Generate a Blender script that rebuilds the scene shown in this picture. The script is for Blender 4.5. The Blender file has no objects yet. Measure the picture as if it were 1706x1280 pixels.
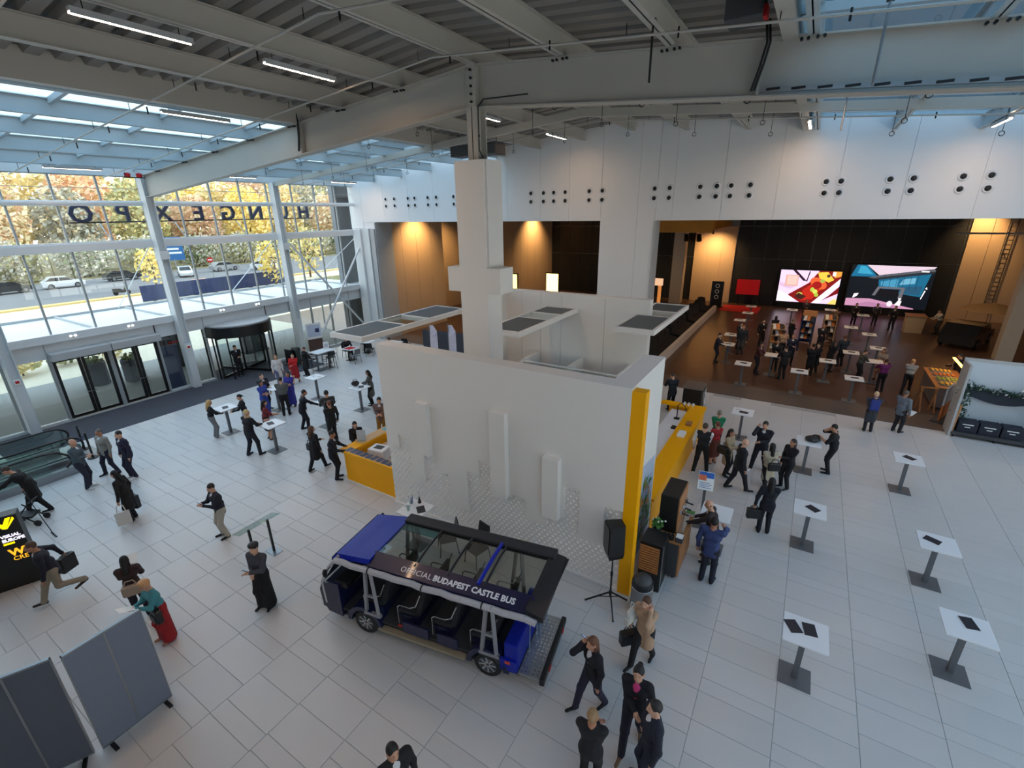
import bpy, bmesh, math, random
import numpy as np
import openvdb as vdb
from mathutils import Vector, Matrix
random.seed(7)
SC = bpy.context.scene
COL = SC.collection
PI = math.pi

# ------------------------------------------------------------------ camera
CAM_H = 8.4
_r = Vector((0.85097453, 0.52496717, -0.0158686))
_u = Vector((-0.16756513, 0.30001098, 0.93910348))
_f = Vector((-0.49775925, 0.79649412, -0.34326789))
cd = bpy.data.cameras.new('camera')
cd.sensor_fit = 'HORIZONTAL'
cd.sensor_width = 36.0
cd.lens = 781.34 / 1706.0 * 36.0
cd.clip_start = 0.03
cd.clip_end = 600
cam = bpy.data.objects.new('camera', cd)
cam.matrix_world = Matrix(((_r.x, _u.x, -_f.x, 0), (_r.y, _u.y, -_f.y, 0), (_r.z, _u.z, -_f.z, CAM_H), (0, 0, 0, 1)))
COL.objects.link(cam)
SC.camera = cam

# ------------------------------------------------------------------ view / render
vs = SC.view_settings
vs.view_transform = 'Standard'
vs.look = 'None'
vs.gamma = 1.0
vs.use_curve_mapping = False
vs.exposure = 0.22
cy = SC.cycles
cy.max_bounces = 10
cy.diffuse_bounces = 5
cy.glossy_bounces = 3
cy.transmission_bounces = 4
cy.transparent_max_bounces = 16
cy.caustics_reflective = False
cy.caustics_refractive = False
cy.sample_clamp_indirect = 6.0
cy.use_denoising = True

# ------------------------------------------------------------------ world (pale autumn sky)
W = bpy.data.worlds.new('sky')
SC.world = W
W.use_nodes = True
nt = W.node_tree
nt.nodes.clear()
wo = nt.nodes.new('ShaderNodeOutputWorld')
wb = nt.nodes.new('ShaderNodeBackground')
tc = nt.nodes.new('ShaderNodeTexCoord')
sx = nt.nodes.new('ShaderNodeSeparateXYZ')
cr = nt.nodes.new('ShaderNodeValToRGB')
nt.links.new(tc.outputs['Generated'], sx.inputs[0])
nt.links.new(sx.outputs['Z'], cr.inputs['Fac'])
cr.color_ramp.elements[0].position = 0.0
cr.color_ramp.elements[0].color = (1.0, 0.94, 0.84, 1)
cr.color_ramp.elements[1].position = 0.7
cr.color_ramp.elements[1].color = (0.64, 0.82, 1.0, 1)
nt.links.new(cr.outputs['Color'], wb.inputs['Color'])
wb.inputs['Strength'].default_value = 2.5
nt.links.new(wb.outputs[0], wo.inputs['Surface'])

# low autumn sun, mostly shut out of the hall by the taller exhibition hall behind the far wall
sl = bpy.data.lights.new('sun', 'SUN')
sl.energy = 2.6
sl.angle = 0.02
sl.color = (1.0, 0.86, 0.62)
sun = bpy.data.objects.new('sun', sl)
sun.rotation_euler = Vector((-0.25, -0.85, -0.42)).to_track_quat('-Z', 'Y').to_euler()
sun.location = (-40, 60, 40)
COL.objects.link(sun)

# ------------------------------------------------------------------ helpers
def lin(c):
    c = c / 255.0
    return c / 12.92 if c <= 0.04045 else ((c + 0.055) / 1.055) ** 2.4

def rgb(r, g, b):
    return (lin(r), lin(g), lin(b), 1.0)

MATS = {}
def mat(name, c, rough=0.55, metal=0.0, var=0.08, scale=6.0, bump=0.0, coat=0.0, rnd=0.0, spec=0.5):
    """procedural material: base colour varied by noise (and per object when rnd > 0)"""
    if name in MATS:
        return MATS[name]
    m = bpy.data.materials.new(name)
    m.use_nodes = True
    t = m.node_tree
    p = t.nodes['Principled BSDF']
    p.inputs['Roughness'].default_value = rough
    p.inputs['Metallic'].default_value = metal
    p.inputs['Specular IOR Level'].default_value = spec
    if coat:
        p.inputs['Coat Weight'].default_value = coat
        p.inputs['Coat Roughness'].default_value = 0.06
    col = rgb(*c)
    m.diffuse_color = col
    if var or bump:
        co = t.nodes.new('ShaderNodeTexCoord')
        nz = t.nodes.new('ShaderNodeTexNoise')
        nz.inputs['Scale'].default_value = scale
        nz.inputs['Detail'].default_value = 4
        t.links.new(co.outputs['Object'], nz.inputs['Vector'])
        mr = t.nodes.new('ShaderNodeMapRange')
        mr.inputs['To Min'].default_value = 1 - var
        mr.inputs['To Max'].default_value = 1 + var
        t.links.new(nz.outputs['Fac'], mr.inputs['Value'])
        fac = mr.outputs['Result']
        if rnd:
            oi = t.nodes.new('ShaderNodeObjectInfo')
            m2 = t.nodes.new('ShaderNodeMapRange')
            m2.inputs['To Min'].default_value = 1 - rnd
            m2.inputs['To Max'].default_value = 1 + rnd
            t.links.new(oi.outputs['Random'], m2.inputs['Value'])
            mu = t.nodes.new('ShaderNodeMath')
            mu.operation = 'MULTIPLY'
            t.links.new(fac, mu.inputs[0])
            t.links.new(m2.outputs['Result'], mu.inputs[1])
            fac = mu.outputs[0]
        vm = t.nodes.new('ShaderNodeVectorMath')
        vm.operation = 'SCALE'
        vm.inputs[0].default_value = col[:3]
        t.links.new(fac, vm.inputs['Scale'])
        t.links.new(vm.outputs[0], p.inputs['Base Color'])
        if bump:
            bn = t.nodes.new('ShaderNodeBump')
            bn.inputs['Strength'].default_value = bump
            bn.inputs['Distance'].default_value = 0.01
            t.links.new(nz.outputs['Fac'], bn.inputs['Height'])
            t.links.new(bn.outputs[0], p.inputs['Normal'])
    else:
        p.inputs['Base Color'].default_value = col
    MATS[name] = m
    return m

def emat(name, c, strength):
    if name in MATS:
        return MATS[name]
    m = bpy.data.materials.new(name)
    m.use_nodes = True
    p = m.node_tree.nodes['Principled BSDF']
    p.inputs['Base Color'].default_value = rgb(*c)
    p.inputs['Emission Color'].default_value = rgb(*c)
    p.inputs['Emission Strength'].default_value = strength
    p.inputs['Roughness'].default_value = 0.4
    m.diffuse_color = rgb(*c)
    MATS[name] = m
    return m

def glass(name, tint=(255, 255, 255), refl=0.07, rough=0.0):
    if name in MATS:
        return MATS[name]
    m = bpy.data.materials.new(name)
    m.use_nodes = True
    t = m.node_tree
    t.nodes.clear()
    o = t.nodes.new('ShaderNodeOutputMaterial')
    mx = t.nodes.new('ShaderNodeMixShader')
    tr = t.nodes.new('ShaderNodeBsdfTransparent')
    gl = t.nodes.new('ShaderNodeBsdfGlossy')
    lw = t.nodes.new('ShaderNodeLayerWeight')
    lw.inputs['Blend'].default_value = 0.2
    mr = t.nodes.new('ShaderNodeMapRange')
    mr.inputs['To Min'].default_value = refl
    mr.inputs['To Max'].default_value = min(1.0, refl * 3)
    t.links.new(lw.outputs['Facing'], mr.inputs['Value'])
    tr.inputs['Color'].default_value = rgb(*tint)
    gl.inputs['Roughness'].default_value = rough
    t.links.new(mr.outputs[0], mx.inputs['Fac'])
    t.links.new(tr.outputs[0], mx.inputs[1])
    t.links.new(gl.outputs[0], mx.inputs[2])
    t.links.new(mx.outputs[0], o.inputs['Surface'])
    MATS[name] = m
    return m

class MB:
    """collects boxes, tubes and polygons into one mesh; mi = material slot"""
    def __init__(s):
        s.v = []; s.f = []; s.mi = []
    def add(s, vs, fs, m=0):
        n = len(s.v)
        s.v.extend([tuple(a) for a in vs])
        for f in fs:
            s.f.append([i + n for i in f]); s.mi.append(m)
        return s
    def box(s, x0, x1, y0, y1, z0, z1, m=0):
        v = [(x0,y0,z0),(x1,y0,z0),(x1,y1,z0),(x0,y1,z0),(x0,y0,z1),(x1,y0,z1),(x1,y1,z1),(x0,y1,z1)]
        return s.add(v, [(0,3,2,1),(4,5,6,7),(0,1,5,4),(1,2,6,5),(2,3,7,6),(3,0,4,7)], m)
    def bbox(s, x0, x1, y0, y1, z0, z1, b=0.02, m=0):
        """box with chamfered vertical and top edges"""
        def ring(z, d):
            return [(x0+b-d+0,y0-0+d*0+0,z)]
        bm = bmesh.new()
        vs = [bm.verts.new(c) for c in [(x0,y0,z0),(x1,y0,z0),(x1,y1,z0),(x0,y1,z0),(x0,y0,z1),(x1,y0,z1),(x1,y1,z1),(x0,y1,z1)]]
        for f in [(0,3,2,1),(4,5,6,7),(0,1,5,4),(1,2,6,5),(2,3,7,6),(3,0,4,7)]:
            bm.faces.new([vs[i] for i in f])
        bmesh.ops.bevel(bm, geom=bm.edges[:], offset=b, segments=2, affect='EDGES', profile=0.5)
        bm.verts.index_update()
        r = s.add([v.co[:] for v in bm.verts], [[v.index for v in f.verts] for f in bm.faces], m)
        bm.free()
        return r
    def hexa(s, p, m=0):
        """8 corner points: bottom ring then top ring"""
        return s.add(p, [(0,3,2,1),(4,5,6,7),(0,1,5,4),(1,2,6,5),(2,3,7,6),(3,0,4,7)], m)
    def tube(s, p0, p1, r0, r1=None, n=8, m=0, caps=True):
        if r1 is None: r1 = r0
        p0 = Vector(p0); p1 = Vector(p1)
        d = (p1 - p0)
        if d.length < 1e-6: return s
        d.normalize()
        a = d.orthogonal().normalized(); b = d.cross(a)
        vs = []
        for p, r in ((p0, r0), (p1, r1)):
            for i in range(n):
                t = 2*PI*i/n
                vs.append(p + a*math.cos(t)*r + b*math.sin(t)*r)
        fs = [(i, (i+1) % n, n+(i+1) % n, n+i) for i in range(n)]
        if caps:
            fs += [tuple(range(n-1, -1, -1)), tuple(range(n, 2*n))]
        return s.add(vs, fs, m)
    def path(s, pts, r, n=6, m=0):
        for a, b in zip(pts[:-1], pts[1:]):
            s.tube(a, b, r, r, n, m)
        return s
    def bar(s, p0, p1, w, h, m=0, up=(0,0,1)):
        """rectangular bar from p0 to p1, w across, h along up"""
        p0 = Vector(p0); p1 = Vector(p1); d = (p1-p0).normalized()
        u = Vector(up); sd = d.cross(u)
        if sd.length < 1e-4: sd = d.orthogonal()
        sd.normalize(); u = sd.cross(d).normalized()
        vs = []
        for p in (p0, p1):
            for a, b in ((-1,-1),(1,-1),(1,1),(-1,1)):
                vs.append(p + sd*a*w/2 + u*b*h/2)
        return s.add(vs, [(3,2,1,0),(4,5,6,7),(0,1,5,4),(1,2,6,5),(2,3,7,6),(3,0,4,7)], m)
    def prism(s, pts, ax, a0, a1, m=0):
        """extrude a 2D outline along axis ax ('x','y','z') from a0 to a1"""
        n = len(pts)
        def P(p, a):
            if ax == 'x': return (a, p[0], p[1])
            if ax == 'y': return (p[0], a, p[1])
            return (p[0], p[1], a)
        vs = [P(p, a0) for p in pts] + [P(p, a1) for p in pts]
        fs = [(i, (i+1) % n, n+(i+1) % n, n+i) for i in range(n)]
        fs += [tuple(range(n-1, -1, -1)), tuple(range(n, 2*n))]
        return s.add(vs, fs, m)
    def lathe(s, prof, c=(0,0,0), n=16, m=0, caps=True):
        """profile of (r, z) turned about a vertical axis through c"""
        vs = []
        for r, z in prof:
            for i in range(n):
                t = 2*PI*i/n
                vs.append((c[0]+r*math.cos(t), c[1]+r*math.sin(t), c[2]+z))
        fs = []
        for k in range(len(prof)-1):
            for i in range(n):
                fs.append((k*n+i, k*n+(i+1) % n, (k+1)*n+(i+1) % n, (k+1)*n+i))
        if caps:
            fs.append(tuple(range(n-1, -1, -1))); fs.append(tuple(range((len(prof)-1)*n, len(prof)*n)))
        return s.add(vs, fs, m)
    def ball(s, c, rx, ry=None, rz=None, n=8, k=6, m=0):
        ry = rx if ry is None else ry; rz = rx if rz is None else rz
        vs = [(c[0], c[1], c[2]-rz)]
        for j in range(1, k):
            a = -PI/2 + PI*j/k
            for i in range(n):
                t = 2*PI*i/n
                vs.append((c[0]+rx*math.cos(a)*math.cos(t), c[1]+ry*math.cos(a)*math.sin(t), c[2]+rz*math.sin(a)))
        vs.append((c[0], c[1], c[2]+rz))
        fs = [(0, 1+(i+1) % n, 1+i) for i in range(n)]
        for j in range(k-2):
            b = 1+j*n
            fs += [(b+i, b+(i+1) % n, b+n+(i+1) % n, b+n+i) for i in range(n)]
        b = 1+(k-2)*n; l = len(vs)-1
        fs += [(b+i, b+(i+1) % n, l) for i in range(n)]
        return s.add(vs, fs, m)
    def xf(s, M):
        s.v = [tuple(M @ Vector(a)) for a in s.v]
        return s
    def mesh(s, name, mats, smooth=False):
        me = bpy.data.meshes.new(name)
        me.from_pydata(s.v, [], s.f)
        for mm in (mats if isinstance(mats, (list, tuple)) else [mats]):
            me.materials.append(mm)
        if any(s.mi):
            me.polygons.foreach_set('material_index', s.mi)
        if smooth:
            me.polygons.foreach_set('use_smooth', [True]*len(me.polygons))
        me.update()
        return me

def props(o, label=None, cat=None, group=None, kind=None):
    if label: o['label'] = label
    if cat: o['category'] = cat
    if group: o['group'] = group
    if kind: o['kind'] = kind
    return o

def put(name, me, parent=None, loc=(0,0,0), rz=0.0, **kw):
    o = bpy.data.objects.new(name, me)
    COL.objects.link(o)
    o.location = loc
    o.rotation_euler = (0, 0, rz)
    if parent is not None: o.parent = parent
    return props(o, **kw)

def part(name, mb, mats, parent=None, loc=(0,0,0), rz=0.0, smooth=False, **kw):
    return put(name, mb.mesh(name, mats, smooth), parent, loc, rz, **kw)

def thing(name, label, cat, loc=(0,0,0), rz=0.0, group=None, kind=None):
    o = bpy.data.objects.new(name, None)
    o.empty_display_size = 0.1
    COL.objects.link(o)
    o.location = loc
    o.rotation_euler = (0, 0, rz)
    return props(o, label, cat, group, kind)

def copy_tree(src, parent=None, loc=None, rz=None, **kw):
    c = src.copy()
    COL.objects.link(c)
    if parent is not None or src.parent is not None:
        c.parent = parent
    if loc is not None: c.location = loc
    if rz is not None: c.rotation_euler = (0, 0, rz)
    for ch in list(src.children):
        copy_tree(ch, c)
    return props(c, **kw)

def text_mesh(body, size, depth=0.004, bold=0.0, spacing=1.0, align='LEFT'):
    cu = bpy.data.curves.new('lettering', 'FONT')
    cu.body = body; cu.size = size; cu.extrude = depth; cu.offset = bold
    cu.space_character = spacing; cu.align_x = align
    cu.resolution_u = 2
    o = bpy.data.objects.new('lettering', cu)
    COL.objects.link(o)
    dg = bpy.context.evaluated_depsgraph_get()
    me = bpy.data.meshes.new_from_object(o.evaluated_get(dg))
    bpy.data.objects.remove(o)
    bpy.data.curves.remove(cu)
    me.materials.clear()
    return me

def text_part(body, size, mtx, m, parent=None, name='lettering', **kw):
    t = {k: kw.pop(k) for k in ('depth', 'bold', 'spacing', 'align') if k in kw}
    me = text_mesh(body, size, **t)
    me.transform(mtx)
    me.materials.append(m)
    return put(name, me, parent, **kw)

def frame(o, xa, ya, za=None):
    """matrix with origin o and axes xa, ya (za = xa x ya)"""
    xa = Vector(xa).normalized(); ya = Vector(ya).normalized()
    za = Vector(za) if za else xa.cross(ya)
    return Matrix(((xa.x, ya.x, za.x, o[0]), (xa.y, ya.y, za.y, o[1]), (xa.z, ya.z, za.z, o[2]), (0,0,0,1)))

ORD = ['first','second','third','fourth','fifth','sixth','seventh','eighth','ninth','tenth','eleventh','twelfth','thirteenth','fourteenth','fifteenth','sixteenth','seventeenth','eighteenth','nineteenth','twentieth']

# ------------------------------------------------------------------ materials
WHITE = mat('white_wall', (226, 226, 228), 0.6, var=0.015, scale=1.2)
WHITE2 = mat('white_steel', (214, 218, 220), 0.45, var=0.02, scale=2)
KWHITE = mat('kiosk_white', (232, 229, 225), 0.5, var=0.012, scale=1)
GREYST = mat('grey_steel_paint', (176, 178, 180), 0.5, var=0.03)
ROOF = mat('roof_deck_grey', (138, 135, 130), 0.55, var=0.05)
ROOFST = mat('roof_steel_grey', (182, 178, 170), 0.5, var=0.04, scale=1.5)
MULL = mat('aluminium_grey', (160, 164, 166), 0.4, var=0.03)
BLACK = mat('black_plastic', (18, 18, 20), 0.45, var=0.1)
BLACKM = mat('black_metal', (26, 26, 28), 0.35, metal=0.3, var=0.1)
DGREY = mat('dark_grey', (62, 64, 68), 0.55, var=0.06)
CHROME = mat('chrome', (205, 207, 210), 0.18, metal=1.0, var=0.02)
STEEL = mat('brushed_steel', (150, 153, 157), 0.35, metal=0.8, var=0.04)
TABGREY = mat('table_leg_grey', (104, 107, 112), 0.45, metal=0.3, var=0.04)
TWHITE = mat('tabletop_white', (232, 233, 236), 0.35, var=0.01)
YELLOW = mat('kiosk_yellow', (250, 175, 0), 0.45, var=0.02, scale=2, spec=.25)
GLASS = glass('clear_glass', (246, 250, 250), 0.05)
GLASSG = glass('green_tinted_glass', (232, 242, 238), 0.06)
GLASSR = glass('roof_glass_tint', (212, 227, 235), 0.05)  # tint chosen to dim and cool the skylight's light
GLASSR2 = glass('roof_glass_dimmer', (172, 196, 210), 0.05)  # darker copy, there to let less light through the right strip
SKYB = mat('skylight_beam_sky_tone', (178, 190, 196), 0.5, var=0.02, scale=2)  # white beams greyed and blued to carry the sky's tone
GLASSD = glass('dark_tinted_glass', (120, 125, 128), 0.1)
WOODM = mat('oak_wood', (172, 118, 72), 0.5, var=0.2, scale=14)
PAPER = mat('paper_white', (236, 236, 234), 0.7, var=0.01)
PRINT = mat('dark_print', (34, 32, 44), 0.5, var=0.35, scale=40)
RED = mat('red_cloth', (186, 22, 24), 0.7, var=0.06)
TAN = mat('tan_panel', (196, 168, 140), 0.6, var=0.03, scale=1.5)
BLACKP = mat('black_wall_panel', (22, 22, 26), 0.6, var=0.08)
# ================================================================== STRUCTURE
HX0, HX1, HY0, HY1 = -27.0, 11.4, -8.0, 23.2
RX = -7.8
def zb(x): return 10.87 - 0.084*abs(x-RX)      # underside of main roof beam
def zt(x): return zb(x) + 0.93                 # top of main roof beam = underside of purlins
PD = 0.45                                      # purlin depth

# ---------------- tiled floor
TILE = mat('floor_tile', (200, 199, 199), 0.32, var=0.05, scale=0.9, rnd=0.03)
GROUT = mat('tile_grout', (164, 164, 164), 0.8, var=0.05)
floor_o = part('floor', MB().box(HX0, HX1, HY0, HY1, -0.3, -0.012), GROUT, kind='structure', label='pale grey tiled hall floor')
TW, TH = 1.237, 0.309
G = 0.0035
def tile_mesh(n):
    b = MB(); w = TW/2-G; h = TH*n/2-G; c = 0.004
    vs = [(-w,-h,-.02),(w,-h,-.02),(w,h,-.02),(-w,h,-.02),(-w,-h,-c),(w,-h,-c),(w,h,-c),(-w,h,-c),(-w+c,-h+c,0),(w-c,-h+c,0),(w-c,h-c,0),(-w+c,h-c,0)]
    b.add(vs, [(0,1,5,4),(1,2,6,5),(2,3,7,6),(3,0,4,7),(4,5,9,8),(5,6,10,9),(6,7,11,10),(7,4,8,11),(8,9,10,11)])
    return b
tiles = []
k = -22
offs = [2.43, 3.34, 3.64, 2.12, 2.74, 3.66, 2.42, 3.05]
while -0.44+TW*k < HX1:
    x0 = -0.44+TW*k
    if x0+TW > HX0+0.2:
        y = offs[k % 8] - 1.545*8
        seq = [1, 2, 2]; i = 0
        while y < HY1:
            n = seq[i % 3]
            if y >= HY0 and y+TH*n <= HY1+0.01:
                tiles.append((x0+TW/2, y+TH*n/2, n))
            y += TH*n; i += 1
    k += 1
def in_view(x, y, z=0.0, mg=0.06):
    d = Vector((x, y, z-CAM_H)); c = d.dot(_f)
    if c < 0.1: return False
    return abs(d.dot(_r)/c) < 853/781.34+mg and abs(d.dot(_u)/c) < 640/781.34+mg
tiles.sort(key=lambda t: (not in_view(t[0], t[1]), t[0]**2+t[1]**2))
tm = {n: tile_mesh(n).mesh('tile', TILE) for n in (1, 2)}
for x, y, n in tiles[:300]:
    put('tile', tm[n], floor_o, (x, y, 0))
rest = MB()
src = {n: tile_mesh(n) for n in (1, 2)}
for x, y, n in tiles[300:]:
    if x > HX1-0.5 or x < HX0+0.6: continue
    rest.add([(a+x, b+y, c) for a, b, c in src[n].v], src[n].f)
part('tile_field', rest, TILE, floor_o, kind='stuff', label='remaining pale grey floor tiles of the hall')

# dark entrance matting in front of the doors
MATG = mat('entrance_matting', (66, 68, 78), 0.9, var=0.12, scale=60, bump=0.3)
part('entrance_mat', MB().box(-26.7, -23.85, 3.2, 17.0, 0.0, 0.012), MATG, label='long dark grey entrance mat along the glass doors', cat='mat')

# ---------------- far exhibition hall floor
CARP = mat('hall_floor_brown', (84, 62, 52), 0.3, var=0.16, scale=0.7, spec=0.4)
CARP2 = mat('hall_threshold_brown', (96, 84, 78), 0.35, var=0.12, scale=0.8)
part('floor_exhibition', MB().box(-40, 24, 25.0, 60, -0.3, -0.002), CARP, kind='structure', label='dark brown polished floor of the exhibition hall')
part('floor_threshold', MB().box(-40, 24, 23.2, 25.0, -0.3, -0.001), CARP2, kind='structure', label='greyish brown threshold strip between the two floors')

# ---------------- far wall (y = 23.2) with two large openings
OP1 = (-24.97, -9.19); OP2 = (-6.49, 11.0); OZ = 7.95
wb_ = MB()
WY0, WY1 = 23.22, 23.75
def wall_top(x): return zt(x)+PD+0.3
def wall_seg(b, x0, x1, z0, y0=WY0, y1=WY1):
    xs = [x0] + ([RX] if x0 < RX < x1 else []) + [x1]
    for a, c in zip(xs[:-1], xs[1:]):
        b.hexa([(a,y0,z0),(c,y0,z0),(c,y1,z0),(a,y1,z0),(a,y0,wall_top(a)),(c,y0,wall_top(c)),(c,y1,wall_top(c)),(a,y1,wall_top(a))])
wall_seg(wb_, -27.3, 11.7, OZ)
wb_.box(OP1[1], OP2[0], WY0, WY1, 0, OZ)
wb_.box(-27.3, OP1[0]-1.2, WY0, WY1, 0, 7.55)
wb_.box(OP1[0]-1.2, OP1[0], WY0, WY1, 0, OZ)
wb_.box(OP2[1], 11.7, WY0, WY1, 0, OZ)
wall_back = part('wall_back', wb_, WHITE, kind='structure', label='tall white far wall with two big openings')
seams = [-27.3, -26.1, -24.03, -21.9, -19.84, -17.75, -15.7, -14.58, -12.56, -10.9, -9.19, -7.35, -6.49, -5.74, -3.7, -1.65, 0.4, 2.45, 4.5, 6.55, 8.6, 11.0, 11.7]
for a, c in zip(seams[:-1], seams[1:]):
    b = MB(); g = 0.006
    solid = (a >= OP1[1]-0.01 and c <= OP2[0]+0.01)
    z0 = 0.02 if solid else (7.56 if c <= -24.9 and a < -25 else OZ)
    wall_seg(b, a+g, c-g, z0, WY0-0.025, WY0)
    part('panel', b, WHITE, wall_back)

# door jamb and steel corner post beside the first opening
part('trim_1', MB().box(-25.35, -24.97, 22.98, 23.21, 0, 7.52).box(-24.99, -24.93, 23.1, 24.6, 0, 7.94), [GREYST], kind='structure', label='grey jamb of the left opening')
part('trim_2', MB().box(-6.52, -6.44, 23.15, 23.95, 0, 7.94), GREYST, kind='structure', label='grey jamb of the right opening')

# round air nozzles in two rows
noz = thing('air_nozzle', '', 'nozzle', (0,0,-50), 0, 'round air nozzles on the far wall')
NB = mat('nozzle_black', (10, 10, 12), 0.5, var=0.05)
ring = MB(); n = 20
prof = [(0.155,0.0),(0.155,0.02),(0.12,0.05),(0.09,0.03),(0.085,-0.02)]
vs = []
for r, z in prof:
    for i in range(n):
        vs.append((r*math.cos(2*PI*i/n), -z, r*math.sin(2*PI*i/n)))
fs = []
for q in range(len(prof)-1):
    fs += [(q*n+i, q*n+(i+1) % n, (q+1)*n+(i+1) % n, (q+1)*n+i) for i in range(n)]
ring.add(vs, fs)
part('ring', ring, WHITE, noz, smooth=True)
part('core', MB().ball((0,-0.02,0), 0.092, 0.05, 0.092, 12, 6), NB, noz)
nx = [-23.78,-23.02,-21.85,-21.30,-20.24,-19.58,-18.27,-17.6,-13.11,-12.36,-11.77,-11.12,-9.82,-9.14,-6.61,-5.94,-4.63,-3.96,-3.39,-2.65,0.0,0.48,1.98,2.65,3.99,4.71]
first = True
for row, z in (('upper', 9.33), ('lower', 8.92)):
    for i, x in enumerate(nx):
        lb = 'round white air nozzle, %s row, %s from the left on the far wall' % (row, ORD[i] if i < 20 else 'twenty-' + ORD[i-20])
        if first:
            noz.location = (x, 23.19, z); o = noz; first = False
        else:
            o = copy_tree(noz, None, (x, 23.19, z))
        o['label'] = lb

# ---------------- other walls of the entrance hall
wr_ = part('wall_right', MB().box(11.4, 11.7, HY0, HY1, 0, 1.0).box(11.4, 11.7, HY0, HY1, 6.6, 10.6), WHITE, kind='structure', label='right side wall with an unseen glazed band added for side light')  # glazed band is out of view, added and sized for light from the right
yy_ = HY0
while yy_ < HY1-.1:
    part('mullion', MB().box(11.45, 11.6, yy_-.04, yy_+.04, 1.0, 6.6), MULL, wr_)
    for z0_, z1_ in ((1.02, 6.58),):
        part('pane', MB().box(11.5, 11.512, yy_+.04, min(yy_+1.52, HY1), z0_, z1_), GLASS, wr_)
    yy_ += 1.56
bw = MB(); wall_seg(bw, -27.3, 11.7, 0, HY0-0.4, HY0)
part('wall_front', bw, WHITE, kind='structure', label='white wall behind the gallery')
part('floor_gallery', MB().box(-26, 11.4, HY0, -0.9, 6.35, 6.75), WHITE, kind='structure', label='upper gallery slab the picture was taken from')

# ---------------- roof: deck, purlins, glass strips
SK0, SK1 = -14.75, -0.95     # solid deck between these, skylights outside
ceil = MB()
def deck(b, x0, x1):
    p = 0.52; y = HY0
    pr = [(0,0),(0.26,0),(0.31,0.13),(0.47,0.13),(0.52,0)]
    while y < HY1+0.3:
        for (a, ha), (c, hc) in zip(pr[:-1], pr[1:]):
            b.add([(x0,y+a,zt(x0)+PD+ha),(x1,y+a,zt(x1)+PD+ha),(x1,y+c,zt(x1)+PD+hc),(x0,y+c,zt(x0)+PD+hc)], [(0,1,2,3)])
        y += p
deck(ceil, SK0, RX); deck(ceil, RX, SK1)
# weather skin over the deck
for a, c in ((SK0, RX), (RX, SK1)):
    ceil.hexa([(a,HY0,zt(a)+PD+.13),(c,HY0,zt(c)+PD+.13),(c,HY1+.5,zt(c)+PD+.13),(a,HY1+.5,zt(a)+PD+.13),(a,HY0,zt(a)+PD+.3),(c,HY0,zt(c)+PD+.3),(c,HY1+.5,zt(c)+PD+.3),(a,HY1+.5,zt(a)+PD+.3)])
ceiling = part('ceiling', ceil, ROOF, kind='structure', label='corrugated grey metal roof deck')
def purlin(x, w, d, m, dz=0.0):
    z = zt(x)+dz
    b = MB()
    b.box(x-0.012, x+0.012, HY0, HY1, z, z+d)
    b.box(x-w/2, x+w/2, HY0, HY1, z, z+0.02)
    b.box(x-w/2, x+w/2, HY0, HY1, z+d-0.02, z+d)
    return b
for x in [RX+2.4*i for i in range(-2, 3)]:
    part('purlin', purlin(x, 0.2, PD, ROOFST), ROOFST, ceiling)
for x in (SK0, SK1):
    part('skylight_kerb', MB().box(x-0.12, x+0.12, HY0, HY1, zt(x)-0.05, zt(x)+.95), ROOFST, ceiling)
# glass roof strips with deep white beams
for side, xs in (('left', [-15.2-2.35*i for i in range(6)]), ('right', [-0.6+2.35*i for i in range(6)])):
    sk = thing('skylight_'+side, None, None, kind='structure')
    sk['label'] = 'glazed roof strip with deep white beams, %s side' % side
    for x in xs:
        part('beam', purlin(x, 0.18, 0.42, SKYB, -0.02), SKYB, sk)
    ex = -26.95 if side == 'left' else 11.35
    bounds = [SK0 if side == 'left' else SK1] + xs[1:-1] + [ex]
    for a, c in zip(bounds[:-1], bounds[1:]):
        a, c = min(a, c), max(a, c)
        y = HY0
        while y < HY1-0.1:
            y1 = min(y+3.9, HY1)
            b = MB().hexa([(a,y+.03,zt(a)+.42),(c,y+.03,zt(c)+.42),(c,y1-.03,zt(c)+.42),(a,y1-.03,zt(a)+.42),(a,y+.03,zt(a)+.44),(c,y+.03,zt(c)+.44),(c,y1-.03,zt(c)+.44),(a,y1-.03,zt(a)+.44)])
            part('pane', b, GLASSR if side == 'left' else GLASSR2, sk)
            y = y1
    # short cross members
    y = HY0+0.6
    while y < HY1:
        for a, c in zip(bounds[:-1], bounds[1:]):
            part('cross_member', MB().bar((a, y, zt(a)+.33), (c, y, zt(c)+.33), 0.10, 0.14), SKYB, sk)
        y += 2.6

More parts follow.
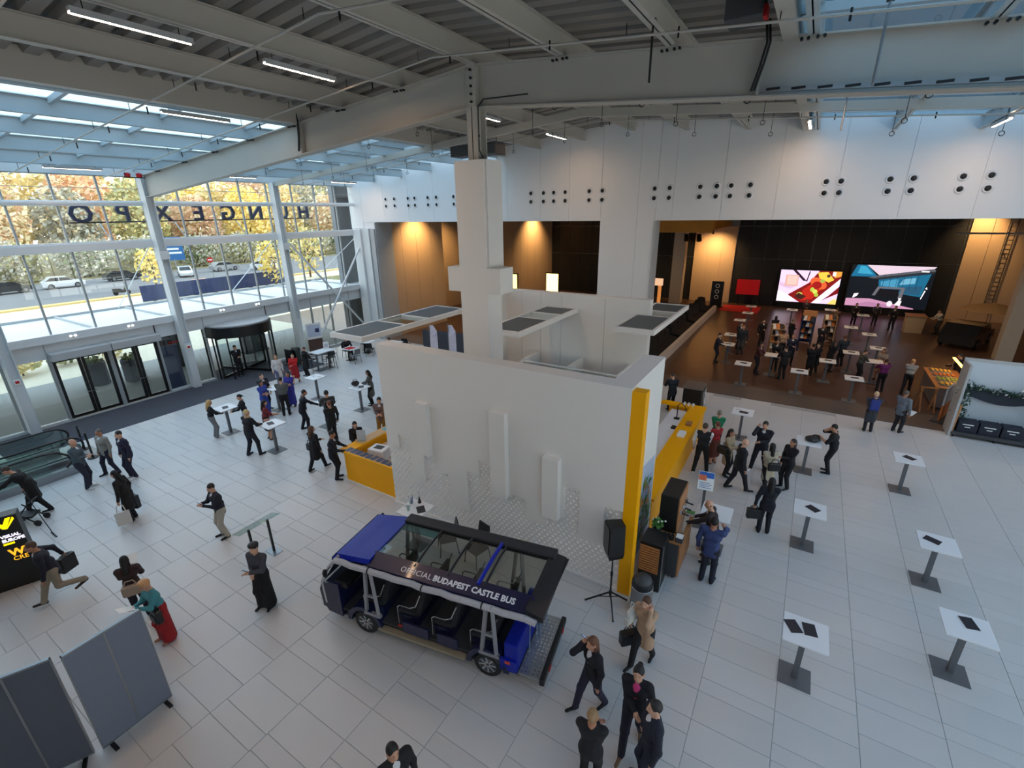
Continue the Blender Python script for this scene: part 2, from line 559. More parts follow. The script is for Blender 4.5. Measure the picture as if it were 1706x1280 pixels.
# main roof beam on the column line, in two sloping halves
def ibeam(b, x0, x1, y, dep=0.93, w=0.32):
    def P(x, yy, zo): return (x, yy, zb(x)+zo)
    for y0, y1, z0, z1 in ((y-.012, y+.012, 0, dep), (y-w/2, y+w/2, 0, 0.03), (y-w/2, y+w/2, dep-.03, dep)):
        b.hexa([P(x0,y0,z0),P(x1,y0,z0),P(x1,y1,z0),P(x0,y1,z0),P(x0,y0,z1),P(x1,y0,z1),P(x1,y1,z1),P(x0,y1,z1)])
    return b
for x0, x1, nm in ((-26.4, RX-0.1, 'left'), (RX+0.1, 11.4, 'right')):
    rb = part('roof_beam', ibeam(MB(), x0, x1, 11.0), ROOFST, kind='structure', label='deep steel roof beam sloping down to the %s of the ridge' % nm)
    st = -14.7 if nm == 'left' else -1.36
    part('splice_plate', MB().box(st-.02, st+.02, 10.84, 11.16, zb(st)+.02, zb(st)+.91), ROOFST, rb)
    x = RX + (-2.4 if nm == 'left' else 2.4)
    while x0 < x < x1:
        for dx in (-0.17, -0.07, 0.07, 0.17):
            part('bolt', MB().tube((x+dx, 10.80, zt(x)-.07), (x+dx, 10.86, zt(x)-.07), 0.028, n=6), BLACKM, rb)
        x += -2.4 if nm == 'left' else 2.4
rg = part('ridge_plate', MB().box(RX-.12, RX+.12, 10.82, 11.18, zb(RX)-.02, zt(RX)+.05), ROOFST, kind='structure', label='bolted end plates of the roof beams over the central column')
for i in range(5):
    part('bolt', MB().tube((RX, 10.78, zb(RX)+.12+.17*i), (RX, 10.83, zb(RX)+.12+.17*i), 0.032, n=6), BLACKM, rg)
# slimmer cross beam further back
for yy in (17.4, 4.6):
    if yy < 10: continue
    b = MB()
    for a, c in ((-26.5, RX), (RX, 11.4)):
        b.bar((a, yy, zt(a)-.12), (c, yy, zt(c)-.12), 0.16, 0.24)
    part('cross_beam', b, ROOFST, kind='structure', label='slim cross beam under the roof near the far wall')

# steel facade columns
for i, y in enumerate((-1.8, 4.6, 11.0, 17.4)):
    b = MB()
    b.box(-26.62, -26.58, y-.16, y+.16, 0, zb(-26.5)+.9).box(-26.82, -26.36, y-.17, y-.14, 0, zb(-26.5)+.9).box(-26.82, -26.36, y+.14, y+.17, 0, zb(-26.5)+.9)
    b.box(-26.86, -26.32, y-.2, y+.2, 6.55, 6.95)
    b.box(-26.80, -26.38, y-.15, y+.15, 0, 2.4)
    part('column', b, WHITE2, kind='structure', label='white steel facade column, %s from the corner' % ['fourth', 'third', 'second', 'first'][i])
part('column_corner', MB().box(-26.7, -26.05, 22.75, 23.2, 0, 7.5).box(-26.02, -25.4, 22.9, 23.2, 0, 7.54), WHITE2, kind='structure', label='white corner post between facade and far wall')
# central steel column above the cladding
part('column_central', MB().box(RX-.16, RX+.16, 10.80, 10.83, 9.6, 10.87).box(RX-.16, RX+.16, 11.17, 11.2, 9.6, 10.87).box(RX-.012, RX+.012, 10.8, 11.2, 9.6, 10.87), ROOFST, kind='structure', label='short grey steel column rising from the white stepped shaft')

# ---------------- glass facade (x = -27)
XF = -27.0
ms = [6.23+1.56*i for i in range(-9, 11)]
bays = [HY0] + [m for m in ms if m > HY0+0.3] + [23.2]
fb = MB()
fb.tube((XF+.15, HY0, 9.07), (XF+.15, HY1, 9.07), 0.11, n=10)
fb.box(XF-.1, XF+.22, HY0, HY1, 7.12, 7.42).box(XF-.12, XF+.1, HY0, HY1, 7.42, 7.5)
fb.box(XF-.1, XF+.25, HY0, HY1, 3.52, 3.84)
fb.box(XF-.05, XF+.05, HY0, HY1, 2.84, 3.52)
fb.box(XF-.2, XF+.25, HY0, HY1, 10.2, 10.5)
fb.box(XF-.08, XF+.08, HY0, 5.85, 0, 0.07).box(XF-.08, XF+.08, 9.96, 12.2, 0, 0.07).box(XF-.08, XF+.08, 15.7, HY1, 0, 0.07)
wall_left = part('wall_left', fb, WHITE2, kind='structure', label='tall glass entrance facade with white beams')
for y in bays[1:-1]:
    part('mullion', MB().box(XF-.03, XF+.07, y-.035, y+.035, 3.84, 10.2), MULL, wall_left)
rows = [(3.86, 7.11), (7.5, 8.98), (9.16, 9.68), (9.70, 10.2)]
for a, c in zip(bays[:-1], bays[1:]):
    for z0, z1 in rows:
        part('pane', MB().box(XF-.012, XF+.002, a+.03, c-.03, z0, z1), GLASS, wall_left)
    part('transom', MB().box(XF-.02, XF+.03, a+.03, c-.03, 9.68, 9.70), MULL, wall_left)
low = [HY0, -6.5, -4.9, -3.3, -1.8, -.2, 1.4, 3.0, 4.4, 5.85, None, 9.96, 10.95, 12.2, None, 15.72, 17.4, 18.8, 20.3, 21.85, 23.1]
for a, c in zip(low[:-1], low[1:]):
    if a is None or c is None: continue
    part('pane', MB().box(XF-.012, XF+.002, a+.04, c-.04, 0.07, 2.82), GLASS, wall_left)
for y in low:
    if y is not None:
        part('post', MB().box(XF-.05, XF+.06, y-.045, y+.045, 0, 2.84), MULL, wall_left)
for a, c in zip(low[:-1], low[1:]):
    y = (a if a is not None else c)
    if y is not None and -7 < y < 23:
        part('header_joint', MB().box(XF+.05, XF+.07, y-.02, y+.02, 2.86, 3.5), GREYST, wall_left)

# bracing tubes in the last bay
for p0, p1, side in (((-26.45, 17.7, 6.9), (-26.45, 22.9, 0.6), 'down to the corner'), ((-26.3, 23.0, 6.6), (-26.3, 18.3, 0.5), 'down from the corner')):
    b = MB().tube(p0, p1, 0.065, n=10)
    d = (Vector(p1)-Vector(p0)).normalized()
    part('brace', b, WHITE2, kind='structure', label='round white bracing tube of the last facade bay running %s' % side)

# ---------------- doors
def double_door(idx, y0, y1):
    d = thing('door_%d' % idx, None, None, kind='structure')
    d['label'] = 'black framed glass double door, %s of the pair' % ('nearer' if idx == 1 else 'farther')
    part('door_frame', MB().box(XF-.06, XF+.1, y0-.05, y0+.03, 0, 2.8).box(XF-.06, XF+.1, y1-.03, y1+.05, 0, 2.8), MULL, d)
    mid = (y0+y1)/2
    for a, c, hy, sg in ((y0+.03, mid-.01, mid-.12, -1), (mid+.01, y1-.03, mid+.12, 1)):
        lf = part('door_leaf', MB().box(XF-.03, XF+.04, a, a+.12, .03, 2.74).box(XF-.03, XF+.04, c-.12, c, .03, 2.74).box(XF-.03, XF+.04, a+.12, c-.12, .03, .16).box(XF-.03, XF+.04, a+.12, c-.12, 2.62, 2.74), BLACKM, d)
        part('pane', MB().box(XF-.004, XF+.012, a+.12, c-.12, .16, 2.62), GLASS, lf)
        hb = MB().tube((XF+.05, hy, 1.08), (XF+.13, hy, 1.08), .02, n=8).tube((XF+.12, hy, 1.08), (XF+.12, hy-sg*.3, 1.08), .018, n=8)
        part('handle', hb, STEEL, lf)
    part('door_header', MB().bbox(XF+.1, XF+.62, y0-.05, y1+.03, 2.78, 3.12, .03), GREYST, d)
double_door(1, 5.9, 7.9)
double_door(2, 8.0, 9.92)

# revolving door
rd = thing('door_3', None, None, (-27.0, 13.95, 0), kind='structure')
rd['label'] = 'round revolving door with black canopy band'
R = 1.75
can = MB(); n = 40
can.lathe([(R-.02, 2.32), (R, 2.32), (R, 2.86), (R-.05, 2.9), (0.01, 2.92)], n=n, caps=False)
part('canopy_band', can, BLACKM, rd)
part('canopy_top', MB().lathe([(R-.06, 2.9), (R-.06, 2.96), (0.01, 3.0)], n=n, caps=False), GREYST, rd)
part('canopy_soffit', MB().lathe([(R-.03, 2.33), (0.01, 2.33)], n=n, caps=False), BLACKM, rd)
part('drum_floor', MB().lathe([(R, 0.0), (R, 0.015), (0.01, 0.016)], n=n, caps=False), MATG, rd)
for i, a in enumerate((-75, -48, 48, 75, 105, 132, 228, 255)):
    t = math.radians(a)
    part('drum_post', MB().tube((R*math.cos(t)*.985, R*math.sin(t)*.985, 0.016), (R*math.cos(t)*.985, R*math.sin(t)*.985, 2.32), 0.04, n=8), BLACKM, rd)
for a0, a1 in ((-75, -48), (48, 75), (105, 132), (228, 255)):
    b = MB()
    for q in range(4):
        t0 = math.radians(a0+(a1-a0)*q/4); t1 = math.radians(a0+(a1-a0)*(q+1)/4); rr = R*.985
        b.add([(rr*math.cos(t0), rr*math.sin(t0), .05), (rr*math.cos(t1), rr*math.sin(t1), .05), (rr*math.cos(t1), rr*math.sin(t1), 2.32), (rr*math.cos(t0), rr*math.sin(t0), 2.32)], [(0,1,2,3)])
    part('curved_pane', b, GLASS, rd)
part('shaft', MB().tube((0,0,.016), (0,0,2.32), .06, n=10), BLACKM, rd)
for a in (20, 110, 200, 290):
    t = math.radians(a); cx, sy_ = math.cos(t), math.sin(t); L = R-.1
    wg = MB()
    wg.bar((L*cx, L*sy_, .03), (L*cx, L*sy_, 2.28), .09, .05)
    wg.bar((.1*cx, .1*sy_, .1), (L*cx, L*sy_, .1), .05, .14)
    wg.bar((.1*cx, .1*sy_, 2.24), (L*cx, L*sy_, 2.24), .05, .1)
    w_ = part('wing', wg, BLACKM, rd)
    part('pane', MB().bar(((.1)*cx, (.1)*sy_, 1.18), ((L-.05)*cx, (L-.05)*sy_, 1.18), .01, 2.0), GLASS, w_)

# dark blue panel standing behind the glass beside the doors
part('blue_panel', MB().box(-27.45, -27.4, 10.02, 10.9, 0.0, 2.25).box(-27.65, -27.15, 10.0, 10.06, 0, .05), mat('navy_panel', (36, 48, 84), 0.5), label='dark blue upright panel behind the glass beside the doors', cat='panel')

# small spotlights on the facade beam
SPOTE = emat('spot_lens_white', (255, 250, 240), 14.0)
for i, y in enumerate((6.84, 8.97, 13.2, 15.2)):
    t = thing('spotlight', 'small twin spotlight on the facade beam, %s from the left' % ORD[i], 'spotlight', (XF+.26, y, 3.7), 0, 'twin spotlights on the facade beam')
    part('housing', MB().box(0, .06, -.14, .14, -.04, .04), WHITE2, t)
    for dy in (-.08, .08):
        part('lens', MB().tube((.06, dy, -.01), (.075, dy, -.01), .035, n=10), SPOTE, t)

# ---------------- big letters outside, read from the forecourt
LET = mat('letter_navy', (30, 32, 72), 0.5)
sg = thing('facade_sign', 'big dark blue letters HUNGEXPO on a rail outside, seen mirrored through the glass', 'sign', (-27.9, 14.2, 8.2))
part('rail', MB().box(-.04, .04, -5.9, 6.4, .05, .11), BLACKM, sg)
for y_ in (-4.85, -1.72, 1.4, 4.52):
    part('bracket', MB().bar((0, y_, .07), (.84, y_, -.75), .04, .04), STEEL, sg)
for ch, y in zip('HUNGEXPO', (20.05, 18.6, 16.9, 15.3, 13.75, 12.05, 10.4, 8.8)):
    m_ = frame((-.06, y-14.2, .08), (0,-1,0), (0,0,1))
    o = text_part(ch, 1.12, m_, LET, sg, name='letter', depth=.06, bold=.025, align='CENTER')

# ---------------- canopy outside the entrance
cn = thing('canopy', 'wide white entrance canopy outside the facade', 'canopy', (-27.2, 8, 3.58))
part('canopy_deck', MB().box(-6.0, -.05, -16, 17, -.02, .0), mat('canopy_white', (222, 226, 230), .5, var=.02), cn)
part('canopy_edge', MB().box(-6.12, -6.0, -16, 17, -.2, .12), GREYST, cn)
y = -15.5
while y < 17:
    part('canopy_rib', MB().box(-6.0, -.05, y, y+.1, .0, .09), GREYST, cn)
    y += 3.1
for y in (-10, -3.6, 2.8, 9.2, 15.6):
    part('tie_rod', MB().tube((-5.8, y, .1), (.05, y, 3.6), .025, n=6), WHITE2, cn)
    part('prop', MB().tube((-5.2, y, -3.58), (-5.2, y, -.2), .07, n=8), WHITE2, cn)
# ================================================================== EXTERIOR beyond the glass
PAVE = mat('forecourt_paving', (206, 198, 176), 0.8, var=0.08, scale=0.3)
ASPH = mat('asphalt', (120, 120, 122), 0.9, var=0.08, scale=0.5)
GRASS = mat('autumn_grass', (128, 122, 84), 0.9, var=0.3, scale=1.2)
part('ground_apron', MB().box(-34.5, -27.2, -60, 23.5, -.4, -.01), mat('apron_shade', (140, 143, 140), .8, var=.06, scale=.5), kind='structure', label='paved apron right outside the doors, greyed for the canopy shade')  # greyer colour carries the shade under the canopy
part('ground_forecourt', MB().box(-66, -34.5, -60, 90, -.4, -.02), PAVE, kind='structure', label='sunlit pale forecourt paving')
part('ground_road', MB().box(-92.5, -66, -60, 120, -.4, -.03), ASPH, kind='structure', label='grey car park road beyond the forecourt')
part('ground_verge', MB().box(-190, -92.5, -90, 180, -.4, -.02), GRASS, kind='structure', label='grassy verge under the trees')
part('kerb', MB().box(-67.2, -66, -60, 110, -.02, .14), mat('kerb_yellowish', (206, 180, 120), .8), kind='structure', label='pale kerb along the road')
part('ground_hall_side', MB().box(-60, -27.2, 40, 60, -.02, 0.0), GRASS, kind='structure', label='strip of grass by the hall')
# exhibition hall volume (roof and outer side) standing behind the far wall
EX = mat('hall_outer_grey', (120, 122, 126), .7)
part('wall_hall_sunblock', MB().box(-29.4, 26, 23.76, 24.3, 10.4, 24), EX, kind='structure', label='unseen upper wall added over the exhibition hall to block the sun')  # unseen height, added so the hall keeps sun off the glass roof
part('ceiling_hall', MB().box(-29.4, 26, 23.76, 61, 9.6, 10.4), BLACKP, kind='structure', label='black ceiling of the exhibition hall')
part('wall_hall_left', MB().box(-29.8, -29.4, 23.6, 61, 0, 24), EX, kind='structure', label='outer left wall of the exhibition hall')

# leaf cards gathered as crowns; every tree its own thing
def leaf_crown(rng, rx, ry, rz, cz, n, s):
    b = MB()
    for _ in range(n):
        while True:
            p = [rng.uniform(-1, 1) for _ in range(3)]
            d = p[0]**2+p[1]**2+p[2]**2
            if 0.12 < d < 1: break
        c = Vector((p[0]*rx, p[1]*ry, cz+p[2]*rz))
        a = Vector([rng.gauss(0, 1) for _ in range(3)]).normalized()
        u = a.orthogonal().normalized(); v = a.cross(u)
        ss = s*rng.uniform(.6, 1.3)
        b.add([c-u*ss, c-v*ss*.7, c+u*ss, c+v*ss*.7], [(0,1,2,3)], rng.choice((0, 0, 1)))
    return b
LEAFC = {}
def leafm(nm, c):
    if nm not in LEAFC:
        LEAFC[nm] = mat('leaf_'+nm, c, 0.8, var=0.3, scale=3, rnd=.12)
    return LEAFC[nm]
leafm('gold', (236, 214, 152)); leafm('yellow', (244, 222, 136)); leafm('russet', (232, 190, 156)); leafm('olive', (190, 186, 132)); leafm('green', (120, 134, 92)); leafm('sand', (238, 222, 184)); leafm('grey', (196, 192, 176))
BARK = mat('bark', (110, 92, 72), .9, var=.2)
TREES = []
def tree(x, y, h, r, c1, c2, label, seed, n=420, s=.55):
    rng = random.Random(seed)
    t = thing('tree', label, 'tree', (x, y, 0), 0, 'autumn trees beyond the car park')
    b = MB()
    b.tube((0,0,0), (rng.uniform(-.3,.3), rng.uniform(-.3,.3), h*.55), .035*h*.6, .02*h*.5, 7)
    for k in range(4):
        a = rng.uniform(0, 2*PI)
        b.tube((0,0,h*(.3+.06*k)), (math.cos(a)*r*.6, math.sin(a)*r*.6, h*(.55+.07*k)), .012*h*.6, .006*h*.5, 5)
    part('trunk', b, BARK, t)
    part('crown', leaf_crown(rng, r, r, h*.44, h*.54, n, s), [leafm(c1, None), leafm(c2, None)], t)
tone = [('gold', 'sand', 'golden leaved'), ('yellow', 'gold', 'bright yellow'), ('russet', 'sand', 'russet brown'), ('olive', 'gold', 'olive green'), ('grey', 'sand', 'half bare grey'), ('sand', 'russet', 'sandy coloured')]
near = [(-104.5, 2), (-106, 12), (-104, 21.7), (-107, 31.4), (-104.5, 41), (-106, 51), (-104, 61), (-107, 71), (-104.5, 82), (-106, 94), (-105, -9)]
for i, (x, y) in enumerate(near):
    c = tone[(i*5+1) % 6]
    tree(x, y, 13+(i*7) % 5, 4.7, c[0], c[1], '%s tree in the front row beyond the road, %s from the left' % (c[2], ORD[i] if i < 10 else 'farthest'), 20+i, 2000, .42)
for i in range(11):
    c = tone[(i*2) % 6]
    tree(-122-(i % 3)*4, -12+i*13, 17+(i*5) % 6, 6.2, c[0], c[1], '%s tall tree in the back row, %s from the left' % (c[2], ORD[i]), 60+i, 2000, .55)
for i in range(9):
    c = tone[(i+3) % 6]
    tree(-146-(i % 2)*5, -10+i*19, 22+(i*5) % 5, 9.0, c[0], c[1], '%s tree on the skyline, %s from the left' % (c[2], ORD[i]), 90+i, 1300, .8)
# three small trees near the forecourt
tree(-70.5, 27.6, 5.2, 1.7, 'yellow', 'gold', 'small bright yellow street tree beside the road', 5, 260, .28)
tree(-58, 36, 6.4, 1.9, 'yellow', 'gold', 'slim yellow tree on the forecourt near the corner', 6, 320, .28)
tree(-62, 44, 7.2, 2.4, 'gold', 'olive', 'golden green tree by the end of the facade', 8, 320, .32)
# dense understorey behind the car park
for i in range(14):
    rng = random.Random(300+i)
    t = thing('bush', '%s undergrowth behind the parked cars, %s clump from the left' % (['grey green', 'dull olive'][i % 2], ORD[i]), 'bush', (-95.5-(i % 2)*.6, -12+i*8.2, 0), 0, 'undergrowth behind the car park')
    part('foliage', leaf_crown(rng, 2.3, 3.9, 3.0, 2.8, 1300, .28), [leafm('grey', None), leafm('green' if i % 2 else 'olive', None)], t)
    part('stem', MB().tube((0,0,0), (0,0,2.2), .12, n=6), BARK, t)
# clipped shrubs along the verge
for i in range(7):
    rng = random.Random(i)
    t = thing('shrub', 'low %s shrub in the planting bed outside the doors, %s from the left' % (('ochre', 'dull green')[i % 2], ORD[i]), 'shrub', (-37.5-(i % 2)*.8, -1.5+i*2.1, 0), 0, 'shrubs outside the doors')
    part('foliage', leaf_crown(rng, 1.1, .95, .7, .78, 320, .14), [leafm('gold' if i % 2 == 0 else 'olive', None), leafm('olive' if i % 2 == 0 else 'green', None)], t)
    part('stem', MB().tube((0,0,0), (0,0,.6), .05, n=6), BARK, t)

# parked cars
def car(x, y, rz, body, label, s=1.0):
    t = thing('car', label, 'car', (x, y, 0), rz, 'cars parked beyond the forecourt')
    pr = [(-2.1,.28),(2.1,.28),(2.16,.62),(1.95,.86),(1.05,.96),(.45,1.42),(-1.25,1.46),(-1.95,1.0),(-2.16,.86)]
    b = MB().prism(pr, 'y', -.86, .86)
    part('body', b, body, t)
    g = [(.98,.98),(.45,1.38),(-.35,1.40),(-.35,.98)]
    g2 = [(-.42,.98),(-.42,1.40),(-1.2,1.41),(-1.75,1.0)]
    for q in (-1, 1):
        for gg in (g, g2):
            part('side_window', MB().prism(gg, 'y', q*.865-.006, q*.865+.006), mat('car_glass', (30, 34, 40), .15, var=0), t)
    part('windscreen', MB().hexa([(1.06,-.74,.97),(1.09,-.74,.97),(1.09,.74,.97),(1.06,.74,.97),(.47,-.66,1.40),(.5,-.66,1.42),(.5,.66,1.42),(.47,.66,1.40)]), MATS['car_glass'], t)
    for wx in (-1.32, 1.32):
        for q in (-1, 1):
            w = part('wheel', MB().tube((wx, q*.74, .32), (wx, q*.9, .32), .32, n=16), BLACK, t)
            part('rim', MB().tube((wx, q*.9, .32), (wx, q*.915, .32), .2, n=12), STEEL, w)
    for q in (-1, 1):
        part('headlight', MB().box(2.08, 2.17, q*.66-.16, q*.66+.16, .6, .76), TWHITE, t)
CW = mat('car_paint_white', (226, 228, 230), .25, var=0, coat=.6)
CS = mat('car_paint_silver', (168, 172, 176), .25, metal=.4, var=0)
CK = mat('car_paint_black', (34, 36, 40), .2, var=0, coat=.6)
car(-83.5, 16.9, PI*.55, CK, 'black car at the far left of the car park')
car(-83.8, 22.3, PI*.45, CW, 'white estate car beside the black one')
car(-81.5, 36.2, -.35, CW, 'white hatchback turning by the blue billboard')
car(-84, 43.5, PI*.5, CS, 'silver car in the parking row between the white ones')
car(-79, 47.6, .4, CW, 'white car farthest along the car park')
car(-85.5, 29.5, PI*.5, CK, 'dark car parked behind the scooter')
car(-86, 53, PI*.5, CS, 'silver car parked under the far yellow trees')
# scooter
t = thing('scooter', 'parked black motor scooter at the kerb', 'scooter', (-68.6, 23.2, 0), PI/2)
for q in (-.62, .62):
    part('wheel', MB().tube((q, -.05, .25), (q, .05, .25), .25, n=14), BLACK, t)
part('body', MB().prism([(-.85,.4),(-.2,.28),(.35,.28),(.6,.95),(.5,1.0),(.2,.5),(-.1,.75),(-.85,.8)], 'y', -.16, .16), CK, t)
part('handlebar', MB().tube((.52,-.34,1.05), (.52,.34,1.05), .025, n=6), BLACK, t)
part('windshield', MB().bar((.58,0,.95), (.42,0,1.4), .4, .02), GLASSD, t)
# billboard and no-entry sign
t = thing('billboard', 'blue and white billboard on a post beyond the road', 'billboard', (-88, 38, 0), -.35)
part('post', MB().tube((0,0,0), (0,0,2.2), .12, n=8), STEEL, t)
bd = part('board', MB().box(-.1, .1, -1.5, 1.5, 2.0, 5.6), mat('billboard_blue', (44, 104, 160), .5), t)
for i in range(4):
    part('print_line', MB().box(.1, .115, -1.2+.2*(i % 2), 1.2-.3*(i % 2), 3.0+.6*i, 3.3+.6*i), PAPER, bd)
t = thing('road_sign', 'round red no entry sign on a thin post', 'sign', (-75, 37, 0), -.4)
part('post', MB().tube((0,0,0), (0,0,2.4), .04, n=8), STEEL, t)
sd = part('disc', MB().tube((.05,0,2.6), (.09,0,2.6), .4, n=20), RED, t)
part('bar', MB().box(.09, .1, -.28, .28, 2.53, 2.67), PAPER, sd)
# long navy hoarding on the forecourt
t = thing('hoarding', 'long low navy blue hoarding on the forecourt', 'hoarding', (-60, 30.5, 0))
for i in range(8):
    part('panel', MB().box(-.06, .06, -8.6+2.15*i, -6.5+2.15*i, .05, 1.7), mat('hoarding_navy', (40, 54, 96), .5, var=.15, scale=1), t)
    part('foot', MB().box(-.5, .5, -7.6+2.15*i, -7.45+2.15*i, 0, .06), STEEL, t)
# dark cylinder planters by the doors
for i, (x, y) in enumerate(((-31.8, 8.6), (-30.8, 9.9))):
    t = thing('planter', 'dark round drum planter outside the doors, %s' % ('nearer the first door' if i == 0 else 'nearer the second door'), 'planter', (x, y, 0), 0, 'drum planters outside')
    part('drum', MB().lathe([(.42,0),(.48,.05),(.48,1.2),(.44,1.24),(.4,1.1),(.02,1.08)], n=20, caps=False), DGREY, t, smooth=False)
    part('soil', MB().lathe([(.43,1.14),(.02,1.16)], n=20, caps=False), BARK, t)
    part('plant', leaf_crown(random.Random(i+3), .4, .4, .25, 1.3, 120, .1), [leafm('green', None), leafm('olive', None)], t)
for i, (x, y) in enumerate(((-31.5, 12.3), (-30.6, 16.6))):
    t = thing('advertising_pillar', 'dark advertising pillar outside, %s' % ('left of the revolving door' if i == 0 else 'right of the revolving door'), 'pillar', (x, y, 0), 0, 'advertising pillars outside')
    part('body', MB().bbox(-.25, .25, -.7, .7, .1, 2.2, .04), DGREY, t)
    part('base', MB().box(-.35, .35, -.8, .8, 0, .1), BLACK, t)
    part('emblem', MB().box(.25, .257, -.25, .25, 1.45, 1.6), RED, t)
# ================================================================== EXHIBITION HALL beyond the openings
YB = 49.0
SEAM = mat('seam_grey', (150, 150, 152), .6)
wh = part('wall_hall_back', MB().box(-25.2, 14, YB+.03, YB+.4, 0, 9.7), SEAM, kind='structure', label='black panelled back wall of the exhibition hall')
x = -25.2
while x < 9.6:
    x1 = min(x+1.2, 9.7)
    for z0, z1 in ((0, 4.1), (4.13, 6.9), (6.93, 9.6)):
        if not (-9.65 < (x+x1)/2 < -6.0 and z0 < 7):
            part('panel', MB().box(x+.012, x1-.012, YB, YB+.04, z0, z1), BLACKP, wh)
    x = x1
for a in (-9.65, -8.45, -7.25):
    part('tan_panel', MB().box(a, a+1.19, YB-.15, YB+.04, 0, 6.9), TAN, wh)
for a in (9.72, 10.95, 12.2):
    part('tan_panel', MB().box(a, a+1.2, YB-.1, YB+.04, 0, 9.6), TAN, wh)
wl = part('wall_hall_side', MB().box(-25.4, -25.06, 24.0, 30.0, 0, 9.6).box(-25.4, -25.06, 38, YB, 0, 9.6).box(-29.0, -28.8, 30, 38, 0, 9.6), TAN, kind='structure', label='tan panelled side wall of the exhibition hall')
y = 24.0
while y < 48.5:
    y1 = min(y+1.5, YB)
    if not (29.9 < (y+y1)/2 < 38):
        part('panel', MB().box(-25.06, -25.0, y+.008, y1-.008, 0, 9.6), TAN, wl)
    y = y1
part('wall_hall_right', MB().box(14, 14.4, 23.8, YB, 0, 9.6), TAN, kind='structure', label='tan right wall of the exhibition hall')
# dark bay behind the gap in the side wall
part('wall_hall_bay', MB().box(-28.8, -25.2, 38, 38.2, 0, 9.6).box(-28.8, -25.2, 29.8, 30, 0, 9.6), BLACKP, kind='structure', label='dark side bay of the exhibition hall')
# soffit of the upper level, orange light painted in, and its column
part('ceiling_soffit', MB().box(-12.5, -6.7, 40.5, YB, 6.95, 7.6).box(-12.5, -6.75, 40.2, 40.5, 6.7, 9.6), mat('soffit_amber_light', (206, 140, 40), .5, var=.15, scale=.8), kind='structure', label='soffit of the upper level with amber light in its colour')  # amber colour stands in for orange light on the underside
part('column_hall', MB().bbox(-11.0, -9.95, 46.2, 47.2, 0, 6.95, .03), mat('column_beige', (190, 178, 160), .6), kind='structure', label='square beige column under the upper level soffit')
part('column_hall_right', MB().bbox(9.9, 10.65, 36.3, 37.0, 0, 9.6, .03), mat('column_beige', None), kind='structure', label='square beige column at the right of the exhibition hall')

# warm wall washers
WARM = emat('warm_lens', (255, 190, 90), 30)
def washer(x, y, z, tx, ty, tz, power, ang, label, r=.06, blend=1.0):
    t = thing('wall_washer', label, 'spotlight', (x, y, z), 0, 'warm wall washing spotlights')
    d = Vector((tx-x, ty-y, tz-z)).normalized()
    part('can', MB().tube((0,0,0), d*.28, .09, n=12), BLACKM, t)
    part('lens', MB().tube(d*.275, d*.285, .075, n=12), WARM, t)
    part('bracket', MB().tube((0,0,0), (0,0,9.6-z), .02, n=6), BLACKM, t)
    l = bpy.data.lights.new('washer_light', 'SPOT')
    l.energy = power; l.color = (1.0, .62, .25); l.spot_size = math.radians(ang); l.spot_blend = blend; l.shadow_soft_size = r
    o = bpy.data.objects.new('washer_light', l); COL.objects.link(o)
    o.parent = t; o.location = d*.33
    o.rotation_euler = d.to_track_quat('-Z', 'Y').to_euler()
washer(-23.3, 26.9, 8.8, -25.0, 26.9, 5.6, 1000, 110, 'warm spotlight washing the left tan wall')
washer(-23.2, 44.5, 8.8, -25.0, 44.5, 5.0, 1700, 110, 'warm spotlight washing the tan wall behind the column')
washer(10.3, 47.2, 9.2, 10.4, 48.9, 5.2, 1400, 80, 'warm spotlight washing the right tan wall')
washer(-7.8, 46.6, 6.6, -7.8, 48.9, 3.4, 900, 120, 'warm spotlight on the tan panel behind the sofas')
washer(-25.6, 34.0, 8.2, -28.6, 34.0, 4.0, 700, 110, 'warm spotlight in the dark side bay')

# unseen ceiling lights added to give the exhibition hall its low warm light
for i, (x, y) in enumerate(((-2, 29), (4.5, 29), (-2, 37), (4.5, 37), (1, 44), (-18, 32), (-17, 42))):
    t = thing('hall_fill_light', 'added unseen warm ceiling light in the exhibition hall, %s counted from the entrance' % ORD[i], 'light', (x, y, 9.58), 0, 'added ceiling lights of the exhibition hall')
    part('rim', MB().lathe([(.3,-.06),(.3,0),(.02,0)], n=18, caps=False), BLACKM, t)
    part('lens', MB().lathe([(.27,-.05),(.01,-.05)], n=18, caps=False), emat('warm_panel', (255, 196, 130), 12), t)
    l = bpy.data.lights.new('downlight', 'SPOT'); l.energy = 520; l.color = (1, .68, .42); l.spot_size = 2.2; l.spot_blend = .5; l.shadow_soft_size = .25
    o = bpy.data.objects.new('downlight', l); COL.objects.link(o); o.parent = t; o.location = (0,0,-.1)

# ---------------- screens: flat pictures made of coloured facets
def screen(name, label, x0, x1, z0, z1, y, polys, power):
    t = thing(name, label, 'screen', ((x0+x1)/2, y, 0))
    w, h = x1-x0, z1-z0
    part('cabinet', MB().box(-w/2-.08, w/2+.08, .02, .3, z0-.1, z1+.08), BLACK, t)
    part('stand', MB().box(-w/2+.1, w/2-.1, .06, .28, 0, z0-.1), BLACK, t)
    cols = []
    b = MB()
    for i, (c, pts) in enumerate(polys):
        if c not in cols: cols.append(c)
        b.add([(-w/2+u*w, .018-.0004*i, z0+v*h) for u, v in pts], [tuple(range(len(pts)))], cols.index(c))
    ms_ = [emat('pixel_%02x%02x%02x' % c, c, power) for c in cols]
    part('picture', b, ms_, t)
    return t
def ell(cx, cy_, rx, ry, n=14, a=0):
    return [(cx+rx*math.cos(2*PI*i/n)*math.cos(a)-ry*math.sin(2*PI*i/n)*math.sin(a), cy_+rx*math.cos(2*PI*i/n)*math.sin(a)+ry*math.sin(2*PI*i/n)*math.cos(a)) for i in range(n)]
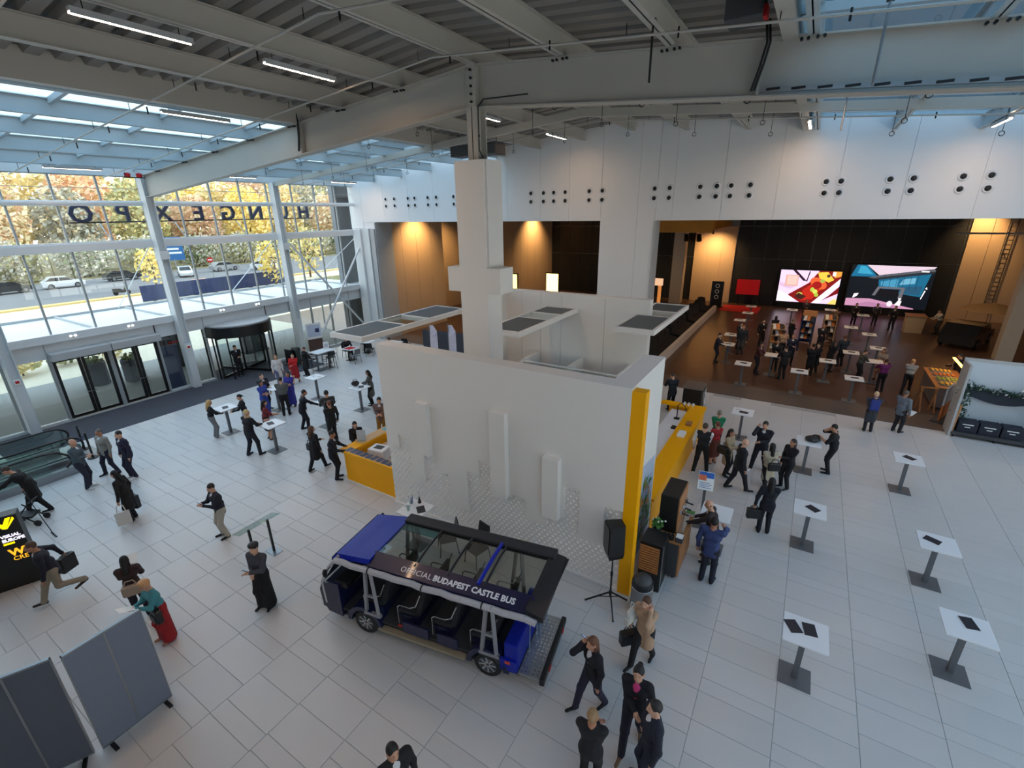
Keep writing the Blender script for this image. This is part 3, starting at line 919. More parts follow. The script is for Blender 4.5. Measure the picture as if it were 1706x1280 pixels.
def rect(a, b, c, d): return [(a,b),(c,b),(c,d),(a,d)]
food = [((222,200,232), rect(0,0,1,1)), ((240,226,246), [(0,.35),(.42,.1),(.2,0),(0,0)]), ((206,176,206), [(0,.62),(.3,.5),(.2,.4),(0,.5)]),
 ((40,18,34), [(.2,1),(.26,1),(.46,.68),(.4,.68)]), ((40,18,34), [(.48,.98),(.5,.98),(.47,.66),(.45,.66)]), ((206,160,150), rect(.1,.5,.32,.85)), ((226,186,176), rect(.13,.54,.3,.82)),
 ((120,20,20), [(.18,.22),(.5,.62),(.64,1),(1,1),(1,.75),(.62,.0),(.4,0)]), ((176,36,24), [(.4,.05),(.6,.12),(.8,.62),(.62,.7),(.42,.4)]), ((214,92,48), ell(.66,.62,.12,.2,14,.5)), ((150,24,24), ell(.64,.56,.08,.12)),
 ((236,190,70), [(.62,.95),(.78,.98),(.9,.75),(.82,.66),(.66,.78)]), ((226,150,60), [(.86,1),(1,1),(1,.86),(.9,.8)]), ((170,190,70), ell(.58,.42,.035,.07)), ((196,210,90), ell(.63,.36,.04,.07)), ((160,180,60), ell(.66,.26,.035,.06)), ((176,190,80), ell(.38,.25,.05,.07)), ((150,170,70), ell(.72,.7,.04,.06)),
 ((232,220,240), [(.6,0),(.72,0),(1,.62),(1,.8)]), ((110,14,20), [(.76,.1),(1,.34),(1,.55),(.86,.26)]), ((236,200,110), [(.86,0),(1,0),(1,.16),(.94,.16)]), ((244,244,250), rect(.86,.86,.91,.98)), ((70,50,40), ell(.8,.86,.03,.05)), ((60,30,24), [(.3,.18),(.36,.3),(.5,.2),(.42,.08)])]
screen('led_wall', 'bright LED wall showing a meat and cheese platter', -2.05, 2.42, .58, 3.32, 48.4, food, 1.1)
bld = [((14,20,28), rect(0,0,1,1)), ((226,206,222), [(.18,1),(1,1),(.96,.93),(.36,.76)]), ((24,110,150), [(.0,.72),(.06,1),(.18,1),(.34,.73)]), ((60,160,196), [(.08,.8),(.1,.98),(.17,.97),(.28,.78)]),
 ((88,92,100), [(.22,.7),(.36,.77),(.98,.96),(1,.9),(.36,.68)]), ((40,46,54), [(.3,.7),(.96,.9),(1,.86),(.4,.66)]),
 ((26,104,140), [(.38,.48),(.36,.66),(.96,.84),(.9,.3),(.6,.36)]), ((70,150,186), [(.4,.52),(.39,.62),(.6,.7),(.6,.5)]), ((110,176,206), [(.62,.56),(.66,.7),(.8,.74),(.8,.6)]), ((38,86,116), [(.6,.36),(.62,.5),(.9,.56),(.88,.34)])]
for i in range(6): bld.append(((20,40,54), [(.42+.08*i,.46),(.425+.08*i,.46),(.425+.08*i,.8),(.42+.08*i,.8)]))
bld += [((104,104,112), [(.32,.28),(.36,.28),(.4,.46),(.66,.46),(.64,.24),(.69,.24),(.7,.5),(.37,.5)]), ((18,16,22), [(.37,.28),(.4,.45),(.64,.45),(.63,.26)]), ((200,146,180), [(0,0),(0,.18),(.3,.2),(.86,.02),(.86,0)]), ((178,126,164), [(.1,.02),(.3,.12),(.7,.04),(.6,0)]),
 ((240,236,244), [(.08,.2),(.09,.3),(.15,.32),(.14,.26),(.1,.2)]), ((244,232,240), ell(.56,.1,.035,.07)), ((244,240,246), [(.62,.08),(.66,.2),(.7,.18),(.69,.06)]), ((236,236,240), [(.665,.18),(.69,.22),(.68,.26),(.65,.24)]), ((244,244,250), [(.905,.26),(.93,.46),(.945,.45),(.915,.25)]), ((244,244,250), [(.93,.5),(.95,.54),(.96,.48)]), ((246,246,250), rect(.84,.875,.93,.905))]
screen('led_wall', 'larger LED wall showing a glass fronted building', 3.05, 8.35, .62, 3.95, 48.4, bld, 0.9)

# ---------------- low white wall with black sofas behind
part('low_wall', MB().bbox(-6.55, -6.32, 26.5, 44, 0, .52, .02), mat('low_wall_white', (206, 196, 188), .6), label='low white wall in front of the black sofas', cat='low wall')
BCL = mat('black_cloth', (14, 14, 18), .85, var=.2, scale=3)
for i, (y0, y1) in enumerate(((26.6, 31.6), (32.2, 36.4), (37.0, 41.0), (41.3, 43.8))):
    n = 9; b = MB(); vs = []
    rng = random.Random(i)
    for k in range(n+1):
        yy = y0+(y1-y0)*k/n; hp = 1.12+.1*math.sin(k*1.9+i)+(.12 if k in (2, 6) else 0)
        vs += [(-7.75, yy, .0), (-7.75, yy, hp-.06), (-7.62, yy, hp), (-7.3, yy, hp-.05), (-7.2, yy, .5+.04*rng.random()), (-6.75, yy, .46), (-6.68, yy, .4), (-6.68, yy, 0)]
    fs = []
    for k in range(n):
        fs += [(k*8+j, k*8+8+j, k*8+9+j, k*8+1+j) for j in range(7)]
    fs += [tuple(range(8)), tuple(reversed(range(n*8, n*8+8)))]
    b.add(vs, fs)
    t = thing('sofa', 'long black cloth covered sofa behind the low wall, %s from the entrance' % ORD[i], 'sofa', (0,0,0), 0, 'black sofas behind the low wall')
    part('cover', b, BCL, t)
    part('plinth', MB().box(-7.6, -6.8, y0+.1, y1-.1, 0, .06), BLACK, t)
    for q in range(3):
        yy = y0+(y1-y0)*(q+.5)/3
        part('cushion', MB().bbox(-7.42, -7.22, yy-.35, yy+.35, .5, 1.02, .07), BCL, t)

# red corner with rug, board and totem
part('rug', MB().box(-6.2, -3.1, 44.6, 47.6, 0, .015), RED, label='red rug at the back of the exhibition hall', cat='rug')
t = thing('red_board', 'red screen on a stand before the black wall', 'board', (-4.5, 48.4, 0))
part('panel', MB().box(-.95, .95, -.05, .05, .95, 2.3), emat('red_panel_glow', (150, 8, 14), .35), t)
for q in (-.7, .7): part('leg', MB().box(q-.03, q+.03, -.2, .2, 0, .95), BLACK, t)
t = thing('totem', 'black totem with white lettering beside the tan panel', 'totem', (-6.75, 46.2, .0))
part('body', MB().bbox(-.5, .5, -.12, .12, .05, 2.3, .03), BLACK, t)
part('base', MB().box(-.6, .6, -.3, .3, 0, .05), BLACK, t)
for i in range(3): part('mark', MB().lathe([(.18,0),(.18,.006),(.13,.006),(.13,0)], n=16, caps=False).xf(Matrix.Translation((0,-.125,1.9-.5*i)) @ Matrix.Rotation(PI/2, 4, 'X')), PAPER, t)

# wooden brochure racks
def rack(x, y, rz, wm, label, tiers=4, top=None):
    t = thing('brochure_rack', label, 'rack', (x, y, 0), rz, 'brochure racks in the exhibition hall')
    for q in (-.34, .34): part('side', MB().box(q-.02, q+.02, -.2, .2, 0, 1.75), wm, t)
    part('back', MB().box(-.32, .32, .16, .19, .05, 1.8), wm, t)
    for i in range(tiers):
        z = .3+.4*i
        s_ = part('shelf', MB().hexa([(-.32,-.2,z),(.32,-.2,z),(.32,.16,z),(-.32,.16,z),(-.32,-.2,z+.03),(.32,-.2,z+.03),(.32,.16,z+.03),(-.32,.16,z+.03)]), wm, t)
        for k in range(3):
            part('brochure', MB().hexa([(-.29+.2*k,-.14,z+.03),(-.12+.2*k,-.14,z+.03),(-.12+.2*k,-.12,z+.03),(-.29+.2*k,-.12,z+.03),(-.29+.2*k,.1,z+.29),(-.12+.2*k,.1,z+.29),(-.12+.2*k,.12,z+.29),(-.29+.2*k,.12,z+.29)]), [PAPER, mat('brochure_orange', (214, 130, 70), .5), PRINT][(i+k) % 3], s_)
    if top: part('header', MB().box(-.4, .4, .1, .16, 1.78, 2.15), top, t)
LW = mat('rack_wood', (188, 156, 118), .6, var=.1)
rack(-1.0, 32.2, .3, LW, 'pale wooden brochure rack in the middle of the crowd')
rack(.55, 35.6, -.2, mat('rack_blue', (40, 66, 116), .5), 'dark blue brochure rack with an orange header', top=mat('header_orange', (216, 150, 96), .5))
rack(1.75, 36.6, .1, LW, 'pale wooden brochure rack right of the blue one')

# lectern, right hand bar, car, parasol
t = thing('lectern', 'plain beige box lectern before the larger LED wall', 'lectern', (6.9, 42.4, 0), .1)
part('body', MB().hexa([(-.5,-.3,0),(.5,-.3,0),(.5,.3,0),(-.5,.3,0),(-.55,-.36,1.15),(.55,-.36,1.15),(.5,.32,1.25),(-.5,.32,1.25)]), mat('lectern_beige', (206, 180, 140), .6), t)
part('top', MB().hexa([(-.6,-.42,1.15),(.6,-.42,1.15),(.56,.36,1.25),(-.56,.36,1.25),(-.6,-.42,1.19),(.6,-.42,1.19),(.56,.36,1.29),(-.56,.36,1.29)]), WOODM, t)
t = thing('food_bar', 'catering bar with steel front and warm lit food trays', 'bar', (6.15, 27.4, 0), 0)
part('front_panel', MB().box(-.55, -.5, -1.6, 1.5, .1, .98).box(-.5, .55, -1.62, -1.58, .1, .98), STEEL, t)
part('carcass', MB().box(-.5, .5, -1.58, 1.48, 0, .95), DGREY, t)
part('worktop', MB().bbox(-.62, .62, -1.68, 1.56, .97, 1.03, .015), WOODM, t)
for i in range(4):
    tr = thing('food_tray', 'tray of snacks on the catering bar, %s from the near end' % ORD[i], 'tray', (6.1, 26.3+.72*i, 1.03), 0, 'food trays on the catering bar')
    part('tray', MB().bbox(-.4, .4, -.26, .26, 0, .04, .015), STEEL, tr)
    for k in range(10):
        part('snack', MB().ball((-.3+.15*(k % 5), -.1+.2*(k//5), .065), .06, .07, .04, 8, 5), mat('snack_%d' % (i % 3), [(236,190,80),(150,180,60),(206,120,60)][i % 3], .6), tr)
t = thing('bar_lamp', 'glowing strip lamp standing over the food bar', 'lamp', (6.5, 27.4, 1.03))
for q in (-1.35, 1.3): part('post', MB().tube((0,q,0), (0,q,.62), .02, n=6), STEEL, t)
part('strip', MB().box(-.05, .05, -1.45, 1.4, .62, .66), emat('warm_strip', (255, 176, 70), 9), t)
t = thing('trestle', 'folded wooden trestle leaning at the end of the food bar', 'trestle', (5.3, 25.4, 0), .2)
for q in (-.25, .25):
    part('leg', MB().bar((q,-.25,0), (q,.15,1.05), .05, .05), WOODM, t)
    part('leg', MB().bar((q,.25,0), (q,-.0,1.0), .05, .05), WOODM, t)
part('rail', MB().bar((-.3,.1,1.03), (.3,.1,1.03), .05, .06), WOODM, t)
car(9.3, 40.2, 1.15, CK, 'black car on show beside the right column of the exhibition hall')
t = thing('parasol', 'wide tan parasol behind the black car', 'parasol', (11.0, 43.6, 0))
part('pole', MB().tube((0,0,.06), (0,0,2.2), .03, n=8), STEEL, t)
part('canopy', MB().lathe([(1.75,1.72),(1.72,1.76),(.9,2.02),(.02,2.2)], n=8, caps=False), mat('parasol_tan', (206, 168, 118), .8), t)
part('base', MB().lathe([(.35,0),(.35,.06),(.02,.08)], n=16, caps=False), DGREY, t)
# ladder on the right wall
t = thing('ladder', 'dark wall ladder on the right tan wall', 'ladder', (11.9, 48.75, 0))
for q in (-.22, .22): part('rail', MB().box(q-.02, q+.02, -.03, .03, 1.3, 9.0), DGREY, t)
for i in range(24): part('rung', MB().tube((-.22,0,1.45+.3*i), (.22,0,1.45+.3*i), .014, n=6), DGREY, t)
for z in (2, 5, 8): part('bracket', MB().box(-.03, .03, .03, .14, z, z+.05), DGREY, t)
# lighting truss pipes
t = thing('lighting_truss', 'double pipe lighting truss hung across the right of the exhibition hall', 'truss', (8.6, 35, 7.0))
for q in (0, .3): part('pipe', MB().tube((-2.2+.5*q,q,-.15*q), (5.2,q,-.15*q), .03, n=8), STEEL, t)
for q in (-1.8, .5, 2.8, 5.0):
    part('web', MB().tube((q,0,0), (q+.15,.3,-.05), .02, n=6), STEEL, t)
    part('hanger', MB().tube((q,0,0), (q,0,2.6), .012, n=6), BLACKM, t)
# stage lamp cluster under the soffit
t = thing('stage_light', 'cluster of dark stage lights hung beside the beige column', 'light', (-8.6, 42.2, 6.2))
part('bar', MB().tube((-.7,0,.3), (.7,0,.3), .03, n=6), BLACKM, t)
for q in (-.5, 0, .5): part('lamp_head', MB().tube((q,0,.25), (q+.1,-.25,-.2), .16, .2, 10), BLACKM, t)
for q in (-.6, .6): part('hanger', MB().tube((q,0,.3), (q,0,3.4), .012, n=6), BLACKM, t)
# small lit stands in the left opening
for i, (x, y, c, e) in enumerate(((-24.0, 38.6, (255, 226, 120), 3.2), (-20.6, 40.5, (255, 206, 110), 5.0))):
    t = thing('lit_panel', 'glowing yellow light box in the left opening, %s of the column' % ('left' if i == 0 else 'right'), 'light box', (x, y, 0))
    part('frame', MB().box(-.7, .7, .0, .14, 0, 3.0), BLACK, t)
    part('face', MB().box(-.62, .62, -.012, .0, .5, 2.9), emat('glow_yellow_%d' % i, c, e), t)
t = thing('stand_wall', 'beige exhibitor stand wall in the left opening', 'stand', (-20.2, 30.5, 0), .15)
for i in range(3): part('panel', MB().box(-1.8+1.21*i, -.62+1.21*i, -.04, .04, 0, 2.4), mat('stand_beige', (176, 160, 152), .6), t)
for i in range(4): part('post', MB().box(-1.83+1.21*i, -1.77+1.21*i, -.05, .05, 0, 2.45), STEEL, t)
t = thing('sales_booth', 'dark sales booth with red and green stripes behind the stand wall', 'booth', (-17.0, 30.2, 0))
part('body', MB().box(-1.2, 1.2, -.5, .5, 0, 1.1), BLACK, t)
part('red_stripe', MB().box(-1.2, 1.2, -.52, -.5, .66, .9), RED, t)
part('green_stripe', MB().box(-1.2, 1.2, -.52, -.5, .3, .5), mat('booth_green', (40, 96, 60), .6), t)
part('canopy', MB().box(-1.3, 1.3, -.6, .6, 2.2, 2.5), BLACK, t)
for q in (-1.2, 1.2): part('post', MB().tube((q,-.5,1.1), (q,-.5,2.2), .03, n=6), BLACKM, t)
# floor lamp glowing by the wall
t = thing('floor_lamp', 'slim floor lamp glowing in front of the black wall', 'lamp', (-13.9, 46.5, 0))
part('base', MB().lathe([(.2,0),(.2,.03),(.02,.04)], n=14, caps=False), BLACKM, t)
part('pole', MB().tube((0,0,.03), (0,0,2.2), .018, n=6), BLACKM, t)
part('shade', MB().lathe([(.16,2.1),(.1,2.5)], n=14, caps=False), emat('lamp_shade_glow', (255, 200, 90), 6), t)
t = thing('booth_arch', 'small orange lit booth beside the beige column', 'booth', (-11.9, 43.5, 0))
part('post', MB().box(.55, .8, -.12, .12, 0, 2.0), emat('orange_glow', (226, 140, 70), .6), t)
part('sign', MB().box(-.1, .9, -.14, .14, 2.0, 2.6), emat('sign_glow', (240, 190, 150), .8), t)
part('counter', MB().bbox(-1.1, -.4, -.3, .3, 0, 1.0, .03), BLACK, t)

# ---------------- photo booth with greenery at the right edge
t = thing('photo_booth', 'grey framed photo backdrop with greenery and a hung cloth', 'backdrop', (6.7, 22.75, 0))
part('backdrop', MB().box(-.98, 1.6, .82, .86, .35, 2.85), mat('backdrop_pale', (196, 206, 216), .6, var=.02), t)
fr = MB().box(-1.06, -.98, .0, .9, 0, 2.85).box(1.6, 1.68, 0, .9, 0, 2.85).box(-1.06, 1.68, .8, .9, 2.85, 2.95)
part('frame', fr, GREYST, t)
part('platform', MB().box(-1.0, 1.62, .0, .9, .1, .22), DGREY, t)
for q in (-.9, .3, 1.5): part('foot', MB().box(q-.03, q+.03, .03, .5, 0, .1), BLACK, t)
for q in (-.98, 1.55): part('side_post', MB().bar((q,.05,0), (q+.05,.06,1.3), .06, .06), WOODM, t)
# swag cloth
b = MB(); n = 12; vs = []
for i in range(n+1):
    u = i/n; x = -.85+2.3*u; s = -.32*math.sin(PI*u)
    vs += [(x, .7, 1.95+s*.6), (x, .66, 1.62+s)]
b.add(vs, [(2*i, 2*i+2, 2*i+3, 2*i+1) for i in range(n)])
part('swag', b, mat('swag_navy', (40, 46, 58), .8), t)
g = MB(); rng = random.Random(9)
for i in range(700):
    if i < 330:
        u = rng.random(); c = Vector((-.88+2.4*u, .66+rng.uniform(-.06,.04), 1.98-.18*math.sin(PI*u)+rng.gauss(0,.06)))
    else:
        u = rng.random(); sidex = -.85 if i % 3 else 1.5
        c = Vector((sidex+rng.gauss(0,.10)+(.1-.15*u), .5+rng.uniform(-.12,.1), .55+1.45*u))
    a = Vector([rng.gauss(0,1) for _ in range(3)]).normalized(); p = a.orthogonal().normalized(); q = a.cross(p)
    g.add([c-p*.06, c-q*.03, c+p*.06, c+q*.03], [(0,1,2,3)], 0 if rng.random() < .9 else 1)
part('garland', g, [mat('garland_green', (44, 74, 56), .7, var=.3), PAPER], t, kind='stuff')
for i in range(3):
    c = thing('crate', 'dark printed crate at the foot of the photo backdrop, %s' % ['leftmost', 'middle one', 'rightmost'][i], 'crate', (6.15+.62*i, 23.05, .22), 0, 'dark crates at the photo backdrop')
    part('body', MB().bbox(-.29, .29, -.2, .2, 0, .46, .02), mat('crate_navy', (26, 32, 48), .6), c)
    part('print', MB().box(-.16, .16, -.206, -.2, .3, .335).box(-.08, .08, -.206, -.2, .2, .23), PAPER, c)
t = thing('side_screen', 'grey and orange partition behind the photo backdrop', 'partition', (5.75, 24.6, 0), 1.2)
for i in range(2):
    part('panel', MB().box(-.55+.58*i, -.02+.58*i, -.03, .03, .75, 1.5), GREYST, t)
    part('lower_panel', MB().box(-.55+.58*i, -.02+.58*i, -.03, .03, .1, .74), mat('partition_orange', (190, 110, 60), .6), t)
part('foot', MB().box(-.6, .62, -.25, .25, 0, .05), DGREY, t)
# ================================================================== CENTRAL KIOSK
KH = 5.09
ks = thing('kiosk', 'big white information kiosk with relief walls around the column', 'kiosk', (0, 0, 0))
part('front_wall', MB().box(-9.75, -2.57, 8.66, 9.03, 0, KH).box(-9.75, -2.57, 8.60, 8.66, 0, .06), KWHITE, ks)
part('side_wall', MB().box(-3.07, -2.57, 9.03, 11.08, 0, KH), KWHITE, ks)
bwk = part('back_wall', MB().box(-12.2, -5.05, 18.42, 18.8, 0, KH), KWHITE, ks)
for a, c in zip((-12.2, -10.9, -9.9, -8.9, -6.9, -5.05), (-10.9, -9.9, -8.9, -6.9, -5.05, 0)):
    if c != 0: part('panel', MB().box(a+.008, c-.008, 18.39, 18.42, .02, KH-.01), KWHITE, bwk)
part('left_wall', MB().box(-12.2, -11.7, 16.2, 18.42, 0, KH), KWHITE, ks)
sky_ = [(-9.75,-9.29,2.0),(-9.29,-8.86,2.44),(-8.86,-8.36,1.16),(-8.36,-7.85,2.1),(-7.85,-7.43,1.69),(-7.43,-6.86,.72),(-6.86,-6.45,1.96),(-6.45,-5.93,2.42),(-5.93,-5.45,1.6),(-5.45,-5.05,1.69),(-5.05,-4.45,1.15),(-4.45,-4.0,1.5),(-4.0,-3.6,2.41),(-3.6,-3.0,1.17),(-3.0,-2.57,2.2)]
for a, c, z in sky_:
    part('cladding_panel', MB().box(a, c, 8.60, 8.66, z, KH), KWHITE, ks)
for a, c, z0, z1 in ((-8.39,-7.98,2.14,3.70),(-5.96,-5.51,1.6,3.96),(-4.5,-4.08,1.5,3.11)):
    part('raised_panel', MB().bbox(a, c, 8.44, 8.605, z0, z1, .012), KWHITE, ks)
# dimpled lower cladding
d = MB(); s = .15; r = .045
zz = .1; row = 0
while zz < 2.4:
    xx = -9.7+(s/2 if row % 2 else 0)
    while xx < -2.6:
        top = [t for t in sky_ if t[0] <= xx < t[1]][0][2]
        if zz < top-.05:
            d.add([(xx-r,8.66,zz),(xx,8.66,zz-r),(xx+r,8.66,zz),(xx,8.66,zz+r),(xx,8.628,zz)], [(0,1,4),(1,2,4),(2,3,4),(3,0,4)])
        xx += s
    zz += s*.62; row += 1
part('dimple_relief', d, KWHITE, ks, kind='stuff', label='dimpled relief of the lower kiosk wall')
part('corner_fin', MB().box(-2.568, -2.29, 8.60, 8.86, 0, KH-.05), YELLOW, ks, label='yellow corner fin')
# leaf mural on the side wall
mu = MB(); rng = random.Random(4)
mu.add([(-2.566,9.1,.0),(-2.566,11.0,.0),(-2.566,11.0,2.5),(-2.566,9.1,2.8)], [(0,1,2,3)], 0)
for i in range(90):
    cy_, cz = rng.uniform(9.2, 10.9), rng.uniform(.4, 2.1); a = rng.uniform(0, PI); L = rng.uniform(.1, .24); w = L*.35
    u = (math.cos(a), math.sin(a)); v = (-u[1], u[0])
    xx = -2.562-.0+.0005*i*.1
    mu.add([(xx,cy_-u[0]*L,cz-u[1]*L),(xx,cy_+v[0]*w,cz+v[1]*w),(xx,cy_+u[0]*L,cz+u[1]*L),(xx,cy_-v[0]*w,cz-v[1]*w)], [(0,1,2,3)], rng.choice((1,1,2,3)))
part('mural', mu, [mat('mural_blue', (176, 190, 214), .5, var=.15, scale=2), mat('mural_green', (60, 130, 70), .5), mat('mural_lime', (140, 176, 60), .5), mat('mural_orange', (206, 140, 60), .5)], ks)
# cantilevered roof slabs
SLABD = mat('slab_grey', (88, 94, 98), .6, var=.03)
def slab(x0, x1, y0, y1, fills, name, gl=GLASS):
    z0, z1 = 4.34, 4.52
    b = MB().box(x0, x0+.1, y0, y1, z0, z1).box(x1-.1, x1, y0, y1, z0, z1).box(x0+.1, x1-.1, y0, y0+.1, z0, z1).box(x0+.1, x1-.1, y1-.1, y1, z0, z1)
    s_ = part(name, b, KWHITE, ks)
    for a, c, dark in fills:
        part('infill', MB().box(x0+.1, x1-.1, a, c, z1-.05, z1-.015), SLABD if dark else gl, s_)
        part('crossbar', MB().box(x0+.1, x1-.1, c-.05, c+.05, z0, z1), KWHITE, s_)
slab(-9.6, -8.1, 13.5, 18.38, [(13.6, 15.8, True), (15.85, 16.9, False), (16.95, 18.25, True)], 'roof_slab')
slab(-5.6, -4.15, 15.9, 21.2, [(16.0, 18.35, True), (18.4, 19.4, False), (19.45, 21.05, True)], 'roof_slab')
slab(-14.1, -12.45, 10.4, 16.2, [(10.5, 12.6, True), (12.65, 13.9, False), (13.95, 16.1, True)], 'roof_slab')
part('slab_arm', MB().box(-12.6, -11.75, 15.9, 16.3, 4.3, 4.5), KWHITE, ks)
# open-topped store room in front of the back wall
for x in (-9.95, -7.8, -5.65): part('partition', MB().box(x-.04, x+.04, 16.75, 18.4, 0, 2.4), KWHITE, ks)
part('partition', MB().box(-9.95, -5.65, 16.7, 16.78, 0, 2.2), KWHITE, ks)
for z in (2.36,): part('partition_rail', MB().box(-9.95, -5.65, 16.7, 16.76, z, z+.05), WHITE2, ks)
part('glass_screen', MB().box(-9.9, -5.7, 16.72, 16.74, 2.2, 2.36), GLASS, ks)

# stepped white shaft round the central column
sf = thing('column_shaft', 'white stepped shaft cladding the central column', 'column', (-7.82, 10.95, 0))
part('shaft', MB().box(-.46, .46, -.35, .35, 0, 9.67), KWHITE, sf)
part('collar', MB().box(-.88, .88, -.352, .3, 6.33, 7.0), KWHITE, sf)
part('shaft_step', MB().box(-.38, .52, -.3, .4, 7.0, 9.67), KWHITE, sf)

# ---------------- left service counter (yellow, L-shaped)
lc = thing('service_counter', 'yellow information counter left of the kiosk wall', 'counter', (0,0,0))
part('front_panel', MB().box(-12.08, -9.76, 8.76, 8.82, .03, 1.02), YELLOW, lc)
part('plinth', MB().box(-12.08, -9.76, 8.74, 8.84, 0, .03), PAPER, lc)
part('side_panel', MB().box(-12.1, -12.04, 8.82, 16.1, 0, 1.02), YELLOW, lc)
part('counter_top', MB().box(-12.3, -9.76, 8.72, 9.05, 1.02, 1.1).box(-12.3, -11.85, 9.05, 16.1, 1.02, 1.1), YELLOW, lc)
part('inner_worktop', MB().box(-11.85, -9.8, 9.05, 9.6, .72, .76).box(-11.85, -11.3, 9.6, 16.1, .72, .76), TWHITE, lc)
part('wood_edge', MB().box(-12.27, -11.88, 9.4, 11.0, 1.101, 1.112), mat('counter_wood', (206, 168, 118), .5, var=.1), lc)
for i in range(9):
    bx = -11.95+.235*i
    t = thing('brochure', 'dark blue brochure lying on the yellow counter, %s from the corner' % ORD[i], 'brochure', (bx, 8.9, 1.101), .12*((i*37) % 5-2)/2, 'brochures on the yellow counter')
    part('pages', MB().box(-.1, .1, -.13, .13, 0, .012), PAPER, t)
    part('cover', MB().box(-.1, .1, -.13, .13, .012, .016), mat('brochure_navy', (38, 42, 78), .4, var=.4, scale=30), t)
t = thing('printer', 'white desk printer with dark display on the counter worktop', 'printer', (-11.2, 9.5, .76), .15)
part('body', MB().bbox(-.32, .32, -.24, .24, 0, .36, .04), TWHITE, t)
part('paper_slot', MB().box(-.16, .16, -.12, .12, .361, .366), BLACK, t)
part('tray', MB().box(-.2, .2, -.34, -.24, .1, .13), DGREY, t)
t = thing('till', 'grey cash register with keyboard beside the printer', 'till', (-10.3, 9.45, .76), 0)
part('body', MB().hexa([(-.24,-.2,0),(.24,-.2,0),(.24,.2,0),(-.24,.2,0),(-.22,-.18,.1),(.22,-.18,.1),(.22,.18,.22),(-.22,.18,.22)]), GREYST, t)
part('keys', MB().hexa([(-.18,-.14,.112),(.18,-.14,.112),(.18,.1,.195),(-.18,.1,.195),(-.18,-.14,.12),(.18,-.14,.12),(.18,.1,.205),(-.18,.1,.205)]), BLACK, t)
part('screen', MB().bar((0,.12,.24), (0,.2,.5), .34, .03), BLACK, t)
part('leaflet_card', MB().box(-12.2, -11.95, 10.55, 11.0, 1.113, 1.118), mat('leaflet_teal', (70, 170, 190), .4, var=.3, scale=20), label='teal leaflet on the wooden part of the counter', cat='leaflet')
t = thing('poster_stand', 'clear table stand with a pale printed sheet on the counter', 'sign', (-12.1, 9.55, 1.1), .6)
part('sheet', MB().box(-.15, .15, -.004, .004, .02, .42), mat('pale_sheet', (196, 214, 230), .4, var=.1, scale=20), t)
part('foot', MB().box(-.16, .16, -.07, .07, 0, .02), GLASSG, t)
t = thing('desk_bell', 'small black table lamp post at the end of the counter', 'lamp', (-12.05, 11.3, 1.1))
part('base', MB().lathe([(.06,0),(.06,.02),(.01,.03)], n=12, caps=False), BLACK, t)
part('stem', MB().tube((0,0,.02), (0,0,.2), .03, n=8), BLACK, t)

# ---------------- right service counter
rc = thing('bar_counter', 'long yellow bar counter right of the kiosk wall', 'counter', (0,0,0))
part('outer_panel', MB().box(-2.62, -2.56, 11.1, 18.35, 0, 1.02), YELLOW, rc)
part('end_panel', MB().box(-3.9, -2.62, 18.29, 18.35, 0, 1.02), YELLOW, rc)
part('counter_top', MB().box(-3.08, -2.5, 11.1, 18.42, 1.02, 1.1).box(-4.2, -3.08, 18.1, 18.42, 1.02, 1.1), YELLOW, rc)
part('inner_worktop', MB().box(-3.75, -3.08, 11.2, 18.1, .86, .9), TWHITE, rc)
part('carcass', MB().box(-3.7, -3.1, 11.3, 18.0, 0, .86), GREYST, rc)
for nm, lb, ct, x, y, s_ in (('card_box', 'small white box on the yellow bar counter', 'box', -2.78, 15.4, (.12,.2,.1)), ('tissue_box', 'small brown box on the yellow bar counter', 'box', -2.75, 16.4, (.1,.14,.09)), ('glasses_case', 'black case on the white bar worktop', 'case', -3.25, 16.3, (.08,.12,.05))):
    zz = 1.1 if x > -3.08 else .9
    t = thing(nm, lb, ct, (x, y, zz))
    cm = PAPER if 'white box' in lb else (WOODM if 'brown' in lb else BLACK)
    part('box', MB().bbox(-s_[0], s_[0], -s_[1], s_[1], 0, s_[2], .01), cm, t)
    part('lid', MB().box(-s_[0]*.9, s_[0]*.9, -s_[1]*.9, s_[1]*.9, s_[2], s_[2]+.01), cm, t)
t = thing('tap_stand', 'slim black tap stand with hoses at the end of the bar', 'tap', (-3.35, 17.2, .9))
part('stem', MB().tube((0,0,0), (0,0,.55), .02, n=8), BLACK, t)
part('spout', MB().path([(0,0,.55),(.1,.1,.62),(.25,.1,.5),(.3,.12,.3)], .015, 6), BLACK, t)
part('base', MB().box(-.1, .1, -.1, .1, 0, .02), BLACK, t)
t = thing('coffee_brewer', 'black brewer with white cups on top behind the bar end', 'appliance', (-3.3, 20.0, 0))
part('cabinet', MB().bbox(-.38, .38, -.42, .42, .05, 1.32, .03), BLACK, t)
part('lid', MB().box(-.4, .4, -.44, .44, 1.32, 1.4), STEEL, t)
part('castors', MB().box(-.3, .3, -.3, .3, 0, .05), DGREY, t)
for i in range(3): part('bracket', MB().path([(.42,-.3+.25*i,.1),(.5,-.3+.25*i,.6),(.42,-.3+.25*i,1.25)], .012, 6), CHROME, t)
for i in range(6):
    c = thing('cup', 'white cup on the yellow bar end, %s from the corner' % ORD[i], 'cup', (-3.0-.16*(i % 3), 18.2+.13*(i//3), 1.1), 0, 'cups on the bar end')
    part('bowl', MB().lathe([(.03,0),(.045,.08),(.04,.08),(.025,.01)], n=12, caps=False), TWHITE, c)
    part('ear', MB().path([(.04,0,.06),(.065,0,.05),(.06,0,.03),(.04,0,.025)], .006, 5), TWHITE, c)

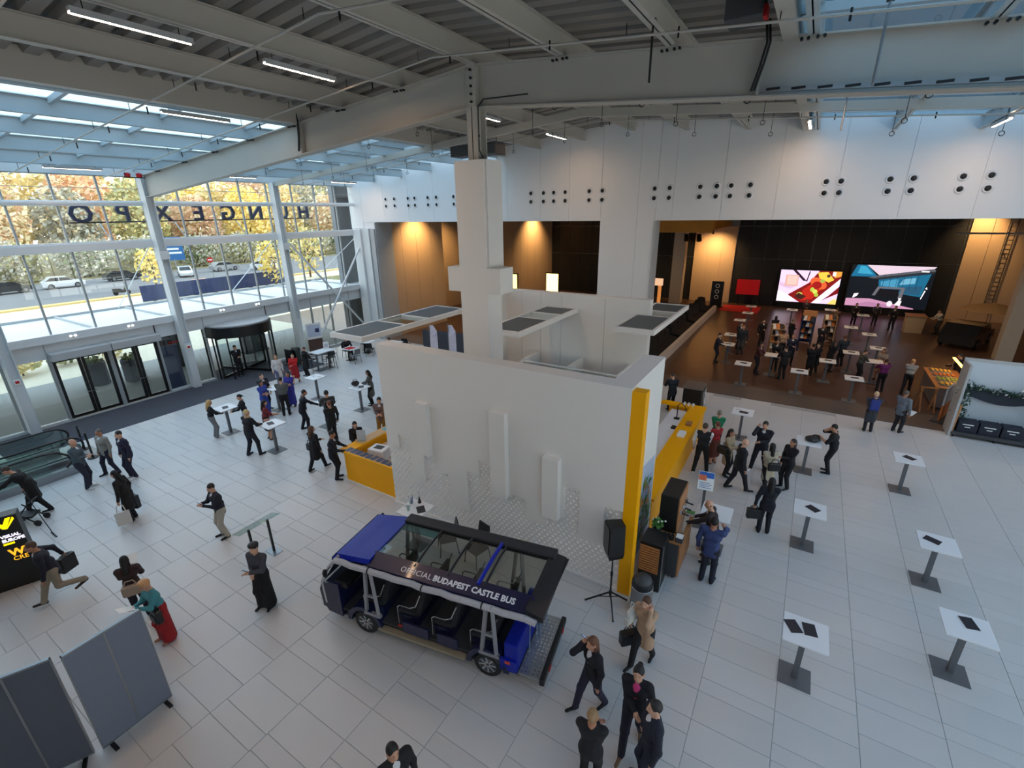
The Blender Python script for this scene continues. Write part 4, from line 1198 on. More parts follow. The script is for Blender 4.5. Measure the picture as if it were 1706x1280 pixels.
# ---------------- coffee cart by the yellow fin
cc = thing('coffee_cart', 'wooden coffee cart beside the kiosk side wall', 'cart', (0,0,0))
part('carcass', MB().box(-2.2, -1.5, 9.66, 10.95, .08, 1.04), DGREY, cc)
for i in range(9): part('side_slat', MB().box(-1.5, -1.465, 9.67+.143*i, 9.80+.143*i, .1, 1.03), WOODM, cc)
part('worktop', MB().box(-2.22, -1.43, 9.62, 10.98, 1.04, 1.1), WOODM, cc)
part('castor', MB().tube((-1.6,9.75,.04), (-1.55,9.75,.04), .05, n=10), BLACK, cc)
t = thing('coffee_machine', 'tall black coffee machine on the cart', 'coffee machine', (-1.86, 10.36, 1.1))
part('body', MB().bbox(-.22, .2, -.46, .44, .04, 1.0, .02), BLACK, t)
for q in (-.4, .38): part('foot', MB().box(-.18, .16, q-.03, q+.03, 0, .04), BLACK, t)
part('wood_trim', MB().box(.2, .225, -.44, .42, .05, .98), WOODM, t)
for i in range(3): part('group_head', MB().tube((.24,-.28+.26*i,.62), (.24,-.28+.26*i,.52), .05, n=10), CHROME, t)
for i in range(3): part('portafilter', MB().tube((.24,-.28+.26*i,.52), (.42,-.28+.26*i,.5), .018, n=8), BLACK, t)
part('drip_tray', MB().box(.2, .36, -.4, .38, .02, .06), CHROME, t)
nc = thing('slat_cabinet', 'low black cabinet with wooden slat front next to the yellow fin', 'cabinet', (-1.99, 9.3, 0))
part('body', MB().bbox(-.25, .26, -.26, .3, 0, 1.3, .012), BLACK, nc)
part('slat_backing', MB().box(-.245, .2, -.275, -.26, .52, 1.24), BLACK, nc)
for i in range(11): part('slat', MB().box(-.24, .2, -.295, -.275, .535+.065*i, .575+.065*i), WOODM, nc)
part('edge_strip', MB().box(.26, .275, -.24, -.2, .1, 1.28), STEEL, nc)
t = thing('napkin_box', 'white napkin holder on the cart edge', 'napkin holder', (-1.52, 9.72, 1.1))
part('box', MB().bbox(-.085, .085, -.085, .085, 0, .12, .01), DGREY, t)
part('napkins', MB().box(-.075, .075, -.075, .075, .12, .15), PAPER, t)
t = thing('flower_pot', 'green plant with white blossoms on the coffee cart', 'plant', (-2.06, 9.77, 1.1))
part('pot', MB().lathe([(.07,0),(.1,.14),(.08,.14),(.02,.12)], n=14, caps=False), DGREY, t)
part('foliage', leaf_crown(random.Random(2), .13, .11, .12, .26, 160, .045), [mat('plant_green', (74, 130, 62), .6), mat('plant_green2', (110, 160, 80), .6)], t)
for i in range(5): part('blossom', MB().ball((-.12+.07*i, .06*math.sin(i*2), .34+.02*(i % 2)), .025, n=7, k=5), PAPER, t)
for i in range(6):
    c = thing('paper_cup', 'black paper cup standing upside down on the cart top, %s in line' % ORD[i], 'cup', (-1.86+.085*(i % 3), 9.67+.083*(i//3), 1.1), 0, 'paper cups on the cart')
    part('cup', MB().lathe([(.04,0),(.028,.1),(.02,.1)], n=12, caps=False), BLACK, c)
    part('base', MB().lathe([(.028,.099),(.002,.1)], n=12, caps=False), DGREY, c)
for i in range(3):
    c = thing('snack_box', 'open %s salad box on the far end of the cart' % ['left', 'middle', 'right'][i], 'box', (-2.02+.25*i, 10.9, 1.1), 0, 'salad boxes on the cart')
    part('box', MB().hexa([(-.09,-.06,0),(.09,-.06,0),(.09,.06,0),(-.09,.06,0),(-.11,-.07,.07),(.11,-.07,.07),(.11,.07,.07),(-.11,.07,.07)]), PAPER, c)
    part('salad', MB().box(-.1, .1, -.065, .065, .071, .085), MATS['plant_green'], c)
# bin beside the fin
t = thing('litter_bin', 'steel litter bin with dark dome top beside the yellow fin', 'bin', (-1.93, 8.3, 0))
part('drum', MB().lathe([(.23,0),(.23,.72),(.235,.74),(.21,.74)], n=24, caps=False), STEEL, t, smooth=True)
part('rim', MB().lathe([(.225,.74),(.225,.86),(.2,.88),(.2,.74)], n=24, caps=False), BLACK, t)
part('dome', MB().lathe([(.2,.86),(.18,.94),(.1,1.0),(.005,1.01)], n=24, caps=False), DGREY, t, smooth=True)
# loudspeaker on tripod
t = thing('speaker_stand', 'black tripod speaker stand before the yellow fin', 'stand', (-2.62, 8.28, 0))
part('pole', MB().tube((0,0,.1), (0,0,.75), .022, n=8).tube((0,0,.75), (0,0,1.26), .017, n=8), BLACKM, t)
part('collar', MB().tube((0,0,.70), (0,0,.80), .032, n=10), BLACKM, t)
part('hub', MB().tube((0,0,.16), (0,0,.26), .035, n=10), BLACKM, t)
for dx, dy in ((-.48,-.30),(.36,-.72),(.33,.17)):
    e = Vector((dx, dy, 0)); e = e.normalized()*min(e.length, .62)
    lg = part('leg', MB().bar((0,0,.24), (e.x,e.y,.02), .025, .03), BLACKM, t)
    part('rubber_foot', MB().ball((e.x,e.y,.022), .022, n=8, k=5), BLACK, lg)
    part('brace', MB().bar((0,0,.10), (e.x*.55,e.y*.55,.12), .012, .016), BLACKM, t)
t = thing('loudspeaker', 'black loudspeaker on the tripod stand before the yellow fin', 'loudspeaker', (-2.62, 8.28, 1.26), -.9)
pr = [(-.19,-.02),(-.2,.3),(-.12,.34),(.12,.34),(.2,.3),(.19,-.02),(.1,-.13),(-.1,-.13)]
part('cabinet', MB().hexa([(-.17,-.14,0),(.17,-.14,0),(.13,.18,.0),(-.13,.18,0),(-.2,-.17,.12),(.2,-.17,.12),(.14,.2,.1),(-.14,.2,.1)]).hexa([(-.2,-.17,.12),(.2,-.17,.12),(.14,.2,.1),(-.14,.2,.1),(-.19,-.16,.82),(.19,-.16,.82),(.13,.19,.84),(-.13,.19,.84)]), BLACK, t)
part('grille', MB().box(-.17, .17, -.182, -.168, .16, .8), BLACKM, t)
part('handle', MB().box(-.06, .06, .19, .215, .4, .48), DGREY, t)
# menu sign on a post
t = thing('menu_sign', 'tilted white price sign with blue and orange print on a grey post', 'sign', (-1.42, 12.2, 0), .12)
part('post', MB().box(-.035, .035, -.035, .035, .02, 1.25), TABGREY, t)
part('foot', MB().box(-.2, .2, -.2, .2, 0, .02), TABGREY, t)
bd = part('board', MB().hexa([(-.2,-.14,1.22),(.2,-.14,1.22),(.2,.16,1.62),(-.2,.16,1.62),(-.2,-.15,1.23),(.2,-.15,1.23),(.2,.15,1.63),(-.2,.15,1.63)]), PAPER, t)
def onb(u0, u1, v0, v1, e):
    def P(u, v): return (u, -.15+.3*v-.8*e, 1.23+.4*v+.6*e)
    return MB().add([P(u0,v0),P(u1,v0),P(u1,v1),P(u0,v1)], [(0,1,2,3)])
part('blue_print', onb(-.19, .19, .66, .97, .004), mat('sign_blue', (40, 96, 180), .4), bd)
part('orange_print', onb(-.19, .0, .5, .8, .006), mat('sign_orange', (216, 110, 70), .4), bd)
for i in range(4): part('text_line', onb(-.16, .15-.05*(i % 2), .1+.09*i, .13+.09*i, .004), mat('sign_ink', (90, 120, 170), .4), bd)
# ================================================================== SIGHTSEEING BUS
BA = math.atan2(.5, 2.78)
bus = thing('tour_bus', 'dark blue open sided electric sightseeing bus with glass roof', 'bus', (-6.73, 4.75, 0), BA)
BLUE = mat('bus_blue', (12, 34, 160), .42, var=.03, coat=.12, spec=.3)
NAVY = mat('bus_navy', (18, 24, 62), .35, var=.06, coat=.3)
TARP = mat('rolled_tarp_grey', (176, 176, 182), .6, var=.12, scale=9)
TREAD = mat('tread_plate', (164, 164, 164), .4, metal=.7, var=.25, scale=26)
SEAT = mat('bus_seat_dark', (34, 36, 42), .6, var=.08)
part('chassis', MB().box(-.7, 3.45, .1, 1.48, .22, .40), BLACK, bus)
part('floor_deck', MB().box(-.6, 3.2, .06, 1.52, .40, .44), DGREY, bus)
# nose: rounded prism across the width
pr = [(-.62,.24),(-1.0,.28),(-1.14,.5),(-1.17,.82),(-1.08,1.02),(-.72,1.1),(-.6,1.1),(-.6,.24)]
b = MB(); vs = []
ys = [(.02,.93),(.16,1.0),(.78,1.04),(1.4,1.0),(1.54,.93)]
for y_, k_ in ys:
    vs += [(-.6+(px+.6)*k_, y_, pz) for px, pz in pr]
n = len(pr); fs = []
for j in range(len(ys)-1):
    fs += [(j*n+i, (j+1)*n+i, (j+1)*n+(i+1) % n, j*n+(i+1) % n) for i in range(n)]
fs += [tuple(range(n)), tuple(reversed(range((len(ys)-1)*n, len(ys)*n)))]
part('nose', b.add(vs, fs), NAVY, bus)
for y_ in (.22, 1.34):
    hl = part('headlight', MB().ball((-1.12, y_, .72), .06, .12, .07, 10, 6), TWHITE, bus)
part('bumper', MB().bbox(-1.2, -.95, .08, 1.48, .26, .42, .04), BLACK, bus)
part('dashboard', MB().bbox(-.75, -.42, .08, 1.46, .98, 1.12, .03), BLACK, bus)
part('windscreen', MB().hexa([(-1.02,.1,1.06),(-1.0,.1,1.06),(-1.0,1.46,1.06),(-1.02,1.46,1.06),(-.48,.1,1.88),(-.46,.1,1.88),(-.46,1.46,1.88),(-.48,1.46,1.88)]), GLASSD, bus)
for y_ in (.04, 1.52):
    part('front_pillar', MB().path([(-1.0,y_,.5),(-1.03,y_,1.05),(-.78,y_,1.5),(-.44,y_,1.9)], .035, 8), TARP if y_ < 1 else BLACK, bus)
# steering wheel
sw = MB(); n = 16
for i in range(n):
    a, c = 2*PI*i/n, 2*PI*(i+1)/n
    q = lambda t: (-.3+.18*math.cos(t)*.6, .45+.2*math.sin(t), 1.12+.2*math.cos(t)*.7)
    sw.tube(q(a), q(c), .016, n=6)
st = part('steering_wheel', sw, BLACK, bus)
part('column', MB().tube((-.3,.45,1.12), (-.5,.45,.98), .025, n=8), BLACK, st)
# roof
part('roof_cap', MB().hexa([(-.62,.02,1.80),(.32,.0,1.93),(.32,1.5,1.93),(-.62,1.48,1.80),(-.5,.05,1.93),(.34,.03,2.03),(.34,1.5,2.03),(-.5,1.45,1.93)]), BLUE, bus)
part('roof_visor', MB().hexa([(-.66,.04,1.72),(-.6,.04,1.72),(-.6,1.46,1.72),(-.66,1.46,1.72),(-.62,.02,1.82),(-.52,.04,1.93),(-.52,1.46,1.93),(-.62,1.48,1.82)]), NAVY, bus)
part('roof_rail', MB().hexa([(.3,-.03,1.88),(3.7,-.03,1.88),(3.7,.28,1.98),(.3,.28,1.98),(.3,-.03,1.93),(3.7,-.03,1.93),(3.7,.28,2.04),(.3,.28,2.04)]), NAVY, bus)
part('roof_rail', MB().bbox(.3, 3.75, 1.3, 1.58, 1.94, 2.08, .03), mat('roof_roll_dark', (34, 36, 44), .5), bus)
part('roof_end', MB().hexa([(3.62,-.04,1.84),(3.94,-.04,1.82),(3.94,1.5,1.86),(3.62,1.5,1.9),(3.62,-.04,2.02),(3.94,-.04,1.92),(3.94,1.5,1.98),(3.62,1.5,2.05)]), mat('roof_end_black', (24, 25, 30), .4), bus)
part('rain_gutter', MB().tube((3.9,-.08,1.9), (3.96,1.52,1.92), .025, n=6), BLACK, bus)
xs = [.34, 1.26, 1.98, 2.74, 3.64]
for x_ in xs[1:4]:
    part('roof_bar', MB().path([(x_,.2,2.0),(x_,.5,2.04),(x_,1.0,2.06),(x_,1.36,2.04)], .028, 8), BLACK, bus)
part('roof_bar', MB().path([(2.62,.2,2.01),(2.62,.5,2.05),(2.62,1.0,2.07),(2.62,1.36,2.05)], .04, 8), BLUE, bus)
for a, c in zip(xs[:-1], xs[1:]):
    part('roof_pane', MB().box(a+.02, c-.02, .26, 1.32, 2.015, 2.022), glass('roof_glass', (214, 216, 210), .05), bus)
part('roof_edge_tint', MB().box(.36, 1.24, 1.05, 1.3, 2.024, 2.028), glass('tint_teal', (120, 200, 205), .08), bus)
b = MB(); rng = random.Random(3); pts = []
for i in range(22):
    u = i/21
    pts.append((-.45+4.28*u, -.09+.01*math.sin(i*1.7), 1.87+.012*math.sin(i*2.3)-.02*u))
b.path(pts, .06, 8)
part('rolled_tarp', b, TARP, bus)
for i in (4, 10, 16): part('tarp_strap', MB().tube(pts[i], (pts[i][0]+.03, pts[i][1], pts[i][2]), .066, n=8), BLACK, bus)
# lettering on the roof rail
e1 = Vector((1,0,0)); e2 = Vector((0,.31,.105)).normalized()
LETT = mat('letter_white', (224, 226, 232), .5, var=0)
text_part('OFFICIAL', .155, frame((1.02,.045,1.958), e1, e2), LETT, bus, depth=.002, spacing=1.08)
text_part('BUDAPEST CASTLE BUS', .155, frame((1.74,.045,1.958), e1, e2), LETT, bus, depth=.002, bold=.006, spacing=1.02)
# posts
PST = mat('bus_post_grey', (150, 152, 158), .4, metal=.3)
for y_ in (-.02, 1.5):
    for x_ in (.08, 2.72):
        part('post', MB().bar((x_,y_+.04,.62), (x_+.16,y_,1.88), .05, .07), PST, bus)
        part('post', MB().bar((x_+.3,y_+.04,.62), (x_+.26,y_,1.88), .05, .07), PST, bus)
        part('post_foot', MB().bar((x_-.05,y_+.04,.62), (x_+.36,y_+.04,.62), .07, .07), PST, bus)
        part('post_tie', MB().bar((x_+.08,y_+.03,1.1), (x_+.28,y_+.03,1.1), .04, .06), PST, bus)
# body sides and wings
for y_, s_ in ((.03, 1), (1.53, -1)):
    part('side_panel', MB().box(.95, 1.55, y_-.02, y_+.02, .42, .68), NAVY, bus)
    part('side_panel', MB().box(1.75, 2.2, y_-.02, y_+.02, .42, .68), NAVY, bus)
    part('sill', MB().box(.36, 2.36, y_-.06, y_+.06, .27, .33), mat('sill_tan', (150, 138, 116), .5), bus)
    part('reflector', MB().box(.86, .95, y_-.03*s_, y_-.025*s_, .55, .6), RED, bus)
    for wx in (0.0, 2.82):
        ar = MB(); m_ = 10; vs = []
        for i in range(m_+1):
            t_ = PI*i/m_
            for rr in (.34, .44):
                for yy in (y_-.03*s_, y_+.26*s_):
                    vs.append((wx-rr*math.cos(t_), yy, .27+rr*math.sin(t_)))
        fs = []
        for i in range(m_):
            k_ = 4*i
            fs += [(k_,k_+1,k_+5,k_+4),(k_+2,k_+6,k_+7,k_+3),(k_,k_+4,k_+6,k_+2),(k_+1,k_+3,k_+7,k_+5)]
        part('wheel_arch', ar.add(vs, fs), NAVY, bus)
part('rear_body', MB().bbox(3.16, 3.44, .04, 1.52, .36, .98, .03), BLUE, bus)
part('rear_side', MB().box(3.1, 3.42, .0, .05, .36, .62), BLUE, bus)
part('reflector', MB().box(3.2, 3.3, -.012, .0, .54, .6), mat('reflector_amber', (226, 70, 40), .3), bus)
# rear platform
part('platform', MB().box(3.44, 3.86, .04, 1.52, .32, .36), TREAD, bus)
b = MB()
for i in range(5):
    for j in range(16):
        x_ = 3.5+.075*i; y_ = .1+.088*j; s1, s2 = (.026, .008) if (i+j) % 2 else (.008, .026)
        b.box(x_-s1, x_+s1, y_-s2, y_+s2, .36, .364)
part('tread_pattern', b, CHROME, bus, kind='stuff')
part('rear_bar', MB().bbox(3.86, 3.96, 0, 1.56, .26, .40, .02), BLACK, bus)
for y_ in (.3, 1.2): part('rear_lamp', MB().box(3.96, 3.975, y_, y_+.12, .3, .36), RED, bus)
for y_ in (.55, 1.0):
    part('handrail', MB().path([(3.48,y_,.36),(3.5,y_,1.0),(3.52,y_+.08,1.3),(3.55,y_+.3,1.42),(3.56,y_+.42,1.3),(3.56,y_+.44,.36)], .016, 8), CHROME, bus)
# wheels
def wheel_parts(parent, x_, y_, sgn):
    w = part('tyre', MB().lathe([(.19,-.1),(.26,-.1),(.29,-.07),(.29,.07),(.26,.1),(.19,.1)], n=24, caps=False).xf(Matrix.Translation((x_,y_,.29)) @ Matrix.Rotation(PI/2, 4, 'X')), BLACK, parent)
    part('rim', MB().lathe([(.195,-.07),(.2,.09),(.185,.09),(.17,.03),(.03,.02),(.0,.03)], n=24, caps=False).xf(Matrix.Translation((x_,y_,.29)) @ Matrix.Rotation(sgn*PI/2, 4, 'X')), STEEL, w)
    for i in range(8):
        a = 2*PI*i/8
        part('spoke', MB().bar((x_+.03*math.cos(a), y_-sgn*.075, .29+.03*math.sin(a)), (x_+.18*math.cos(a+.12), y_-sgn*.085, .29+.18*math.sin(a+.12)), .04, .015, up=(0,1,0)), CHROME, w)
for wx in (0, 2.82):
    wheel_parts(bus, wx, .12, 1); wheel_parts(bus, wx, 1.44, -1)
# benches, all facing forward
for k_, bx in enumerate((.38, 1.22, 2.02, 2.86)):
    part('seat_base', MB().box(bx-.42, bx-.02, .2, 1.36, .44, .66), NAVY, bus)
    for y_ in ((.2,.76),(.8,1.36)):
        part('seat_cushion', MB().bbox(bx-.5, bx-.02, y_[0], y_[1], .66, .78, .04), SEAT, bus)
        part('seat_back', MB().hexa([(bx-.08,y_[0]+.02,.74),(bx+.04,y_[0]+.02,.74),(bx+.04,y_[1]-.02,.74),(bx-.08,y_[1]-.02,.74),(bx+.10,y_[0]+.06,1.34),(bx+.19,y_[0]+.06,1.34),(bx+.19,y_[1]-.06,1.34),(bx+.10,y_[1]-.06,1.34)]), SEAT, bus)
    for y_ in (.12, 1.44):
        part('grab_bar', MB().path([(bx-.42,y_,.46),(bx-.42,y_,.92),(bx-.36,y_,.98),(bx-.12,y_,.98),(bx+.02,y_,1.06),(bx+.16,y_,1.4)], .014, 8), CHROME, bus)
part('mirror', MB().ball((-.72,-.14,1.5), .04, .06, .1, 8, 6), BLACK, bus)
part('mirror_arm', MB().path([(-.7,.02,1.55),(-.72,-.1,1.52)], .012, 6), BLACK, bus)
part('inner_mirror', MB().bbox(-.42, -.38, .62, .9, 1.62, 1.7, .01), BLACK, bus)
part('sticker', MB().box(.5, .75, .262, .268, 1.985, 1.99), mat('sticker_blue', (70, 160, 210), .4), bus)
# ================================================================== STANDING TABLES AND FURNITURE
TS = .36
tproto = thing('standing_table', 'x', 'table', (0,0,-60), 0, 'tall white standing tables')
part('table_top', MB().bbox(-TS, TS, -TS, TS, 1.08, 1.12, .008), TWHITE, tproto)
part('leg', MB().box(-.045, .045, -.045, .045, .015, 1.08), TABGREY, tproto)
part('base_plate', MB().bbox(-.27, .27, -.27, .27, 0, .016, .005), TABGREY, tproto)
_tfirst = [True]
def table(x, y, label, rz=0.0, group='tall white standing tables'):
    if _tfirst[0]:
        o = tproto; _tfirst[0] = False; o.location = (x, y, 0); o.rotation_euler = (0,0,rz)
    else:
        o = copy_tree(tproto, None, (x, y, 0), rz)
    o['label'] = label; o['group'] = group
    return o
mag = thing('magazine', 'x', 'magazine', (0,0,-60), 0, 'dark magazines on the standing tables')
part('pages', MB().box(-.105, .105, -.15, .15, 0, .01), PAPER, mag)
part('cover', MB().box(-.107, .105, -.152, .152, .01, .014), PRINT, mag)
_mfirst = [True]
def magazine(x, y, label, rz, z=1.12):
    if _mfirst[0]:
        o = mag; _mfirst[0] = False; o.location = (x, y, z); o.rotation_euler = (0,0,rz)
    else:
        o = copy_tree(mag, None, (x, y, z), rz)
    o['label'] = label
    return o
NEAR = [(1.06, 8.28, 'nearest standing table on the right, with two magazines'), (3.58, 9.91, 'nearest standing table at the right edge, with one magazine'), (3.58, 12.62, 'second standing table along the right edge'), (1.06, 12.68, 'lone standing table in the middle of the right floor'), (3.58, 17.17, 'third standing table along the right edge, nearest the dark hall'), (.96, 17.01, 'standing table with a black bag beside the man in black'), (-1.23, 18.59, 'standing table with leaflets behind the talking group'), (-.97, 11.33, 'standing table hidden behind the coffee cart customers')]
for x, y, l in NEAR: table(x, y, l)
table(-7.76, 7.51, 'standing table with pens and a folder between the bus and the kiosk', .05)
LEFT = [(-19.33, 8.81, 'standing table shared by the blonde woman and the woman in a pinafore'), (-16.15, 8.82, 'standing table under the hand of the man in a scarf'), (-19.75, 11.3, 'standing table hidden among the group by the entrance mat'), (-16.3, 11.26, 'standing table the leaning man reaches for'), (-19.38, 13.12, 'standing table with loose papers behind the leaning man'), (-16.38, 13.19, 'standing table with a black handbag beside the long grey coat')]
for x, y, l in LEFT: table(x, y, l)
HALL = [(-2.02,25.17,'leftmost table of the front row on the brown floor'),(.43,25.12,'middle table of the front row on the brown floor'),(2.57,25.13,'right table of the front row on the brown floor'),(1.58,27.62,'table in front of the two people in dark coats'),(-.88,27.48,'table between the two people left of the crowd'),(-3.24,28.69,'table before the thin man in a suit'),(-3.42,31.15,'table beside the man in a dark overcoat'),(-3.5,35.78,'table behind the man in a dark overcoat'),(-3.33,38.68,'table just before the red rug'),(-3.4,41.58,'table at the edge of the red rug'),(2.66,29.93,'table right of the dark crowd in the second row'),(3.95,31.56,'table behind the woman in purple'),(2.94,36.7,'left of the two tables before the larger LED wall'),(3.79,35.0,'right of the two tables before the larger LED wall'),(3.85,41.4,'table with a sign nearest the larger LED wall'),(-.56,41.38,'left table under the food screen'),(3.56,28.6,'table shared by the woman in purple and her companions'),(1.9,42.6,'right table under the food screen')]
for x, y, l in HALL: table(x, y, l, 0, 'standing tables on the brown hall floor')
MG = [(.86,8.30,.5,'left of two overlapping magazines on the nearest right table'),(1.12,8.36,.2,'right of two overlapping magazines on the nearest right table'),(3.62,10.02,.25,'magazine on the nearest table at the right edge'),(3.48,12.66,1.1,'magazine on the second table along the right edge'),(1.12,12.70,.9,'magazine on the lone table of the right floor'),(3.6,17.2,.9,'magazine on the third table along the right edge'),(-1.2,18.5,1.4,'magazine on the table behind the talking group'),(-16.2,8.8,1.3,'magazine on the table by the man in a scarf'),(-19.3,8.8,1.2,'magazine between the blonde woman and the pinafore'),(-16.5,11.25,1.0,'magazine on the table the leaning man reaches for'),(-16.3,13.25,.8,'magazine beside the black handbag'),(-7.6,7.55,.9,'black folder on the table beside the bus')]
for x, y, r_, l in MG: magazine(x, y, l, r_)
for i, (x, y, l) in enumerate(HALL):
    if i in (4, 16): continue
    magazine(x+.02, y, 'magazine on the ' + l, 1.3+.2*(i % 3))
# papers on tables
def sheet(x, y, rz, label, z=1.12, w=.1, h=.15, m=PAPER):
    t = thing('leaflet', label, 'leaflet', (x, y, z), rz, 'loose leaflets on tables')
    part('sheet', MB().box(-w, w, -h, h, 0, .004), m, t)
    part('print', MB().box(-w*.8, w*.8, -h*.1, h*.7, .004, .005), mat('pale_print', (190, 192, 200), .5, var=.3, scale=40), t)
sheet(-19.5, 13.1, .4, 'white leaflet on the table behind the leaning man, left one')
sheet(-19.2, 13.2, .9, 'white leaflet on the table behind the leaning man, right one')
sheet(-1.4, 18.7, .2, 'white leaflet on the table behind the talking group', w=.12, h=.12)
sheet(-8.0, 7.45, .3, 'white leaflet on the table beside the bus')
# pens, cone and cup on the table by the bus
t = thing('pen_cup', 'pot of blue and white pens on the table by the bus', 'pen pot', (-8.0, 7.62, 1.12))
part('pot', MB().lathe([(.05,0),(.055,.1),(.05,.1),(.045,.02)], n=14, caps=False), GLASSG, t)
for i in range(7):
    a = i*.9
    part('pen', MB().tube((.02*math.cos(a),.02*math.sin(a),.01), (.07*math.cos(a),.07*math.sin(a),.24), .007, n=6), [mat('pen_blue', (60, 66, 150), .4), PAPER][i % 2], t)
t = thing('flag_cone', 'small black pointed stand on the table by the bus', 'stand', (-7.85, 7.78, 1.12))
part('cone', MB().lathe([(.05,0),(.05,.01),(.004,.2)], n=12, caps=False), BLACK, t)
part('rod', MB().tube((0,0,.19), (0,0,.34), .004, n=6), BLACK, t)
t = thing('glass_tumbler', 'clear tumbler on the table by the bus', 'glass', (-7.86, 7.36, 1.12))
part('wall', MB().lathe([(.035,0),(.042,.14),(.039,.14),(.032,.01)], n=14, caps=False), GLASSG, t)
part('foot', MB().lathe([(.035,.0),(.001,.004)], n=14, caps=False), GLASSG, t)
# black chair behind the bus
def chair(x, y, rz, label, m=BLACK, lm=BLACKM, group=None, sh=.45, bh=.88):
    t = thing('chair', label, 'chair', (x, y, 0), rz, group)
    part('seat', MB().bbox(-.23, .23, -.22, .22, sh-.04, sh, .015), m, t)
    part('backrest', MB().hexa([(-.21,-.24,sh+.1),(.21,-.24,sh+.1),(.21,-.2,sh+.1),(-.21,-.2,sh+.1),(-.19,-.31,bh),(.19,-.31,bh),(.19,-.28,bh),(-.19,-.28,bh)]), m, t)
    for sx_ in (-1, 1):
        part('leg', MB().tube((sx_*.2,.19,sh-.03), (sx_*.23,.23,0), .014, n=6), lm, t)
        part('leg', MB().tube((sx_*.2,-.19,sh+.12), (sx_*.23,-.27,0), .014, n=6), lm, t)
    if sh > .6:
        for sx_ in (-1, 1): part('footrest', MB().tube((sx_*.215,.21,.3), (sx_*.22,-.24,.3), .011, n=6), lm, t)
        part('footrest', MB().tube((-.215,.21,.3), (.215,.21,.3), .011, n=6), lm, t)
    return t
chair(-5.98, 7.75, 2.9, 'black upholstered chair between the bus and the dimpled wall', bh=1.02)
chair(-6.9, 7.7, 2.4, 'black folding chair partly hidden behind the bus front')
# seating area near the far corner
SA = 'chairs of the seating area near the far corner'
for i, (x, y, r_, h_) in enumerate(((-23.3, 15.7, .3, .74), (-22.75, 16.6, 1.2, .74), (-23.6, 16.9, 2.6, .74))):
    chair(x, y, r_, 'tall black bar chair at the high table, %s' % ['nearest the mat', 'nearest the kiosk', 'behind the table'][i], group=SA, sh=h_, bh=1.12)
GCH = mat('chair_grey', (104, 108, 112), .6)
for i, (x, y, r_) in enumerate(((-22.45, 18.1, 1.5), (-23.9, 18.7, 4.5), (-24.1, 17.7, 5.0), (-22.8, 19.6, .6), (-24.2, 20.4, 4.2), (-22.4, 20.6, 1.2), (-21.3, 19.9, 2.9), (-21.6, 21.6, .4))):
    chair(x, y, r_, 'low chair with %s seat in the seating area, %s from the entrance' % (('grey' if i % 2 == 0 else 'black'), ORD[i]), GCH if i % 2 == 0 else BLACK, group=SA)
def low_table(x, y, label, top=TWHITE, cloth=None):
    t = thing('cafe_table', label, 'table', (x, y, 0), .2, 'low tables of the seating area')
    part('table_top', MB().bbox(-.4, .4, -.4, .4, .72, .75, .008), top, t)
    part('leg', MB().tube((0,0,.02), (0,0,.72), .035, n=8), BLACKM, t)
    part('base', MB().box(-.25, .25, -.25, .25, 0, .02), BLACKM, t)
low_table(-23.15, 18.35, 'low white table with a red cloth in the seating area')
part('table_cloth', MB().box(-.28, .28, -.28, .28, 0, .006).xf(Matrix.Translation((-23.15, 18.35, .75))), RED, label='red cloth laid on the low white table', cat='cloth')
low_table(-23.5, 20.0, 'low white table behind the red clothed one')
low_table(-21.7, 20.7, 'low white table nearest the far wall opening')
t = thing('high_table', 'high white table with bar chairs in the seating area', 'table', (-23.1, 16.35, 0))
part('table_top', MB().bbox(-.4, .4, -.6, .6, 1.06, 1.1, .01), TWHITE, t)
for q in (-.4, .4): part('leg', MB().box(-.04, .04, q-.04, q+.04, .02, 1.06), TABGREY, t)
part('base', MB().box(-.25, .25, -.55, .55, 0, .02), TABGREY, t)
t = thing('table_sign', 'white printed card standing on the high table', 'sign', (-23.2, 16.75, 1.1), 1.2)
part('card', MB().box(-.16, .16, -.005, .005, 0, .42), PAPER, t)
part('print', MB().box(-.1, .1, -.008, -.005, .1, .3), mat('pale_print', None), t)
# roll-up banner beside the facade column
t = thing('rollup_banner', 'white and brown printed roll up banner by the facade column', 'banner', (-25.85, 17.95, 0), 1.25)
part('sheet', MB().box(-.45, .45, -.008, .008, .06, 2.1), PAPER, t)
part('upper_print', MB().box(-.4, .4, -.012, -.008, 1.25, 2.0), mat('banner_pale', (196, 204, 222), .5, var=.2, scale=9), t)
part('lower_print', MB().box(-.45, .45, -.012, -.008, .1, 1.1), mat('banner_brown', (84, 60, 52), .5, var=.4, scale=5), t)
part('logo', MB().box(.08, .32, -.014, -.012, 1.5, 1.75), mat('banner_navy', (40, 48, 96), .5), t)
part('foot', MB().box(-.48, .48, -.12, .12, 0, .06), STEEL, t)
# bins and desk by the revolving door
t = thing('litter_bin', 'dark green litter bin beside the revolving door', 'bin', (-25.4, 16.2, 0))
part('drum', MB().lathe([(.25,0),(.25,.8),(.28,.82),(.28,.92),(.2,.95)], n=20, caps=False), mat('bin_green', (60, 72, 66), .5), t)
part('lid', MB().lathe([(.28,.92),(.2,1.02),(.01,1.03)], n=20, caps=False), BLACK, t)
t = thing('barrier', 'row of grey glass barrier panels beside the revolving door', 'barrier', (-25.5, 15.75, 0))
for i in range(3):
    part('panel', MB().box(-.3+.36*i, .02+.36*i, -.02, .02, .1, 1.0), GLASSD, t)
    part('foot', MB().box(-.32+.36*i, .04+.36*i, -.12, .12, 0, .1), DGREY, t)
